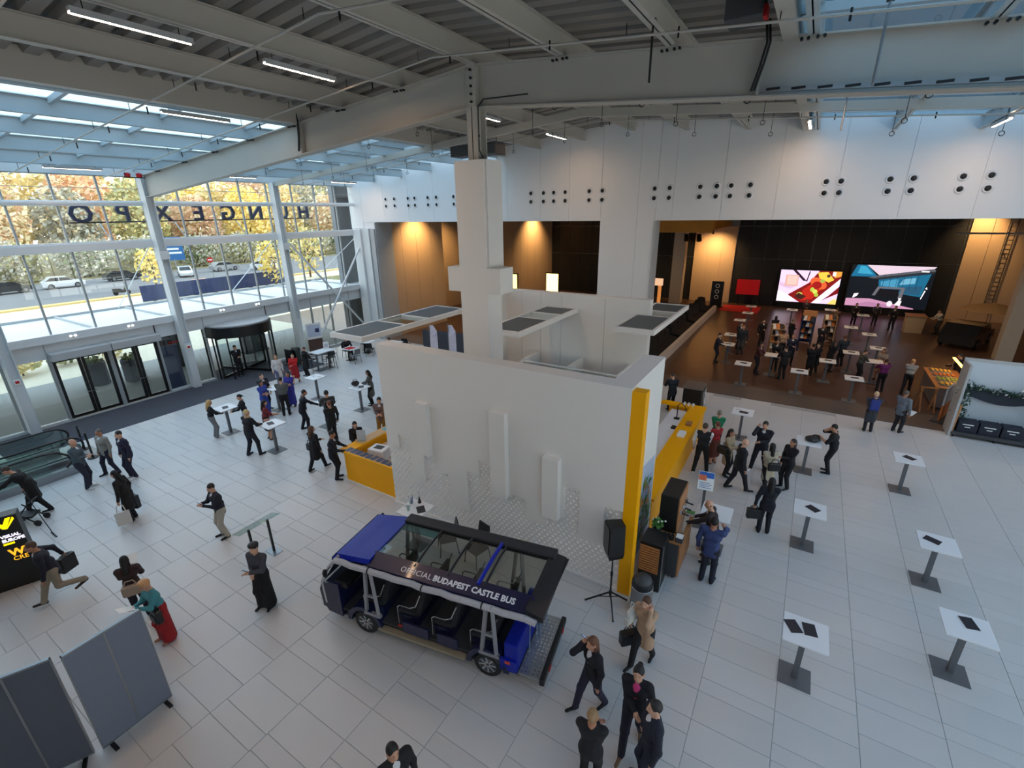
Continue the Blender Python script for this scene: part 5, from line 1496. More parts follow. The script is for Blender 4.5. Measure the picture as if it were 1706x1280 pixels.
# tall white flags beyond the kiosk
for i, (x, y) in enumerate(((-15.9, 17.6), (-15.1, 18.1))):
    t = thing('flag_banner', 'tall white and blue flag banner beyond the kiosk, %s one' % ('left' if i == 0 else 'right'), 'flag', (x, y, 0), .6, 'flag banners beyond the kiosk')
    part('pole', MB().tube((0,0,.03), (0,0,3.2), .02, n=6), STEEL, t)
    b = MB()
    n = 8; vs = []
    for k in range(n+1):
        z = .5+2.6*k/n; w_ = .36 if k < n else .2
        vs += [(.02, .03*math.sin(k), z), (w_+.02, .04*math.sin(k*1.3+1), z)]
    b.add(vs, [(2*k, 2*k+1, 2*k+3, 2*k+2) for k in range(n)])
    b.mi = [1 if k < 2 else 0 for k in range(n)]
    part('flag', b, [mat('flag_white', (222, 220, 240), .8), mat('flag_blue', (38, 40, 110), .8)], t)
    part('base', MB().box(-.3, .3, -.3, .3, 0, .03), BLACKM, t)
# dark navy stage blocks and dark display behind
t = thing('display_wall', 'dark navy display wall beyond the flag banners', 'display', (-18.2, 21.4, 0), .1)
part('panel', MB().box(-1.5, 1.5, -.1, .1, .05, 1.7), mat('display_navy', (46, 48, 58), .5), t)
part('base', MB().box(-1.6, 1.6, -.4, .4, 0, .05), BLACK, t)
# sloped glass information stand
t = thing('info_stand', 'sloping glass information stand on two black posts', 'stand', (-10.9, 5.05, 0))
for q in (-.24, .26):
    part('post', MB().box(-.025, .025, q-.025, q+.025, .015, 1.0), BLACKM, t)
    part('base_plate', MB().box(-.2, .2, q-.13, q+.13, 0, .015), STEEL, t)
part('panel', MB().hexa([(-.2,-.55,.98),(.2,-.55,1.1),(.2,.52,1.1),(-.2,.52,.98),(-.2,-.55,.992),(.2,-.55,1.112),(.2,.52,1.112),(-.2,.52,.992)]), GLASSG, t)
# grey partition screens in the lower left corner
PG = mat('partition_fabric', (112, 118, 134), .8, var=.04, scale=30)
PG2 = mat('partition_fabric_dark', (80, 84, 96), .8, var=.04, scale=30)
def partition(p0, p1, h, m, label):
    p0 = Vector((p0[0], p0[1], 0)); p1 = Vector((p1[0], p1[1], 0)); L = (p1-p0).length
    t = thing('partition_screen', label, 'partition', p0, math.atan2(p1.y-p0.y, p1.x-p0.x), 'grey partition screens')
    for i in range(2):
        part('panel', MB().box(L*i/2+.015, L*(i+1)/2-.015, -.02, .02, .06, h-.03), m, t)
    part('frame', MB().box(0, L, -.025, .025, .03, .06).box(0, L, -.025, .025, h-.03, h).box(0, .015, -.025, .025, .03, h).box(L-.015, L, -.025, .025, .03, h).box(L/2-.015, L/2+.015, -.025, .025, .06, h-.03), STEEL, t)
    for q in (.12, L-.12): part('foot', MB().box(q-.03, q+.03, -.22, .22, 0, .03), BLACK, t)
partition((-8.76, .83), (-8.8, 1.9), 2.12, PG, 'grey two panel partition screen in the lower left')
partition((-9.25, -.25), (-8.82, .74), 2.16, PG2, 'darker grey partition screen beside it at the lower left edge')
# light box totem with yellow tick
lb = thing('light_box', 'black illuminated award totem with a yellow tick at the left edge', 'light box', (-15.1, 1.55, 0), 0)
# front face looks towards +x, runs along y
lb.rotation_euler = (0, 0, math.atan2(-.25, .62)+PI/2*0)
w = 1.15
lb.location = (-15.14, 1.28, 0)
lb.rotation_euler = (0, 0, 1.2)
part('body', MB().bbox(-.62, .5, -.02, .3, 0, 1.93, .01), BLACK, lb)
YE = emat('tick_yellow', (255, 226, 0), 1.0); WE = emat('totem_white', (240, 236, 250), .9); OE = emat('totem_orange', (250, 180, 40), 1.0)
def facep(pts, m, nm):
    part(nm, MB().prism([(a, c) for a, c in pts], 'y', -.03, -.02), m, lb)
facep([(.04,1.80),(.19,1.65),(.24,1.72),(.11,1.85)], YE, 'tick'); facep([(.19,1.63),(.26,1.60),(.40,1.88),(.31,1.88),(.23,1.72)], YE, 'tick')
facep([(.28,1.60),(.45,1.82),(.43,1.88),(.27,1.62)], YE, 'tick')
tm_ = lambda x_, z_: frame((x_, -.025, z_), (1,0,0), (0,0,1))
text_part('VISUAL', .105, tm_(.11, 1.38), WE, lb, depth=.003, bold=.005)
text_part('EUROPE', .105, tm_(.11, 1.27), WE, lb, depth=.003, bold=.005)
part('bar', MB().box(.11, .3, -.03, -.02, 1.19, 1.235), YE, lb)
text_part('WI', .25, tm_(.14, .88), OE, lb, depth=.003, bold=.01)
text_part('CRE', .15, tm_(.16, .74), OE, lb, depth=.003)
t = thing('banner_pole', 'thin black banner pole leaning behind the light box', 'pole', (-17.0, 2.5, 0))
part('pole', MB().tube((0,0,0), (-.2,-.2,1.5), .012, n=6), BLACKM, t)
part('foot', MB().box(-.2, .2, -.02, .02, 0, .02), BLACKM, t)

# ---------------- escalator end at the left edge
es = thing('escalator', 'escalator landing with glass balustrades and black handrails at the left edge', 'escalator', (0,0,0))
def balustrade(x, yend, h, nm):
    b = MB(); y0 = -4.0
    part('glass_panel', MB().box(x-.008, x+.008, y0, yend-.5, .3, h-.03).prism([(yend-.5,.3),(yend-.15,.42),(yend-.02,h*.55),(yend-.15,h*.85),(yend-.5,h-.03)], 'x', x-.008, x+.008), GLASSG, es)
    pts = [(x, y0, h), (x, yend-.5, h)]
    for i in range(1, 9):
        a = PI*i/8
        pts.append((x, yend-.5+.48*math.sin(a), .3+(h-.3)*(.5+.5*math.cos(a))))
    pts.append((x, y0, .3))
    part('handrail', MB().path(pts, .035, 8), BLACK, es)
balustrade(-23.2, 4.85, 1.0, 'far')
balustrade(-21.75, 4.85, 1.0, 'near')
part('skirt', MB().box(-23.4, -23.0, -4, 4.4, 0, .3).box(-21.95, -21.55, -4, 4.4, 0, .3), STEEL, es)
part('landing_plate', MB().box(-23.0, -21.95, -4, 5.3, 0, .02), TREAD, es)
part('outer_skirt', MB().box(-20.95, -20.75, -4, 4.3, 0, .28), STEEL, es)
part('inner_deck', MB().box(-21.55, -20.95, -4, 4.3, .1, .16), DGREY, es)
part('glass_panel', MB().box(-20.87, -20.85, -4, 3.6, .28, .97), GLASSG, es)
part('handrail', MB().path([(-20.86,-4,1.0),(-20.86,3.5,1.0),(-20.86,3.9,.92),(-20.86,4.15,.7),(-20.86,4.2,.45),(-20.86,4.0,.3)], .035, 8), BLACK, es)
t = thing('queue_barrier', 'two black queue posts with a slack belt at the escalator end', 'barrier', (-21.7, 4.95, 0))
for dx, dy in ((0,0),(-1.1,.1)):
    part('post', MB().tube((dx,dy,.03), (dx,dy,1.02), .035, n=10), BLACK, t)
    part('foot', MB().lathe([(.17,0),(.17,.025),(.02,.03)], c=(dx,dy,0), n=18, caps=False), BLACK, t)
part('belt', MB().path([(0,0,.98),(-.35,.04,.92),(-.75,.07,.94),(-1.1,.1,.98)], .014, 6), BLACK, t)
part('belt', MB().path([(0,0,.96),(.12,-.35,.8),(.1,-.62,.45),(.05,-.72,.12)], .016, 6), mat('belt_navy', (40, 40, 84), .6), t)
# exit signs and boxes on the facade columns
for i, (y, z) in enumerate(((4.6, 2.3), (11.0, 2.2))):
    t = thing('call_point', 'small red and white fire call point on the %s facade column' % ('left' if i == 0 else 'second'), 'call point', (-26.36, y, z))
    part('plate', MB().box(0, .02, -.1, .1, -.12, .12), PAPER, t)
    part('button', MB().box(.02, .04, -.06, .06, -.05, .05), RED, t)

# ================================================================== CEILING FITTINGS
TUBE = emat("tube_light_warm", (255, 210, 168), 105)
lf = thing('tube_light', 'x', 'light', (0,0,-60), 0, 'linear lights under the roof')
part('housing', MB().box(-.06, .06, -.9, .9, .0, .06).box(-.06, -.04, -.9, .9, -.035, 0).box(.04, .06, -.9, .9, -.035, 0), GREYST, lf)
part('tube', MB().bbox(-.035, .035, -.88, .88, -.03, .0, .01), TUBE, lf)
for q in (-.7, .7): part('hanger', MB().tube((0,q,.06), (0,q,.3), .008, n=5), BLACKM, lf)
spots = [(-10.45,4.82),(-10.45,8.03),(-15.25,8.05),(-24.65,7.98),(-24.65,14.4),(-24.65,20.8),(-10.25,20.4),(-10.25,15.0),(-.8,21.0),(4.1,20.9),(-10.45,1.6),(-10.45,-1.6),(-5.2,-2.2),(-.8,14.6),(4.1,1.0),(-.8,-2.2),(4.1,-4)]
vis = 0
for i, (x, y) in enumerate(spots):
    z = zt(x)-.12
    o = lf if i == 0 else copy_tree(lf, None, (x, y, z))
    o.location = (x, y, z)
    o['label'] = 'glowing tube light under the %s roof, %s' % (['left', 'middle', 'right'][0 if x < -12 else 1 if x < -3 else 2], ['the longest one at upper left','beside the roof beam','just above the left skylight','over the facade, leftmost','over the facade, middle one','over the facade, near the corner','small one before the far wall','small one right of the column','small one at the right skylight edge','over the far wall at upper right','added unseen above the frame','added unseen behind the camera, first','added unseen behind the camera, second','added out of sight behind the roof beam','added unseen above the gallery, right','added unseen behind the camera, third','added unseen behind the camera, last'][i])
# sprinkler pipes along the beams and cables
for i, y in enumerate((3.2, 6.5, 9.4, 12.6, 18.9)):
    t = thing('sprinkler_pipe', 'thin grey sprinkler pipe under the roof, %s from the camera' % ORD[i], 'pipe', (0, y, 0), 0, 'sprinkler pipes under the roof')
    pb = MB()
    for a, c in ((-26.3, RX), (RX, 11)):
        pb.tube((a,0,zt(a)-.18), (c,0,zt(c)-.18), .022, n=6)
    part('pipe', pb, ROOFST, t)
    x = -25
    while x < 10:
        part('hanger', MB().tube((x,0,zt(x)-.18), (x,0,zt(x)+.02), .008, n=5), BLACKM, t)
        part('head', MB().tube((x+.9,0,zt(x)-.18), (x+.9,0,zt(x)-.34), .018, n=6), BLACKM, t)
        x += 2.4
# hanging rods with hooks
hr = thing('hanging_hook', 'x', 'hook', (0,0,-60), 0, 'rods with hooks hung from the roof')
part('rod', MB().tube((0,0,.47), (0,0,-.55), .008, n=5), BLACKM, hr)
hk = MB(); n = 10
for i in range(n):
    a, c = 2*PI*i/n, 2*PI*(i+1)/n
    hk.tube((.06*math.cos(a),0,-.61+.06*math.sin(a)), (.06*math.cos(c),0,-.61+.06*math.sin(c)), .01, n=5)
part('hook', hk, BLACKM, hr)
k = 0
for xi, x in enumerate((-22.5, -20.2, -17.8, -13.9, -11.6, -9.2, -6.6, -4.2, -1.8, 1.4, 3.8)):
    for yi, y in enumerate((13.0, 16.4, 19.0)):
        if x == -13.9 and y == 19.0: continue
        z = zt(x)-.02
        o = hr if k == 0 else copy_tree(hr, None, (x, y, z))
        o.location = (x, y, z)
        o['label'] = 'thin black rod with ring hook, %s from the left in the %s row' % (ORD[xi], ['nearest', 'middle', 'farthest'][yi])
        k += 1
# cables, tray and boxes on the beam
t = thing('cable_tray', 'perforated grey cable tray along the right roof beam', 'cable tray', (0,0,0))
pb = MB()
pb.bar((-1.3, 10.78, zb(-1.3)+.10), (11.2, 10.78, zb(11.2)+.10), .1, .07)
part('tray', pb, STEEL, t)
for i in range(30):
    x = -1.2+.4*i
    part('slot', MB().box(x, x+.22, 10.722, 10.73, zb(x)+.075, zb(x)+.115), BLACKM, t)
for i, x in enumerate((-14.7, -1.36)):
    t = thing('cable_bundle', 'black cable bundle running down the %s splice of the roof beam' % ('left' if i == 0 else 'right'), 'cable', (0,0,0))
    for q in (0, .05): part('cable', MB().path([(x+q,10.8,zt(x)+.25),(x+q+.06,10.79,zt(x)-.1),(x+q,10.8,zb(x)+.5),(x+q-.1,10.8,zb(x)+.1)], .022, 6), BLACK, t)
t = thing('cable', 'black cable looping down beside the central steel column', 'cable', (0,0,0))
part('cable', MB().path([(RX+1.6,10.82,zb(RX)+.1),(RX+.35,10.82,zb(RX)+.14),(RX+.2,10.8,zb(RX)+.0),(RX+.2,10.79,9.9),(RX+.32,10.8,9.68)], .016, 6), BLACK, t)
part('clip', MB().tube((RX+.2,10.8,10.2), (RX+.2,10.8,10.24), .026, n=6), BLACKM, t)
t = thing('air_duct', 'grey air duct box above the far wall', 'duct', (-13.2, 18.6, 0))
part('duct', MB().bbox(-1.2, 1.2, -.4, .4, 10.75, 11.2, .03), DGREY, t)
for q in (-1, 1): part('hanger', MB().tube((q,0,11.2), (q,0,11.9), .012, n=5), BLACKM, t)
t = thing('alarm_bell', 'two small red sirens at the top of the facade column', 'siren', (-26.2, 10.55, 10.15))
for q in (-.25, .2): part('siren', MB().lathe([(.11,0),(.12,.14),(.02,.18)], c=(0,q,0), n=12, caps=False), RED, t)
part('bracket', MB().box(-.02, .02, -.4, .4, -.04, 0), BLACKM, t)
# long dark drop pipe bars under the right skylight
for i, (x, y) in enumerate(((.35, 9.8), (.1, 16.4), (-3.0, 9.6))):
    t = thing('drop_pole', 'slim pole hanging from the roof, %s' % ['at the upper right', 'under the right skylight', 'left of the cable bundle'][i], 'pole', (x, y, zt(x)+.1))
    part('pole', MB().tube((0,0,0), (0,0,-.95 if i else -1.1), .022, n=6), STEEL if i < 2 else BLACK, t)
    part('clamp', MB().box(-.05, .05, -.05, .05, -.06, 0), BLACKM, t)
# security camera box at the roof edge
t = thing('ballast_box', 'grey equipment box under the deck beside the right skylight', 'box', (-1.5, 9.9, zt(-1.5)))
part('box', MB().bbox(-.35, .2, -.3, .3, -.02, .4, .02), DGREY, t)
part('red_end', MB().box(.2, .26, -.12, .12, .0, .16), RED, t)
PEOPLE = [
 (-18.79,2.72,242,1.78,'coat',(20,20,24),(20,20,24),(20,20,24),('short',(60,50,44)),('reach','down'),'walk',28,25,'man in a long black coat bending forward beside the escalator'),
 (-19.22,4.01,48,1.82,'suit',(74,88,98),(40,44,62),(230,230,230),('bald',(90,70,60)),('fold','fold'),'stand',0,5,'bald man in a grey blue blazer and white shoes with folded arms'),
 (-19.6,4.83,286,1.74,'suit',(140,138,132),(32,34,52),(20,20,24),('short',(96,92,88)),('down','down'),'wide',0,0,'grey haired man in a light grey blazer over a white shirt'),
 (-18.67,5.12,275,1.8,'suit',(36,34,58),(30,30,52),(230,230,230),('short',(30,26,24)),('down','down'),'stand',4,8,'man in a navy suit with white shoes looking down at his neighbour'),
 (-15.79,4.02,221,1.7,'coat',(26,24,28),(20,20,24),(190,190,196),('long',(18,16,18)),('bag','bag'),'stand',10,15,'woman in a black coat carrying a white bag and a backpack'),
 (-12.68,5.02,263,1.72,'suit',(28,30,44),(178,170,156),(20,20,24),('short',(40,32,28)),('phone','phone'),'stand',4,25,'man in a dark blazer and beige trousers reading his phone'),
 (-13.6,1.75,255,1.76,'suit',(24,26,42),(150,138,120),(60,46,40),('short',(80,56,44)),('down','back'),'stride',12,5,'man striding left in a dark jacket and beige trousers'),
 (-11.4,2.48,153,1.64,'jacket',(58,40,40),(30,26,40),(20,20,24),('long',(24,18,18)),('phone','phone'),'stand',4,15,'woman in a dark brown jacket seen from behind with a beige bag'),
 (-10.28,2.51,271,1.62,'skirt',(70,140,150),(150,26,32),(176,120,100),('beret',(196,150,104)),('phone','phone'),'stand',6,28,'woman in a tan beret,teal cardigan and red skirt'),
 (-9.3,4.13,291,1.74,'skirt',(62,62,72),(14,14,18),(20,20,24),('beret',(18,18,24)),('phone','fold'),'stand',0,5,'woman in a black beret and long black skirt beside the glass stand'),
 (-19.32,8.2,77,1.66,'jumper',(22,22,26),(120,120,124),(230,230,230),('long',(200,160,104)),('table','table'),'stand',4,10,'woman with long blond hair and grey trousers at a standing table'),
 (-18.75,9.25,239,1.68,'jumper',(28,28,34),(180,180,190),(20,20,24),('pony',(18,16,18)),('table','table'),'stand',6,18,'woman with a ponytail and white pinafore at a standing table'),
 (-16.55,8.15,99,1.84,'suit',(22,22,30),(26,28,44),(20,20,24),('scarf',(196,168,120)),('fold','table'),'wide',4,5,'fair haired man with a pale scarf leaning on a standing table'),
 (-17.3,9.25,72,1.68,'dress',(120,40,46),(30,18,24),(20,20,24),('long',(28,20,20)),('down','table'),'stand',4,8,'woman in a dark red dress with bare legs at a standing table'),
 (-19.52,10.55,12,1.72,'dress',(58,78,168),(58,78,168),(20,20,24),('long',(22,18,18)),('fold','fold'),'stand',0,0,'woman in a bright blue dress in the group by the mat'),
 (-20.2,11.0,11,1.8,'suit',(26,26,36),(24,24,34),(20,20,24),('short',(36,26,24)),('down','fold'),'wide',0,0,'man in a black suit behind the woman in blue'),
 (-22.79,13.35,335,1.68,'coat',(208,200,196),(90,90,120),(20,20,24),('long',(150,110,80)),('down','down'),'walk',0,0,'woman in a cream coat walking in from the revolving door'),
 (-18.85,11.05,140,1.82,'jumper',(92,92,90),(20,20,24),(20,20,24),('short',(24,20,20)),('fold','fold'),'stand',4,10,'man in a grey jumper seen from behind by the group'),
 (-19.6,11.9,299,1.72,'dress',(52,48,140),(52,48,140),(20,20,24),('long',(24,20,22)),('fold','down'),'stand',0,0,'woman in an indigo dress behind the man in a grey jumper'),
 (-22.36,14.02,313,1.64,'skirt',(190,28,30),(150,24,34),(20,20,24),('long',(30,22,22)),('fold','down'),'walk',0,0,'woman in a red top and red skirt near the bar chairs'),
 (-22.9,15.1,267,1.66,'coat',(22,22,26),(20,20,24),(20,20,24),('short',(60,40,34)),('ear','down'),'stand',0,0,'woman in black raising her hand near the facade column'),
 (-26.3,13.2,358,1.78,'jacket',(30,28,32),(24,22,26),(20,20,24),('short',(30,26,24)),('fold','fold'),'stand',0,10,'guard in dark clothes standing inside the revolving door'),
 (-16.75,10.5,63,1.8,'suit',(20,22,32),(24,26,38),(20,20,24),('short',(46,34,30)),('down','reach'),'wide',14,0,'man in a dark suit leaning and reaching to a table'),
 (-15.62,10.95,155,1.84,'jacket',(70,70,70),(22,22,26),(20,20,24),('short',(20,18,18)),('table','table'),'stand',4,10,'man in a dark grey jacket wearing a black backpack'),
 (-14.85,10.45,170,1.72,'suit',(24,24,30),(22,22,28),(20,20,24),('short',(120,66,46)),('fold','down'),'stand',0,15,'person with auburn hair in a black suit beside the backpack man'),
 (-13.53,8.66,92,1.7,'coat',(26,25,30),(22,22,28),(20,20,24),('long',(96,66,48)),('fold','down'),'walk',2,5,'woman in a short black coat walking with a black handbag'),
 (-12.48,8.62,40,1.8,'suit',(22,24,34),(20,22,32),(20,20,24),('short',(28,26,26)),('table','table'),'stand',4,20,'man in a black suit at the corner of the yellow counter'),
 (-12.62,9.75,332,1.66,'jumper',(24,22,26),(20,20,24),(20,20,24),('long',(22,18,18)),('fold','table'),'stand',2,15,'dark haired woman at the side of the yellow counter'),
 (-16.38,13.85,215,1.74,'coat',(84,86,84),(20,20,24),(20,20,24),('long',(28,22,22)),('table','table'),'stand',4,20,'woman in a long grey coat at a standing table'),
 (-13.35,11.6,309,1.78,'jacket',(110,88,86),(140,104,52),(20,20,24),('short',(44,32,28)),('fold','fold'),'stand',0,20,'man in a mauve brown jacket and tan trousers'),
 (-16.34,14.6,58,1.72,'suit',(20,20,24),(20,20,24),(20,20,24),('short',(30,24,24)),('down','down'),'stand',0,0,'dark figure half hidden by the left edge of the kiosk wall'),
 (-2.02,15.15,90,1.84,'vest',(26,28,34),(24,24,28),(230,230,230),('short',(70,56,46)),('down','fold'),'wide',0,5,'waiter in a dark waistcoat and white sleeves at the yellow bar'),
 (-1.75,16.0,136,1.62,'skirt',(170,40,44),(110,60,50),(20,20,24),('short',(110,60,44)),('fold','fold'),'stand',0,5,'person in a red top and brown skirt beside the waiter'),
 (-1.85,16.9,101,1.68,'jumper',(30,120,84),(24,24,40),(20,20,24),('bun',(126,120,112)),('fold','fold'),'stand',0,5,'grey haired woman in a green dotted top at the bar'),
 (-1.26,15.42,340,1.7,'coat',(168,148,120),(20,20,24),(20,20,24),('long',(34,24,22)),('fold','phone'),'stand',0,10,'woman in a beige trench coat with a big black bag'),
 (-0.84,14.61,23,1.82,'suit',(20,22,34),(20,22,32),(20,20,24),('bald',(150,130,120)),('down','down'),'walk',6,0,'balding man in a black suit walking into the group'),
 (-0.35,16.3,261,1.84,'suit',(22,24,34),(20,20,30),(230,230,230),('short',(30,26,24)),('fold','ear'),'wide',2,10,'man in a black suit facing the camera with crossed hands'),
 (-0.02,14.95,115,1.7,'coat',(176,166,146),(20,20,24),(20,20,24),('long',(16,14,16)),('fold','fold'),'walk',2,5,'black haired woman in a pale trench coat seen from behind'),
 (0.49,15.51,226,1.74,'suit',(24,22,30),(20,20,26),(20,20,24),('long',(40,28,30)),('fold','down'),'stand',0,0,'woman with long hair in a plain black trouser suit'),
 (0.12,12.69,99,1.74,'suit',(20,22,34),(20,22,34),(20,20,24),('long',(14,12,14)),('bag','fold'),'stand',0,10,'woman all in black holding a square black handbag'),
 (1.69,17.26,172,1.78,'tee',(20,20,24),(20,20,26),(20,20,24),('short',(24,20,20)),('phone','ear'),'stand',8,15,'man in a black T shirt leaning over the black bag'),
 (-0.93,10.73,177,1.8,'jacket',(48,40,42),(24,24,34),(20,20,24),('bald',(170,120,100)),('reach','table'),'stand',12,20,'bald man in a brown jacket leaning to the coffee cart'),
 (-0.86,9.98,85,1.84,'suit',(52,66,112),(24,28,44),(20,20,24),('short',(22,20,22)),('down','ear'),'stand',0,5,'man in a blue checked jacket with a hand at his ear'),
 (-1.51,7.1,257,1.7,'coat',(176,146,120),(20,20,24),(20,20,24),('long',(84,58,44)),('ear','bag'),'walk',6,5,'woman in a beige coat walking with a black and a white bag'),
 (-2.02,5.74,239,1.7,'suit',(30,28,36),(36,34,56),(20,20,24),('long',(104,66,46)),('down','ear'),'walk',4,5,'woman with long brown hair in a dark jacket on the phone'),
 (-1.2,5.5,274,1.78,'suit',(20,20,28),(24,24,40),(110,84,60),('bun',(22,18,20)),('down','fold'),'walk',0,5,'woman in a black blazer over a pink top facing the camera'),
 (-1.57,4.55,99,1.7,'suit',(24,24,30),(20,20,26),(20,20,24),('bun',(150,120,84)),('fold','fold'),'stand',0,5,'blond woman in a black jacket with her back to the camera'),
 (-0.82,5.08,209,1.78,'suit',(26,30,46),(28,32,52),(20,20,24),('short',(40,36,36)),('down','down'),'stand',0,5,'man in a dark navy suit at the lower edge of the picture'),
 (-3.7,2.71,344,1.72,'suit',(20,20,24),(20,20,24),(20,20,24),('short',(20,18,18)),('down','down'),'stand',0,5,'person whose dark head just enters at the bottom edge'),
 (3.04,21.7,92,1.7,'coat',(52,56,66),(30,30,36),(20,20,24),('short',(206,176,140)),('fold','fold'),'stand',0,5,'blond woman in a dark coat with a blue backpack at the threshold'),
 (3.98,22.2,50,1.76,'suit',(104,112,124),(28,28,34),(20,20,24),('short',(90,80,76)),('fold','down'),'stand',0,20,'man in a grey blazer holding white papers at the threshold'),
 (4.85,27.48,72,1.72,'jumper',(170,168,164),(28,26,30),(20,20,24),('bun',(206,160,110)),('fold','fold'),'walk',2,5,'blond woman in a pale grey jumper walking to the food bar'),
 (3.86,27.3,97,1.62,'jumper',(110,34,100),(22,20,26),(20,20,24),('short',(70,40,34)),('reach','ear'),'stand',2,5,'woman in a purple top at a table in the brown hall'),
 (3.0,28.5,24,1.7,'jumper',(70,76,70),(40,40,44),(20,20,24),('short',(60,50,44)),('table','table'),'stand',10,15,'person in a grey green jacket left of the purple top'),
 (3.95,29.3,242,1.66,'dress',(150,136,124),(100,70,66),(20,20,24),('long',(60,42,36)),('table','fold'),'stand',2,10,'woman in a flowered dress facing the purple top'),
 (-3.81,28.5,358,1.76,'suit',(34,34,48),(30,28,38),(20,20,24),('short',(40,30,28)),('table','table'),'stand',8,15,'thin man in a dark suit alone at a table in the brown hall'),
 (-2.75,30.9,260,1.84,'coat',(44,48,56),(70,66,64),(20,20,24),('short',(110,70,50)),('down','down'),'stand',0,5,'man in a dark overcoat with a white shirt in the brown hall'),
 (-3.0,32.0,295,1.74,'suit',(30,26,30),(28,24,28),(20,20,24),('short',(40,30,28)),('fold','fold'),'stand',0,5,'dark figure close behind the man in the overcoat'),
 (-1.58,27.5,343,1.74,'jacket',(76,34,36),(26,22,26),(20,20,24),('long',(28,22,22)),('table','table'),'wide',8,10,'woman in a dark red jacket leaning on the crowded table'),
 (-0.28,27.0,111,1.8,'suit',(30,28,32),(26,24,28),(20,20,24),('short',(30,24,24)),('table','table'),'stand',4,10,'man in black at the right of the crowded table'),
 (-0.75,28.4,262,1.76,'suit',(28,28,34),(24,24,28),(20,20,24),('short',(50,36,30)),('table','fold'),'stand',0,5,'man in a suit and tie behind the crowded table'),
 (-0.1,29.9,280,1.8,'suit',(34,40,60),(28,30,40),(20,20,24),('short',(110,90,80)),('down','fold'),'stand',0,5,'man in a navy suit with a white shirt in the crowd'),
 (-0.6,31.0,101,1.74,'jumper',(196,160,130),(40,36,40),(20,20,24),('short',(60,44,38)),('fold','fold'),'stand',0,5,'man in a sand coloured shirt in the crowd'),
 (-1.9,33.6,303,1.74,'suit',(34,30,36),(30,26,30),(20,20,24),('short',(30,24,24)),('fold','down'),'stand',0,5,'dark figure left of the wooden rack in the crowd'),
 (-1.3,35.2,112,1.72,'suit',(44,38,44),(30,28,32),(20,20,24),('long',(34,26,26)),('fold','fold'),'stand',0,5,'long haired figure behind the wooden rack'),
 (-0.3,34.4,30,1.76,'suit',(28,26,34),(26,24,28),(20,20,24),('short',(110,104,100)),('down','fold'),'stand',0,5,'grey haired figure between the wooden and the blue rack'),
 (0.9,28.3,98,1.76,'coat',(20,20,26),(20,20,24),(20,20,24),('short',(24,20,22)),('fold','fold'),'stand',2,5,'man in a black coat in the middle of the dark group'),
 (1.15,29.0,238,1.66,'coat',(24,24,30),(20,20,24),(20,20,24),('long',(20,18,20)),('fold','fold'),'stand',2,5,'woman in black facing the man in the black coat'),
 (1.35,33.5,258,1.8,'suit',(32,32,42),(26,26,32),(20,20,24),('short',(130,84,62)),('down','fold'),'stand',0,5,'man in a suit standing before the right hand rack'),
 (1.75,29.6,37,1.72,'coat',(26,26,34),(30,26,30),(20,20,24),('long',(26,20,20)),('table','fold'),'stand',4,10,'woman in a dark coat at the table right of the group'),
 (2.35,30.9,116,1.8,'suit',(36,46,60),(30,30,36),(20,20,24),('short',(90,60,46)),('down','table'),'stand',2,5,'man in a dark teal jacket at the table right of the group'),
 (2.2,40.2,97,1.72,'jacket',(110,84,70),(30,26,30),(20,20,24),('short',(60,44,38)),('fold','table'),'stand',4,10,'person in a brown jacket under the food screen'),
 (0.3,42.8,280,1.74,'suit',(70,52,56),(40,34,40),(20,20,24),('short',(90,64,54)),('fold','fold'),'stand',0,5,'person standing right before the food screen'),
 (3.5,43.3,275,1.66,'jacket',(40,34,38),(20,20,24),(20,20,24),('short',(70,34,34)),('table','table'),'stand',4,10,'left of the two dark figures before the larger LED wall'),
 (4.8,43.8,284,1.66,'jacket',(60,56,60),(20,20,24),(20,20,24),('short',(60,34,34)),('table','table'),'stand',4,10,'right of the two dark figures before the larger LED wall'),
 (5.75,42.6,242,1.76,'suit',(22,22,26),(20,20,24),(20,20,24),('short',(30,26,26)),('table','table'),'stand',2,10,'dark figure beside the beige lectern'),
 (8.3,42.5,199,1.74,'jumper',(206,196,180),(60,56,54),(20,20,24),('short',(40,32,30)),('reach','table'),'stand',14,20,'man in a white shirt leaning over near the black car'),
 (6.9,29.4,147,1.78,'suit',(24,24,28),(20,20,24),(20,20,24),('short',(40,34,32)),('table','fold'),'stand',4,10,'left of the two men in black behind the food bar'),
 (7.4,28.2,155,1.8,'suit',(26,26,32),(20,20,24),(20,20,24),('short',(170,110,80)),('down','table'),'stand',2,10,'right of the two men in black behind the food bar'),
 (-4.2,20.0,122,1.74,'jacket',(30,36,44),(20,20,24),(20,20,24),('short',(60,46,42)),('table','table'),'stand',12,20,'man in dark clothes bending at the far end of the bar'),
 (-23.9,18.7,348,1.2,'seated',(26,26,30),(20,20,24),(20,20,24),('short',(34,28,28)),('table','table'),'sit',4,10,'dark figure seated behind the red clothed table'),
 (-24.2,20.4,331,1.2,'seated',(30,30,34),(20,20,24),(20,20,24),('short',(30,24,24)),('table','table'),'sit',4,10,'dark figure seated near the corner post'),
 (-21.3,19.9,256,1.2,'seated',(36,40,60),(20,20,24),(20,20,24),('short',(40,30,28)),('table','table'),'sit',4,10,'figure in navy seated beyond the kiosk canopy'),
 (-15.0,20.4,326,1.74,'suit',(34,34,52),(24,24,34),(20,20,24),('short',(40,30,28)),('down','fold'),'stand',0,5,'man in a dark suit beyond the flag banners'),
]
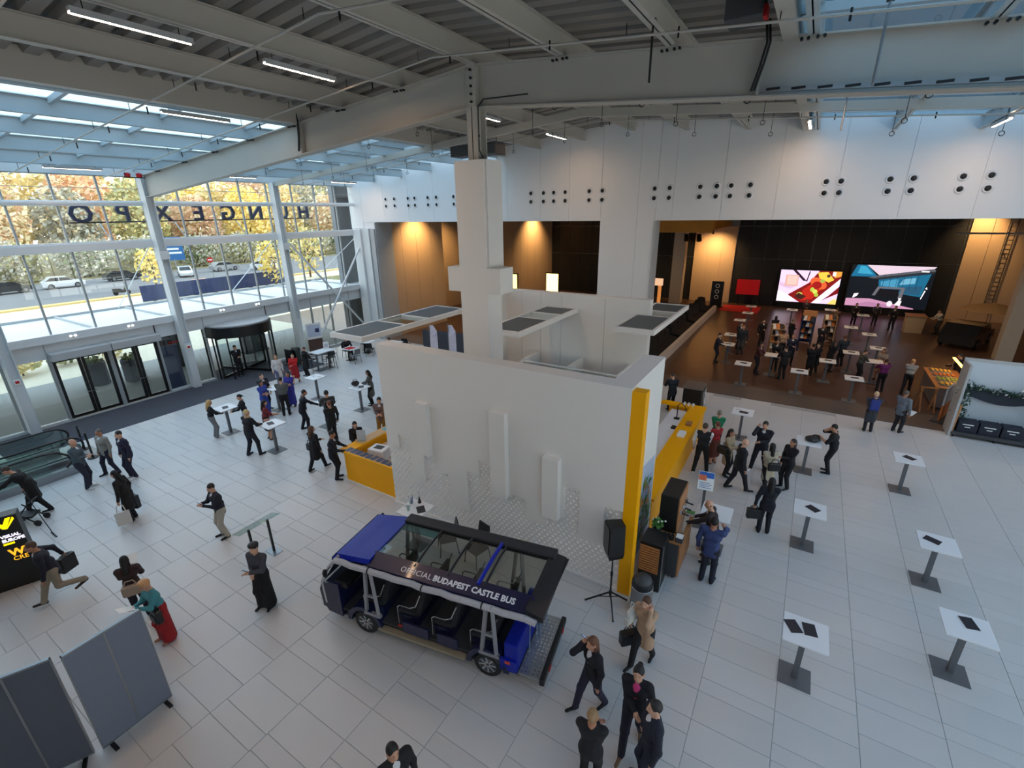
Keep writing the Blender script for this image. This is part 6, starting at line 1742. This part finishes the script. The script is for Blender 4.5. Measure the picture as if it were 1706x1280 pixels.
# ================================================================== PEOPLE: one continuous mesh each, grown from a distance field
def _rc(P, a, b, ra, rb, sy=1.0):
    """distance to a tapered capsule"""
    a = np.asarray(a, np.float32); b = np.asarray(b, np.float32)
    ba = b-a; l2 = float(ba @ ba)+1e-9
    pa = P-a
    t = np.clip((pa @ ba)/l2, 0, 1)
    d = np.sqrt(((pa-t[..., None]*ba)**2).sum(-1))
    return d-(ra+(rb-ra)*t)
def _el(P, c, r):
    q = (P-np.asarray(c, np.float32))/np.asarray(r, np.float32)
    k = np.sqrt((q**2).sum(-1))
    return (k-1)*min(r)
def _smin(a, b, k):
    h = np.clip(.5+.5*(b-a)/k, 0, 1)
    return b*(1-h)+a*h-k*h*(1-h)
def _ik(a, c, l1, l2, pole):
    a = np.array(a, float); c = np.array(c, float)
    d = c-a; L = np.linalg.norm(d); L2 = min(L, (l1+l2)*.995)
    d = d/(L+1e-9); c = a+d*L2
    x = (l1*l1-l2*l2+L2*L2)/(2*L2); h = math.sqrt(max(l1*l1-x*x, 1e-6))
    p = np.array(pole, float); p = p-d*(p @ d); p /= np.linalg.norm(p)+1e-9
    return a+d*x+p*h, c
CMAT = {}
def cmat(c, kind='cloth'):
    key = '%s_%02x%02x%02x' % ((kind,)+tuple(c))
    if key not in CMAT:
        if kind == 'check':
            CMAT[key] = mat(key, c, .85, var=.5, scale=26)
        elif kind == 'dots':
            CMAT[key] = mat(key, c, .85, var=.5, scale=30)
        else:
            CMAT[key] = mat(key, c, {'skin': .55, 'hair': .6}.get(kind, .85), var=.1 if kind != 'skin' else .03, scale=9)
    return CMAT[key]
ARM = {'down': (.035,.03,-.305), 'fold': (-.13,.15,-.16), 'phone': (-.075,.19,-.10), 'ear': (-.02,.07,.075), 'reach': (.03,.27,-.17), 'table': (-.03,.21,-.19), 'bag': (.06,.0,-.30), 'back': (.10,-.17,-.22)}
def person(x, y, hd, h, outfit, top, bot, shoe, hair, arms, legs, lean, look, label, idx):
    H = h
    seated = legs == 'sit'
    if seated: H = 1.72
    dist = math.hypot(x, y)
    vox = .0135 if dist < 8.5 else (.0175 if dist < 20 else .024)
    skin = [(196,146,120),(206,158,132),(176,124,98),(212,166,142)][idx % 4]
    fem = hair[0] in ('long','bun','pony') or outfit in ('skirt','dress')
    sw = .106 if fem else .122            # half shoulder width / H
    # ---- joints in local space: +y forward, +x to the person's right
    hipz = .53*H if not seated else .50
    def tor(px, py, pz):                  # lean the upper body about the hips
        a = math.radians(lean); dz = pz-hipz
        return (px, py+math.sin(a)*dz, hipz+math.cos(a)*dz)
    base = hipz-.53*H
    Z = lambda f: base+f*H
    prims = []   # (distance fn args, material id)
    TOP, BOT, SKIN, SHOE, SHIRT = 0, 1, 2, 3, 4
    # legs
    fo = {'stand': ((.065,.02),(-.06,-.0)), 'wide': ((.11,.06),(-.10,-.05)), 'walk': ((.055,.17),(-.05,-.14)), 'stride': ((.05,.20),(-.05,-.25)), 'sit': ((.09,.42),(-.09,.40))}[legs]
    lifts = {'stride': (0.0, .34), 'walk': (0.0, .02)}.get(legs, (0, 0))
    tr = 1.0 if outfit not in ('dress',) else .8
    legm = SKIN if outfit == 'dress' and idx not in (14, 18) else BOT
    for sgn, (fx, fy), lf_ in ((1, fo[0], lifts[0]), (-1, fo[1], lifts[1])):
        hip = np.array((sgn*.052*H, 0, hipz-.01*H))
        ank = np.array((fx*H if not seated else fx*H/1.0, fy*H if not seated else fy*H*.62, .045*H+lf_))
        knee, ank = _ik(hip, ank, .245*H, .245*H, (0, 1, 0.05))
        prims.append(('rc', hip, knee, .060*H, .041*H, legm if outfit != 'skirt' else BOT))
        prims.append(('rc', knee, ank, .041*H*(1.0 if legm == BOT else .85), (.034 if legm == BOT else .022)*H, legm if outfit != 'skirt' or idx in (8, 9) else SKIN))
        pit = -1.2 if lf_ > .1 else 0
        heel = ank+np.array((0, -.02*H, -.028*H)); toe = ank+np.array((sgn*.018*H, .105*H, -.030*H+pit*.05*H))
        prims.append(('rc', heel, toe, .020*H, .017*H, SHOE))
    # trunk
    prims.append(('rc', tor(.025*H,0,Z(.545)), tor(-.025*H,0,Z(.545)), .068*H, .068*H, BOT if outfit in ('tee','jumper','skirt','vest') else TOP))
    wl = .068*H if fem else .079*H
    prims.append(('rc', tor(.022*H,0,Z(.62)), tor(-.022*H,0,Z(.62)), wl, wl, TOP))
    cw = .069 if fem else .080
    prims.append(('rc', tor(.038*H,.005*H,Z(.73)), tor(-.038*H,.005*H,Z(.73)), cw*H, cw*H, TOP))
    prims.append(('rc', tor(sw*H*.8,-.005*H,Z(.805)), tor(-sw*H*.8,-.005*H,Z(.805)), .038*H, .038*H, TOP))
    if outfit in ('suit','coat','jacket','vest'):
        prims.append(('rc', tor(0,.035*H,Z(.80)), tor(0,.052*H,Z(.70)), .026*H, .020*H, SHIRT))
    jm = TOP
    if outfit in ('suit','jacket'):
        prims.append(('rc', tor(.03*H,0,Z(.56)), tor(.03*H,0,Z(.475)), .064*H, .066*H, TOP)); prims.append(('rc', tor(-.03*H,0,Z(.56)), tor(-.03*H,0,Z(.475)), .064*H, .066*H, TOP))
    if outfit == 'coat':
        for q in (-.03, .03): prims.append(('rc', tor(q*H,0,Z(.60)), (q*1.25*H,0,Z(.31)), .066*H, .074*H, TOP))
    if outfit == 'skirt':
        for q in (-.03, .03): prims.append(('rc', (q*H,0,Z(.57)), (q*1.5*H,.01,Z(.07 if idx in (8, 9) else .24)), .062*H, .085*H, BOT))
    if outfit == 'dress':
        for q in (-.028, .028): prims.append(('rc', (q*H,0,Z(.60)), (q*1.3*H,0,Z(.12 if idx in (14, 18) else .30)), .06*H, .076*H, BOT))
    # arms
    hands = []
    for sgn, key in ((-1, arms[0]), (1, arms[1])):
        o = ARM[key]
        sh = np.array(tor(sgn*sw*H, 0, Z(.80)))
        tg = sh+np.array((sgn*o[0]*H, o[1]*H, o[2]*H))
        pole = (sgn*.5, -.6, -.4) if key != 'ear' else (sgn*.2, .45, -.85)
        el, wr = _ik(sh, tg, .168*H, .145*H, pole)
        am = SHIRT if outfit == 'vest' else TOP
        prims.append(('rc', sh, el, .038*H, .032*H, am))
        fm = SKIN if outfit in ('tee', 'dress') else am
        prims.append(('rc', el, wr, .030*H, .0225*H, fm))
        dv = (wr-el)/(np.linalg.norm(wr-el)+1e-9)
        pm = wr+dv*.035*H
        prims.append(('rc', wr, pm, .0175*H, .019*H, SKIN))
        hands.append((wr, pm, dv, sgn))
    # neck and head
    a = math.radians(lean*.6+look*.6)
    nk0 = np.array(tor(0, -.008*H, Z(.82)))
    hc = np.array(tor(0, .006*H, Z(.928)))+np.array((0, math.sin(a)*.03*H, -(1-math.cos(a))*.02*H))
    prims.append(('rc', nk0, hc-np.array((0,.01*H,.02*H)), .031*H, .030*H, SKIN))
    ca, sa = math.cos(a), math.sin(a)
    def hp(px, py, pz):                    # point in head space
        return hc+np.array((px*H, (py*ca+pz*sa)*H, (-py*sa+pz*ca)*H))
    prims.append(('el', hc, (.043*H, .052*H, .064*H), SKIN))
    prims.append(('rc', hp(0,.022,-.035), hp(0,.030,-.040), .026*H, .022*H, SKIN))
    prims.append(('rc', hp(0,.050,.0), hp(0,.060,-.014), .006*H, .009*H, SKIN))
    for q in (-1, 1): prims.append(('rc', hp(q*.044,-.004,.004), hp(q*.045,-.004,-.014), .009*H, .008*H, SKIN))
    # ---- evaluate
    def field(prims, bounds, k, cols):
        lo, hi = bounds
        n = np.ceil((hi-lo)/vox).astype(int)+1
        g = np.stack(np.meshgrid(*[lo[i]+np.arange(n[i])*vox for i in range(3)], indexing='ij'), -1).astype(np.float32)
        D = None
        for p in prims:
            pts = [np.asarray(p[1]), np.asarray(p[2])] if p[0] == 'rc' else [np.asarray(p[1])]
            rad = max(p[3], p[4]) if p[0] == 'rc' else max(p[2])
            a0 = np.min(pts, 0)-rad-.09; a1 = np.max(pts, 0)+rad+.09
            i0 = np.clip(np.floor((a0-lo)/vox).astype(int), 0, n); i1 = np.clip(np.ceil((a1-lo)/vox).astype(int)+1, 0, n)
            sl = tuple(slice(i0[q], i1[q]) for q in range(3))
            if D is None: D = np.full(n, .12, np.float32)
            sub = g[sl]
            if sub.size == 0: continue
            d = _rc(sub, p[1], p[2], p[3], p[4]) if p[0] == 'rc' else _el(sub, p[1], p[2])
            D[sl] = _smin(D[sl], d.astype(np.float32), k)
        return D
    def poly(D, lo):
        gr = vdb.FloatGrid(.12)
        gr.copyFromArray(D)
        gr.transform = vdb.createLinearTransform(voxelSize=vox)
        p, tr_, q = gr.convertToPolygons(isovalue=0, adaptivity=0)
        return p+lo, q
    allp = np.array([np.asarray(q) for p in prims for q in ((p[1], p[2]) if p[0] == 'rc' else (p[1],))])
    lo = allp.min(0)-.2; hi = allp.max(0)+.2
    D = field(prims, (lo, hi), .022*H, None)
    pts, quads = poly(D, lo)
    # material of every face = nearest limb
    cen = pts[quads].mean(1).astype(np.float32)
    best = np.full(len(cen), 9., np.float32); mi = np.zeros(len(cen), int)
    for p in prims:
        d = _rc(cen, p[1], p[2], p[3], p[4]) if p[0] == 'rc' else _el(cen, p[1], p[2])
        m_ = p[5] if p[0] == 'rc' else p[3]
        w_ = d < best
        best[w_] = d[w_]; mi[w_] = m_
    v = pts.tolist(); f = quads.tolist(); ml = mi.tolist()
    nbody = len(f)
    ex = MB()
    EYE, LIP = 5, 6
    if dist < 34:
        for q in (-1, 1):
            ex.ball(hp(q*.018, .0475, .006), .0042*H, .0035*H, .0034*H, 6, 4, EYE)
            ex.add([hp(q*.009,.0505,.016), hp(q*.028,.0455,.017), hp(q*.028,.0450,.021), hp(q*.009,.0500,.020)], [(0,1,2,3)], 7)
        ex.add([hp(-.012,.0515,-.030), hp(.012,.0515,-.030), hp(.009,.0520,-.036), hp(-.009,.0520,-.036)], [(0,1,2,3)], LIP)
        for wr, pm, dv, sgn in hands:      # five fingers per hand
            up = np.array((0, 0, 1.)); sd = np.cross(dv, up)
            if np.linalg.norm(sd) < .2: sd = np.cross(dv, np.array((0, 1., 0)))
            sd = sd/np.linalg.norm(sd); nn = np.cross(sd, dv)
            for k_, ln in enumerate((.040, .046, .043, .034)):
                b0 = pm+dv*.010*H+sd*(k_-1.5)*.0095*H
                b1 = b0+dv*ln*.55*H-nn*.004*H; b2 = b1+dv*ln*.35*H-nn*.014*H
                ex.tube(b0, b1, .0050*H, .0046*H, 5, SKIN); ex.tube(b1, b2, .0046*H, .0036*H, 5, SKIN)
            t0 = wr+dv*.012*H+sd*sgn*.012*H; t1 = t0+dv*.022*H+sd*sgn*.016*H; t2 = t1+dv*.02*H
            ex.tube(t0, t1, .0062*H, .0052*H, 5, SKIN); ex.tube(t1, t2, .0052*H, .004*H, 5, SKIN)
    n0 = len(v)
    v += [tuple(map(float, a_)) for a_ in ex.v]; f += [[i+n0 for i in q] for q in ex.f]; ml += ex.mi
    me = bpy.data.meshes.new('person')
    me.from_pydata(v, [], f)
    tk = 'check' if 'checked' in label else ('dots' if 'dotted' in label or 'flowered' in label else 'cloth')
    shirt = (200,60,120) if 'pink top' in label else (206,206,210)
    if 'plain black' in label or 'all in black' in label or outfit == 'coat': shirt = top
    for m_ in (cmat(top, tk), cmat(bot), cmat(skin, 'skin'), cmat(shoe), cmat(shirt), mat('eye_dark', (30,24,22), .3), mat('lips', (150,80,76), .5), cmat(hair[1], 'hair')):
        me.materials.append(m_)
    me.polygons.foreach_set('material_index', ml)
    me.polygons.foreach_set('use_smooth', [True]*len(f))
    me.update()
    rz = math.radians(hd)-PI/2
    o = put('person', me, None, (x, y, 0), rz, label=label, cat='person', group='visitors of the fair')
    # ---- hair as a child
    hs, hcol = hair
    hpz = []
    if hs != 'bald':
        hpz.append(('el', hp(0,-.010,.014), (.0485*H, .0545*H, .060*H)))
        if hs in ('long',):
            hpz.append(('rc', hp(0,-.035,.0), hp(0,-.055,-.15), .040*H, .030*H, 0))
            for q in (-1, 1): hpz.append(('rc', hp(q*.036,-.012,.0), hp(q*.042,-.01,-.11), .016*H, .014*H, 0))
        if hs == 'bun': hpz.append(('el', hp(0,-.062,.03), (.026*H, .026*H, .026*H)))
        if hs == 'pony':
            hpz.append(('rc', hp(0,-.055,.03), hp(0,-.10,-.03), .018*H, .010*H, 0))
        if hs == 'beret': hpz.append(('el', hp(.006,-.008,.042), (.062*H, .066*H, .034*H)))
        if hs == 'scarf':
            hpz.append(('rc', np.array(tor(.03*H,.01*H,Z(.835))), np.array(tor(-.03*H,.01*H,Z(.835))), .040*H, .040*H, 0))
    else:
        hpz.append(('rc', hp(-.036,-.028,-.012), hp(.036,-.028,-.012), .016*H, .016*H, 0))
    ap = np.array([np.asarray(q) for p in hpz for q in ((p[1], p[2]) if p[0] == 'rc' else (p[1],))])
    lo = ap.min(0)-.17; hi = ap.max(0)+.17
    D = field(hpz, (lo, hi), .012*H, None)
    # carve the face opening
    n = D.shape
    g = np.stack(np.meshgrid(*[lo[i]+np.arange(n[i])*vox for i in range(3)], indexing='ij'), -1).astype(np.float32)
    fc = hp(0, .052, -.022)
    face = _el(g, fc, (.046*H, .046*H, .052*H))
    D = np.maximum(D, -face).astype(np.float32)
    pts, quads = poly(D, lo)
    if len(quads):
        hm = bpy.data.meshes.new('hair')
        hm.from_pydata(pts.tolist(), [], quads.tolist())
        hm.materials.append(cmat(hcol, 'hair'))
        hm.polygons.foreach_set('use_smooth', [True]*len(quads))
        hm.update()
        put('beret' if hs == 'beret' else ('hair_and_scarf' if hs == 'scarf' else 'hair'), hm, o)
    R_ = Matrix.Translation((x, y, 0)) @ Matrix.Rotation(rz, 4, 'Z')
    return o, [tuple(R_ @ Vector(hh[1])) for hh in hands], R_, H
PO = {}
for i, p in enumerate(PEOPLE):
    PO[i] = person(*p, i)
# ---------------- things people carry
def by(label):
    for i, p in enumerate(PEOPLE):
        if label in p[-1]: return PO[i]
    raise KeyError(label)
def handbag(at, rz, w, d, h, m, label, nm='handbag', strap=.25):
    t = thing(nm, label, 'bag', (at[0], at[1], at[2]-strap-h), rz)
    part('body', MB().bbox(-w/2, w/2, -d/2, d/2, 0, h, min(d, h)*.18), m, t)
    part('flap', MB().bbox(-w*.46, w*.46, -d/2-.012, d*.1, h*.55, h+.008, .01), m, t)
    for q in (-d*.25, d*.25):
        part('strap', MB().path([(-w*.3,q,h-.01),(-w*.22,q*.6,h+strap*.6),(0,0,h+strap),(w*.22,q*.6,h+strap*.6),(w*.3,q,h-.01)], .009, 6), m, t)
    return t
def body_bag(pr, lx, ly, lz, w, d, h, m, label, nm='shoulder_bag', rz=0.0):
    o, hands, R_, H = pr
    at = R_ @ Vector((lx, ly, lz))
    t = thing(nm, label, 'bag', at, o.rotation_euler.z+rz)
    part('body', MB().bbox(-w/2, w/2, -d/2, d/2, -h/2, h/2, min(d, h)*.25), m, t)
    part('pocket', MB().bbox(-w*.35, w*.35, d/2-.01, d/2+.03, -h*.4, h*.1, .012), m, t)
    part('strap', MB().path([(-w*.35,0,h/2-.02),(-w*.2,0,h/2+.12),(w*.2,0,h/2+.12),(w*.35,0,h/2-.02)], .012, 6), m, t)
BL = mat('leather_black', (20, 20, 24), .45, var=.1)
WB = mat('cotton_white', (206, 206, 200), .8, var=.05)
b_ = by('carrying a white bag'); handbag(b_[1][0], 1.2, .34, .1, .42, WB, 'white cotton bag hanging from the hand of the woman in a black coat', 'tote_bag', .3)
handbag(b_[1][1], .5, .32, .16, .42, BL, 'black backpack hanging from the hand of the woman in a black coat', 'backpack', .12)
b_ = by('striding left'); handbag(b_[1][1], 2.0, .36, .14, .4, BL, 'black holdall swinging behind the striding man', 'holdall', .05)
b_ = by('dark brown jacket seen'); body_bag(b_, .02, -.2, .92, .34, .12, .24, mat('leather_beige', (168, 150, 132), .6), 'beige shoulder bag on the back of the brown jacket')
b_ = by('tan beret'); body_bag(b_, -.16, .12, .82, .3, .12, .32, BL, 'black shoulder bag against the red skirt')
b_ = by('short black coat walking'); body_bag(b_, -.2, -.02, .86, .26, .12, .26, BL, 'black handbag at the hip of the walking woman in a short coat')
b_ = by('wearing a black backpack'); body_bag(b_, 0, -.2, 1.22, .34, .16, .5, BL, 'black backpack on the man in a dark grey jacket', 'backpack')
b_ = by('big black bag'); body_bag(b_, .26, -.04, 1.0, .18, .42, .3, BL, 'big black shoulder bag on the arm of the beige trench coat')
b_ = by('pale trench coat seen'); body_bag(b_, .05, -.2, 1.0, .34, .1, .26, BL, 'black satchel across the pale trench coat')
b_ = by('all in black holding'); handbag(b_[1][0], .4, .36, .14, .3, BL, 'square black handbag held by the woman all in black', strap=.1)
b_ = by('black and a white bag'); handbag(b_[1][1], .8, .4, .16, .3, BL, 'black handbag swinging beside the beige coat', strap=.16)
body_bag(b_, .26, .1, 1.1, .14, .34, .34, WB, 'white shoulder bag under the arm of the beige coat')
b_ = by('blue backpack'); body_bag(b_, 0, -.2, 1.2, .3, .15, .42, mat('pack_blue', (34, 52, 130), .6), 'blue backpack of the blond woman at the threshold', 'backpack')
def phone(pr, k, label):
    t = thing('phone', label, 'phone', Vector(pr[1][k])+Vector((0,0,.03)), pr[0].rotation_euler.z)
    part('body', MB().hexa([(-.036,-.02,.0),(.036,-.02,.0),(.036,.06,.1),(-.036,.06,.1),(-.036,-.026,.006),(.036,-.026,.006),(.036,.054,.106),(-.036,.054,.106)]), BLACK, t)
    part('screen', MB().add([(-.033,-.0265,.009),(.033,-.0265,.009),(.033,.0515,.105),(-.033,.0515,.105)], [(0,1,2,3)]), emat('phone_screen', (150,170,200), .5), t)
phone(by('reading his phone'), 0, 'phone in the hands of the man in beige trousers')
phone(by('on the phone'), 1, 'phone at the ear of the woman with long brown hair')
phone(by('black beret'), 0, 'phone in the hand of the woman in a black beret')
def papers(pr, k, label, w=.1, h=.15):
    t = thing('papers', label, 'papers', Vector(pr[1][k])+Vector((0,0,.02)), pr[0].rotation_euler.z)
    part('sheet', MB().hexa([(-w,-.02,0),(w,-.02,0),(w,h*1.5,.12),(-w,h*1.5,.12),(-w,-.021,.004),(w,-.021,.004),(w,h*1.5-.001,.124),(-w,h*1.5-.001,.124)]), PAPER, t)
    part('clip', MB().box(-.03, .03, -.024, .01, .004, .012), STEEL, t)
papers(by('tan beret'), 0, 'white leaflet held by the woman in the tan beret')
papers(by('white papers'), 1, 'white papers held by the man in the grey blazer')
papers(by('dark brown jacket seen'), 1, 'white leaflet held by the woman in the brown jacket')
# black jacket and handbag lying on tables
t = thing('bag_on_table', 'crumpled black bag on the table beside the man in black', 'bag', (1.05, 17.05, 1.12), .4)
part('body', MB().ball((0,0,.09), .24, .18, .1, 10, 6), BL, t)
part('fold', MB().ball((.1,.05,.14), .14, .1, .08, 8, 5), BL, t)
t = thing('bag_on_table', 'round black handbag on the table beside the long grey coat', 'bag', (-16.62, 13.2, 1.12), .9)
part('body', MB().ball((0,0,.13), .18, .1, .13, 10, 6), BL, t)
part('handle', MB().path([(-.1,0,.22),(-.06,0,.32),(.06,0,.32),(.1,0,.22)], .012, 6), BL, t)
# rolling case beside the man at the escalator
t = thing('pushchair', 'black folded trolley beside the man at the escalator', 'trolley', (-18.3, 2.35, 0), .8)
part('frame', MB().path([(-.3,-.2,.1),(.25,-.2,.75),(.25,.2,.75),(-.3,.2,.1)], .02, 6).path([(.3,-.2,.08),(-.2,-.2,.55)], .02, 6).path([(.3,.2,.08),(-.2,.2,.55)], .02, 6), BLACKM, t)
part('seat', MB().hexa([(-.25,-.19,.3),(.2,-.19,.26),(.2,.19,.26),(-.25,.19,.3),(-.25,-.19,.36),(.2,-.19,.32),(.2,.19,.32),(-.25,.19,.36)]), BLACK, t)
for a_, c_ in ((-.3,-.2),(-.3,.2),(.3,-.2),(.3,.2)): part('wheel', MB().tube((a_,c_-.02,.09), (a_,c_+.02,.09), .09, n=12), BLACK, t)
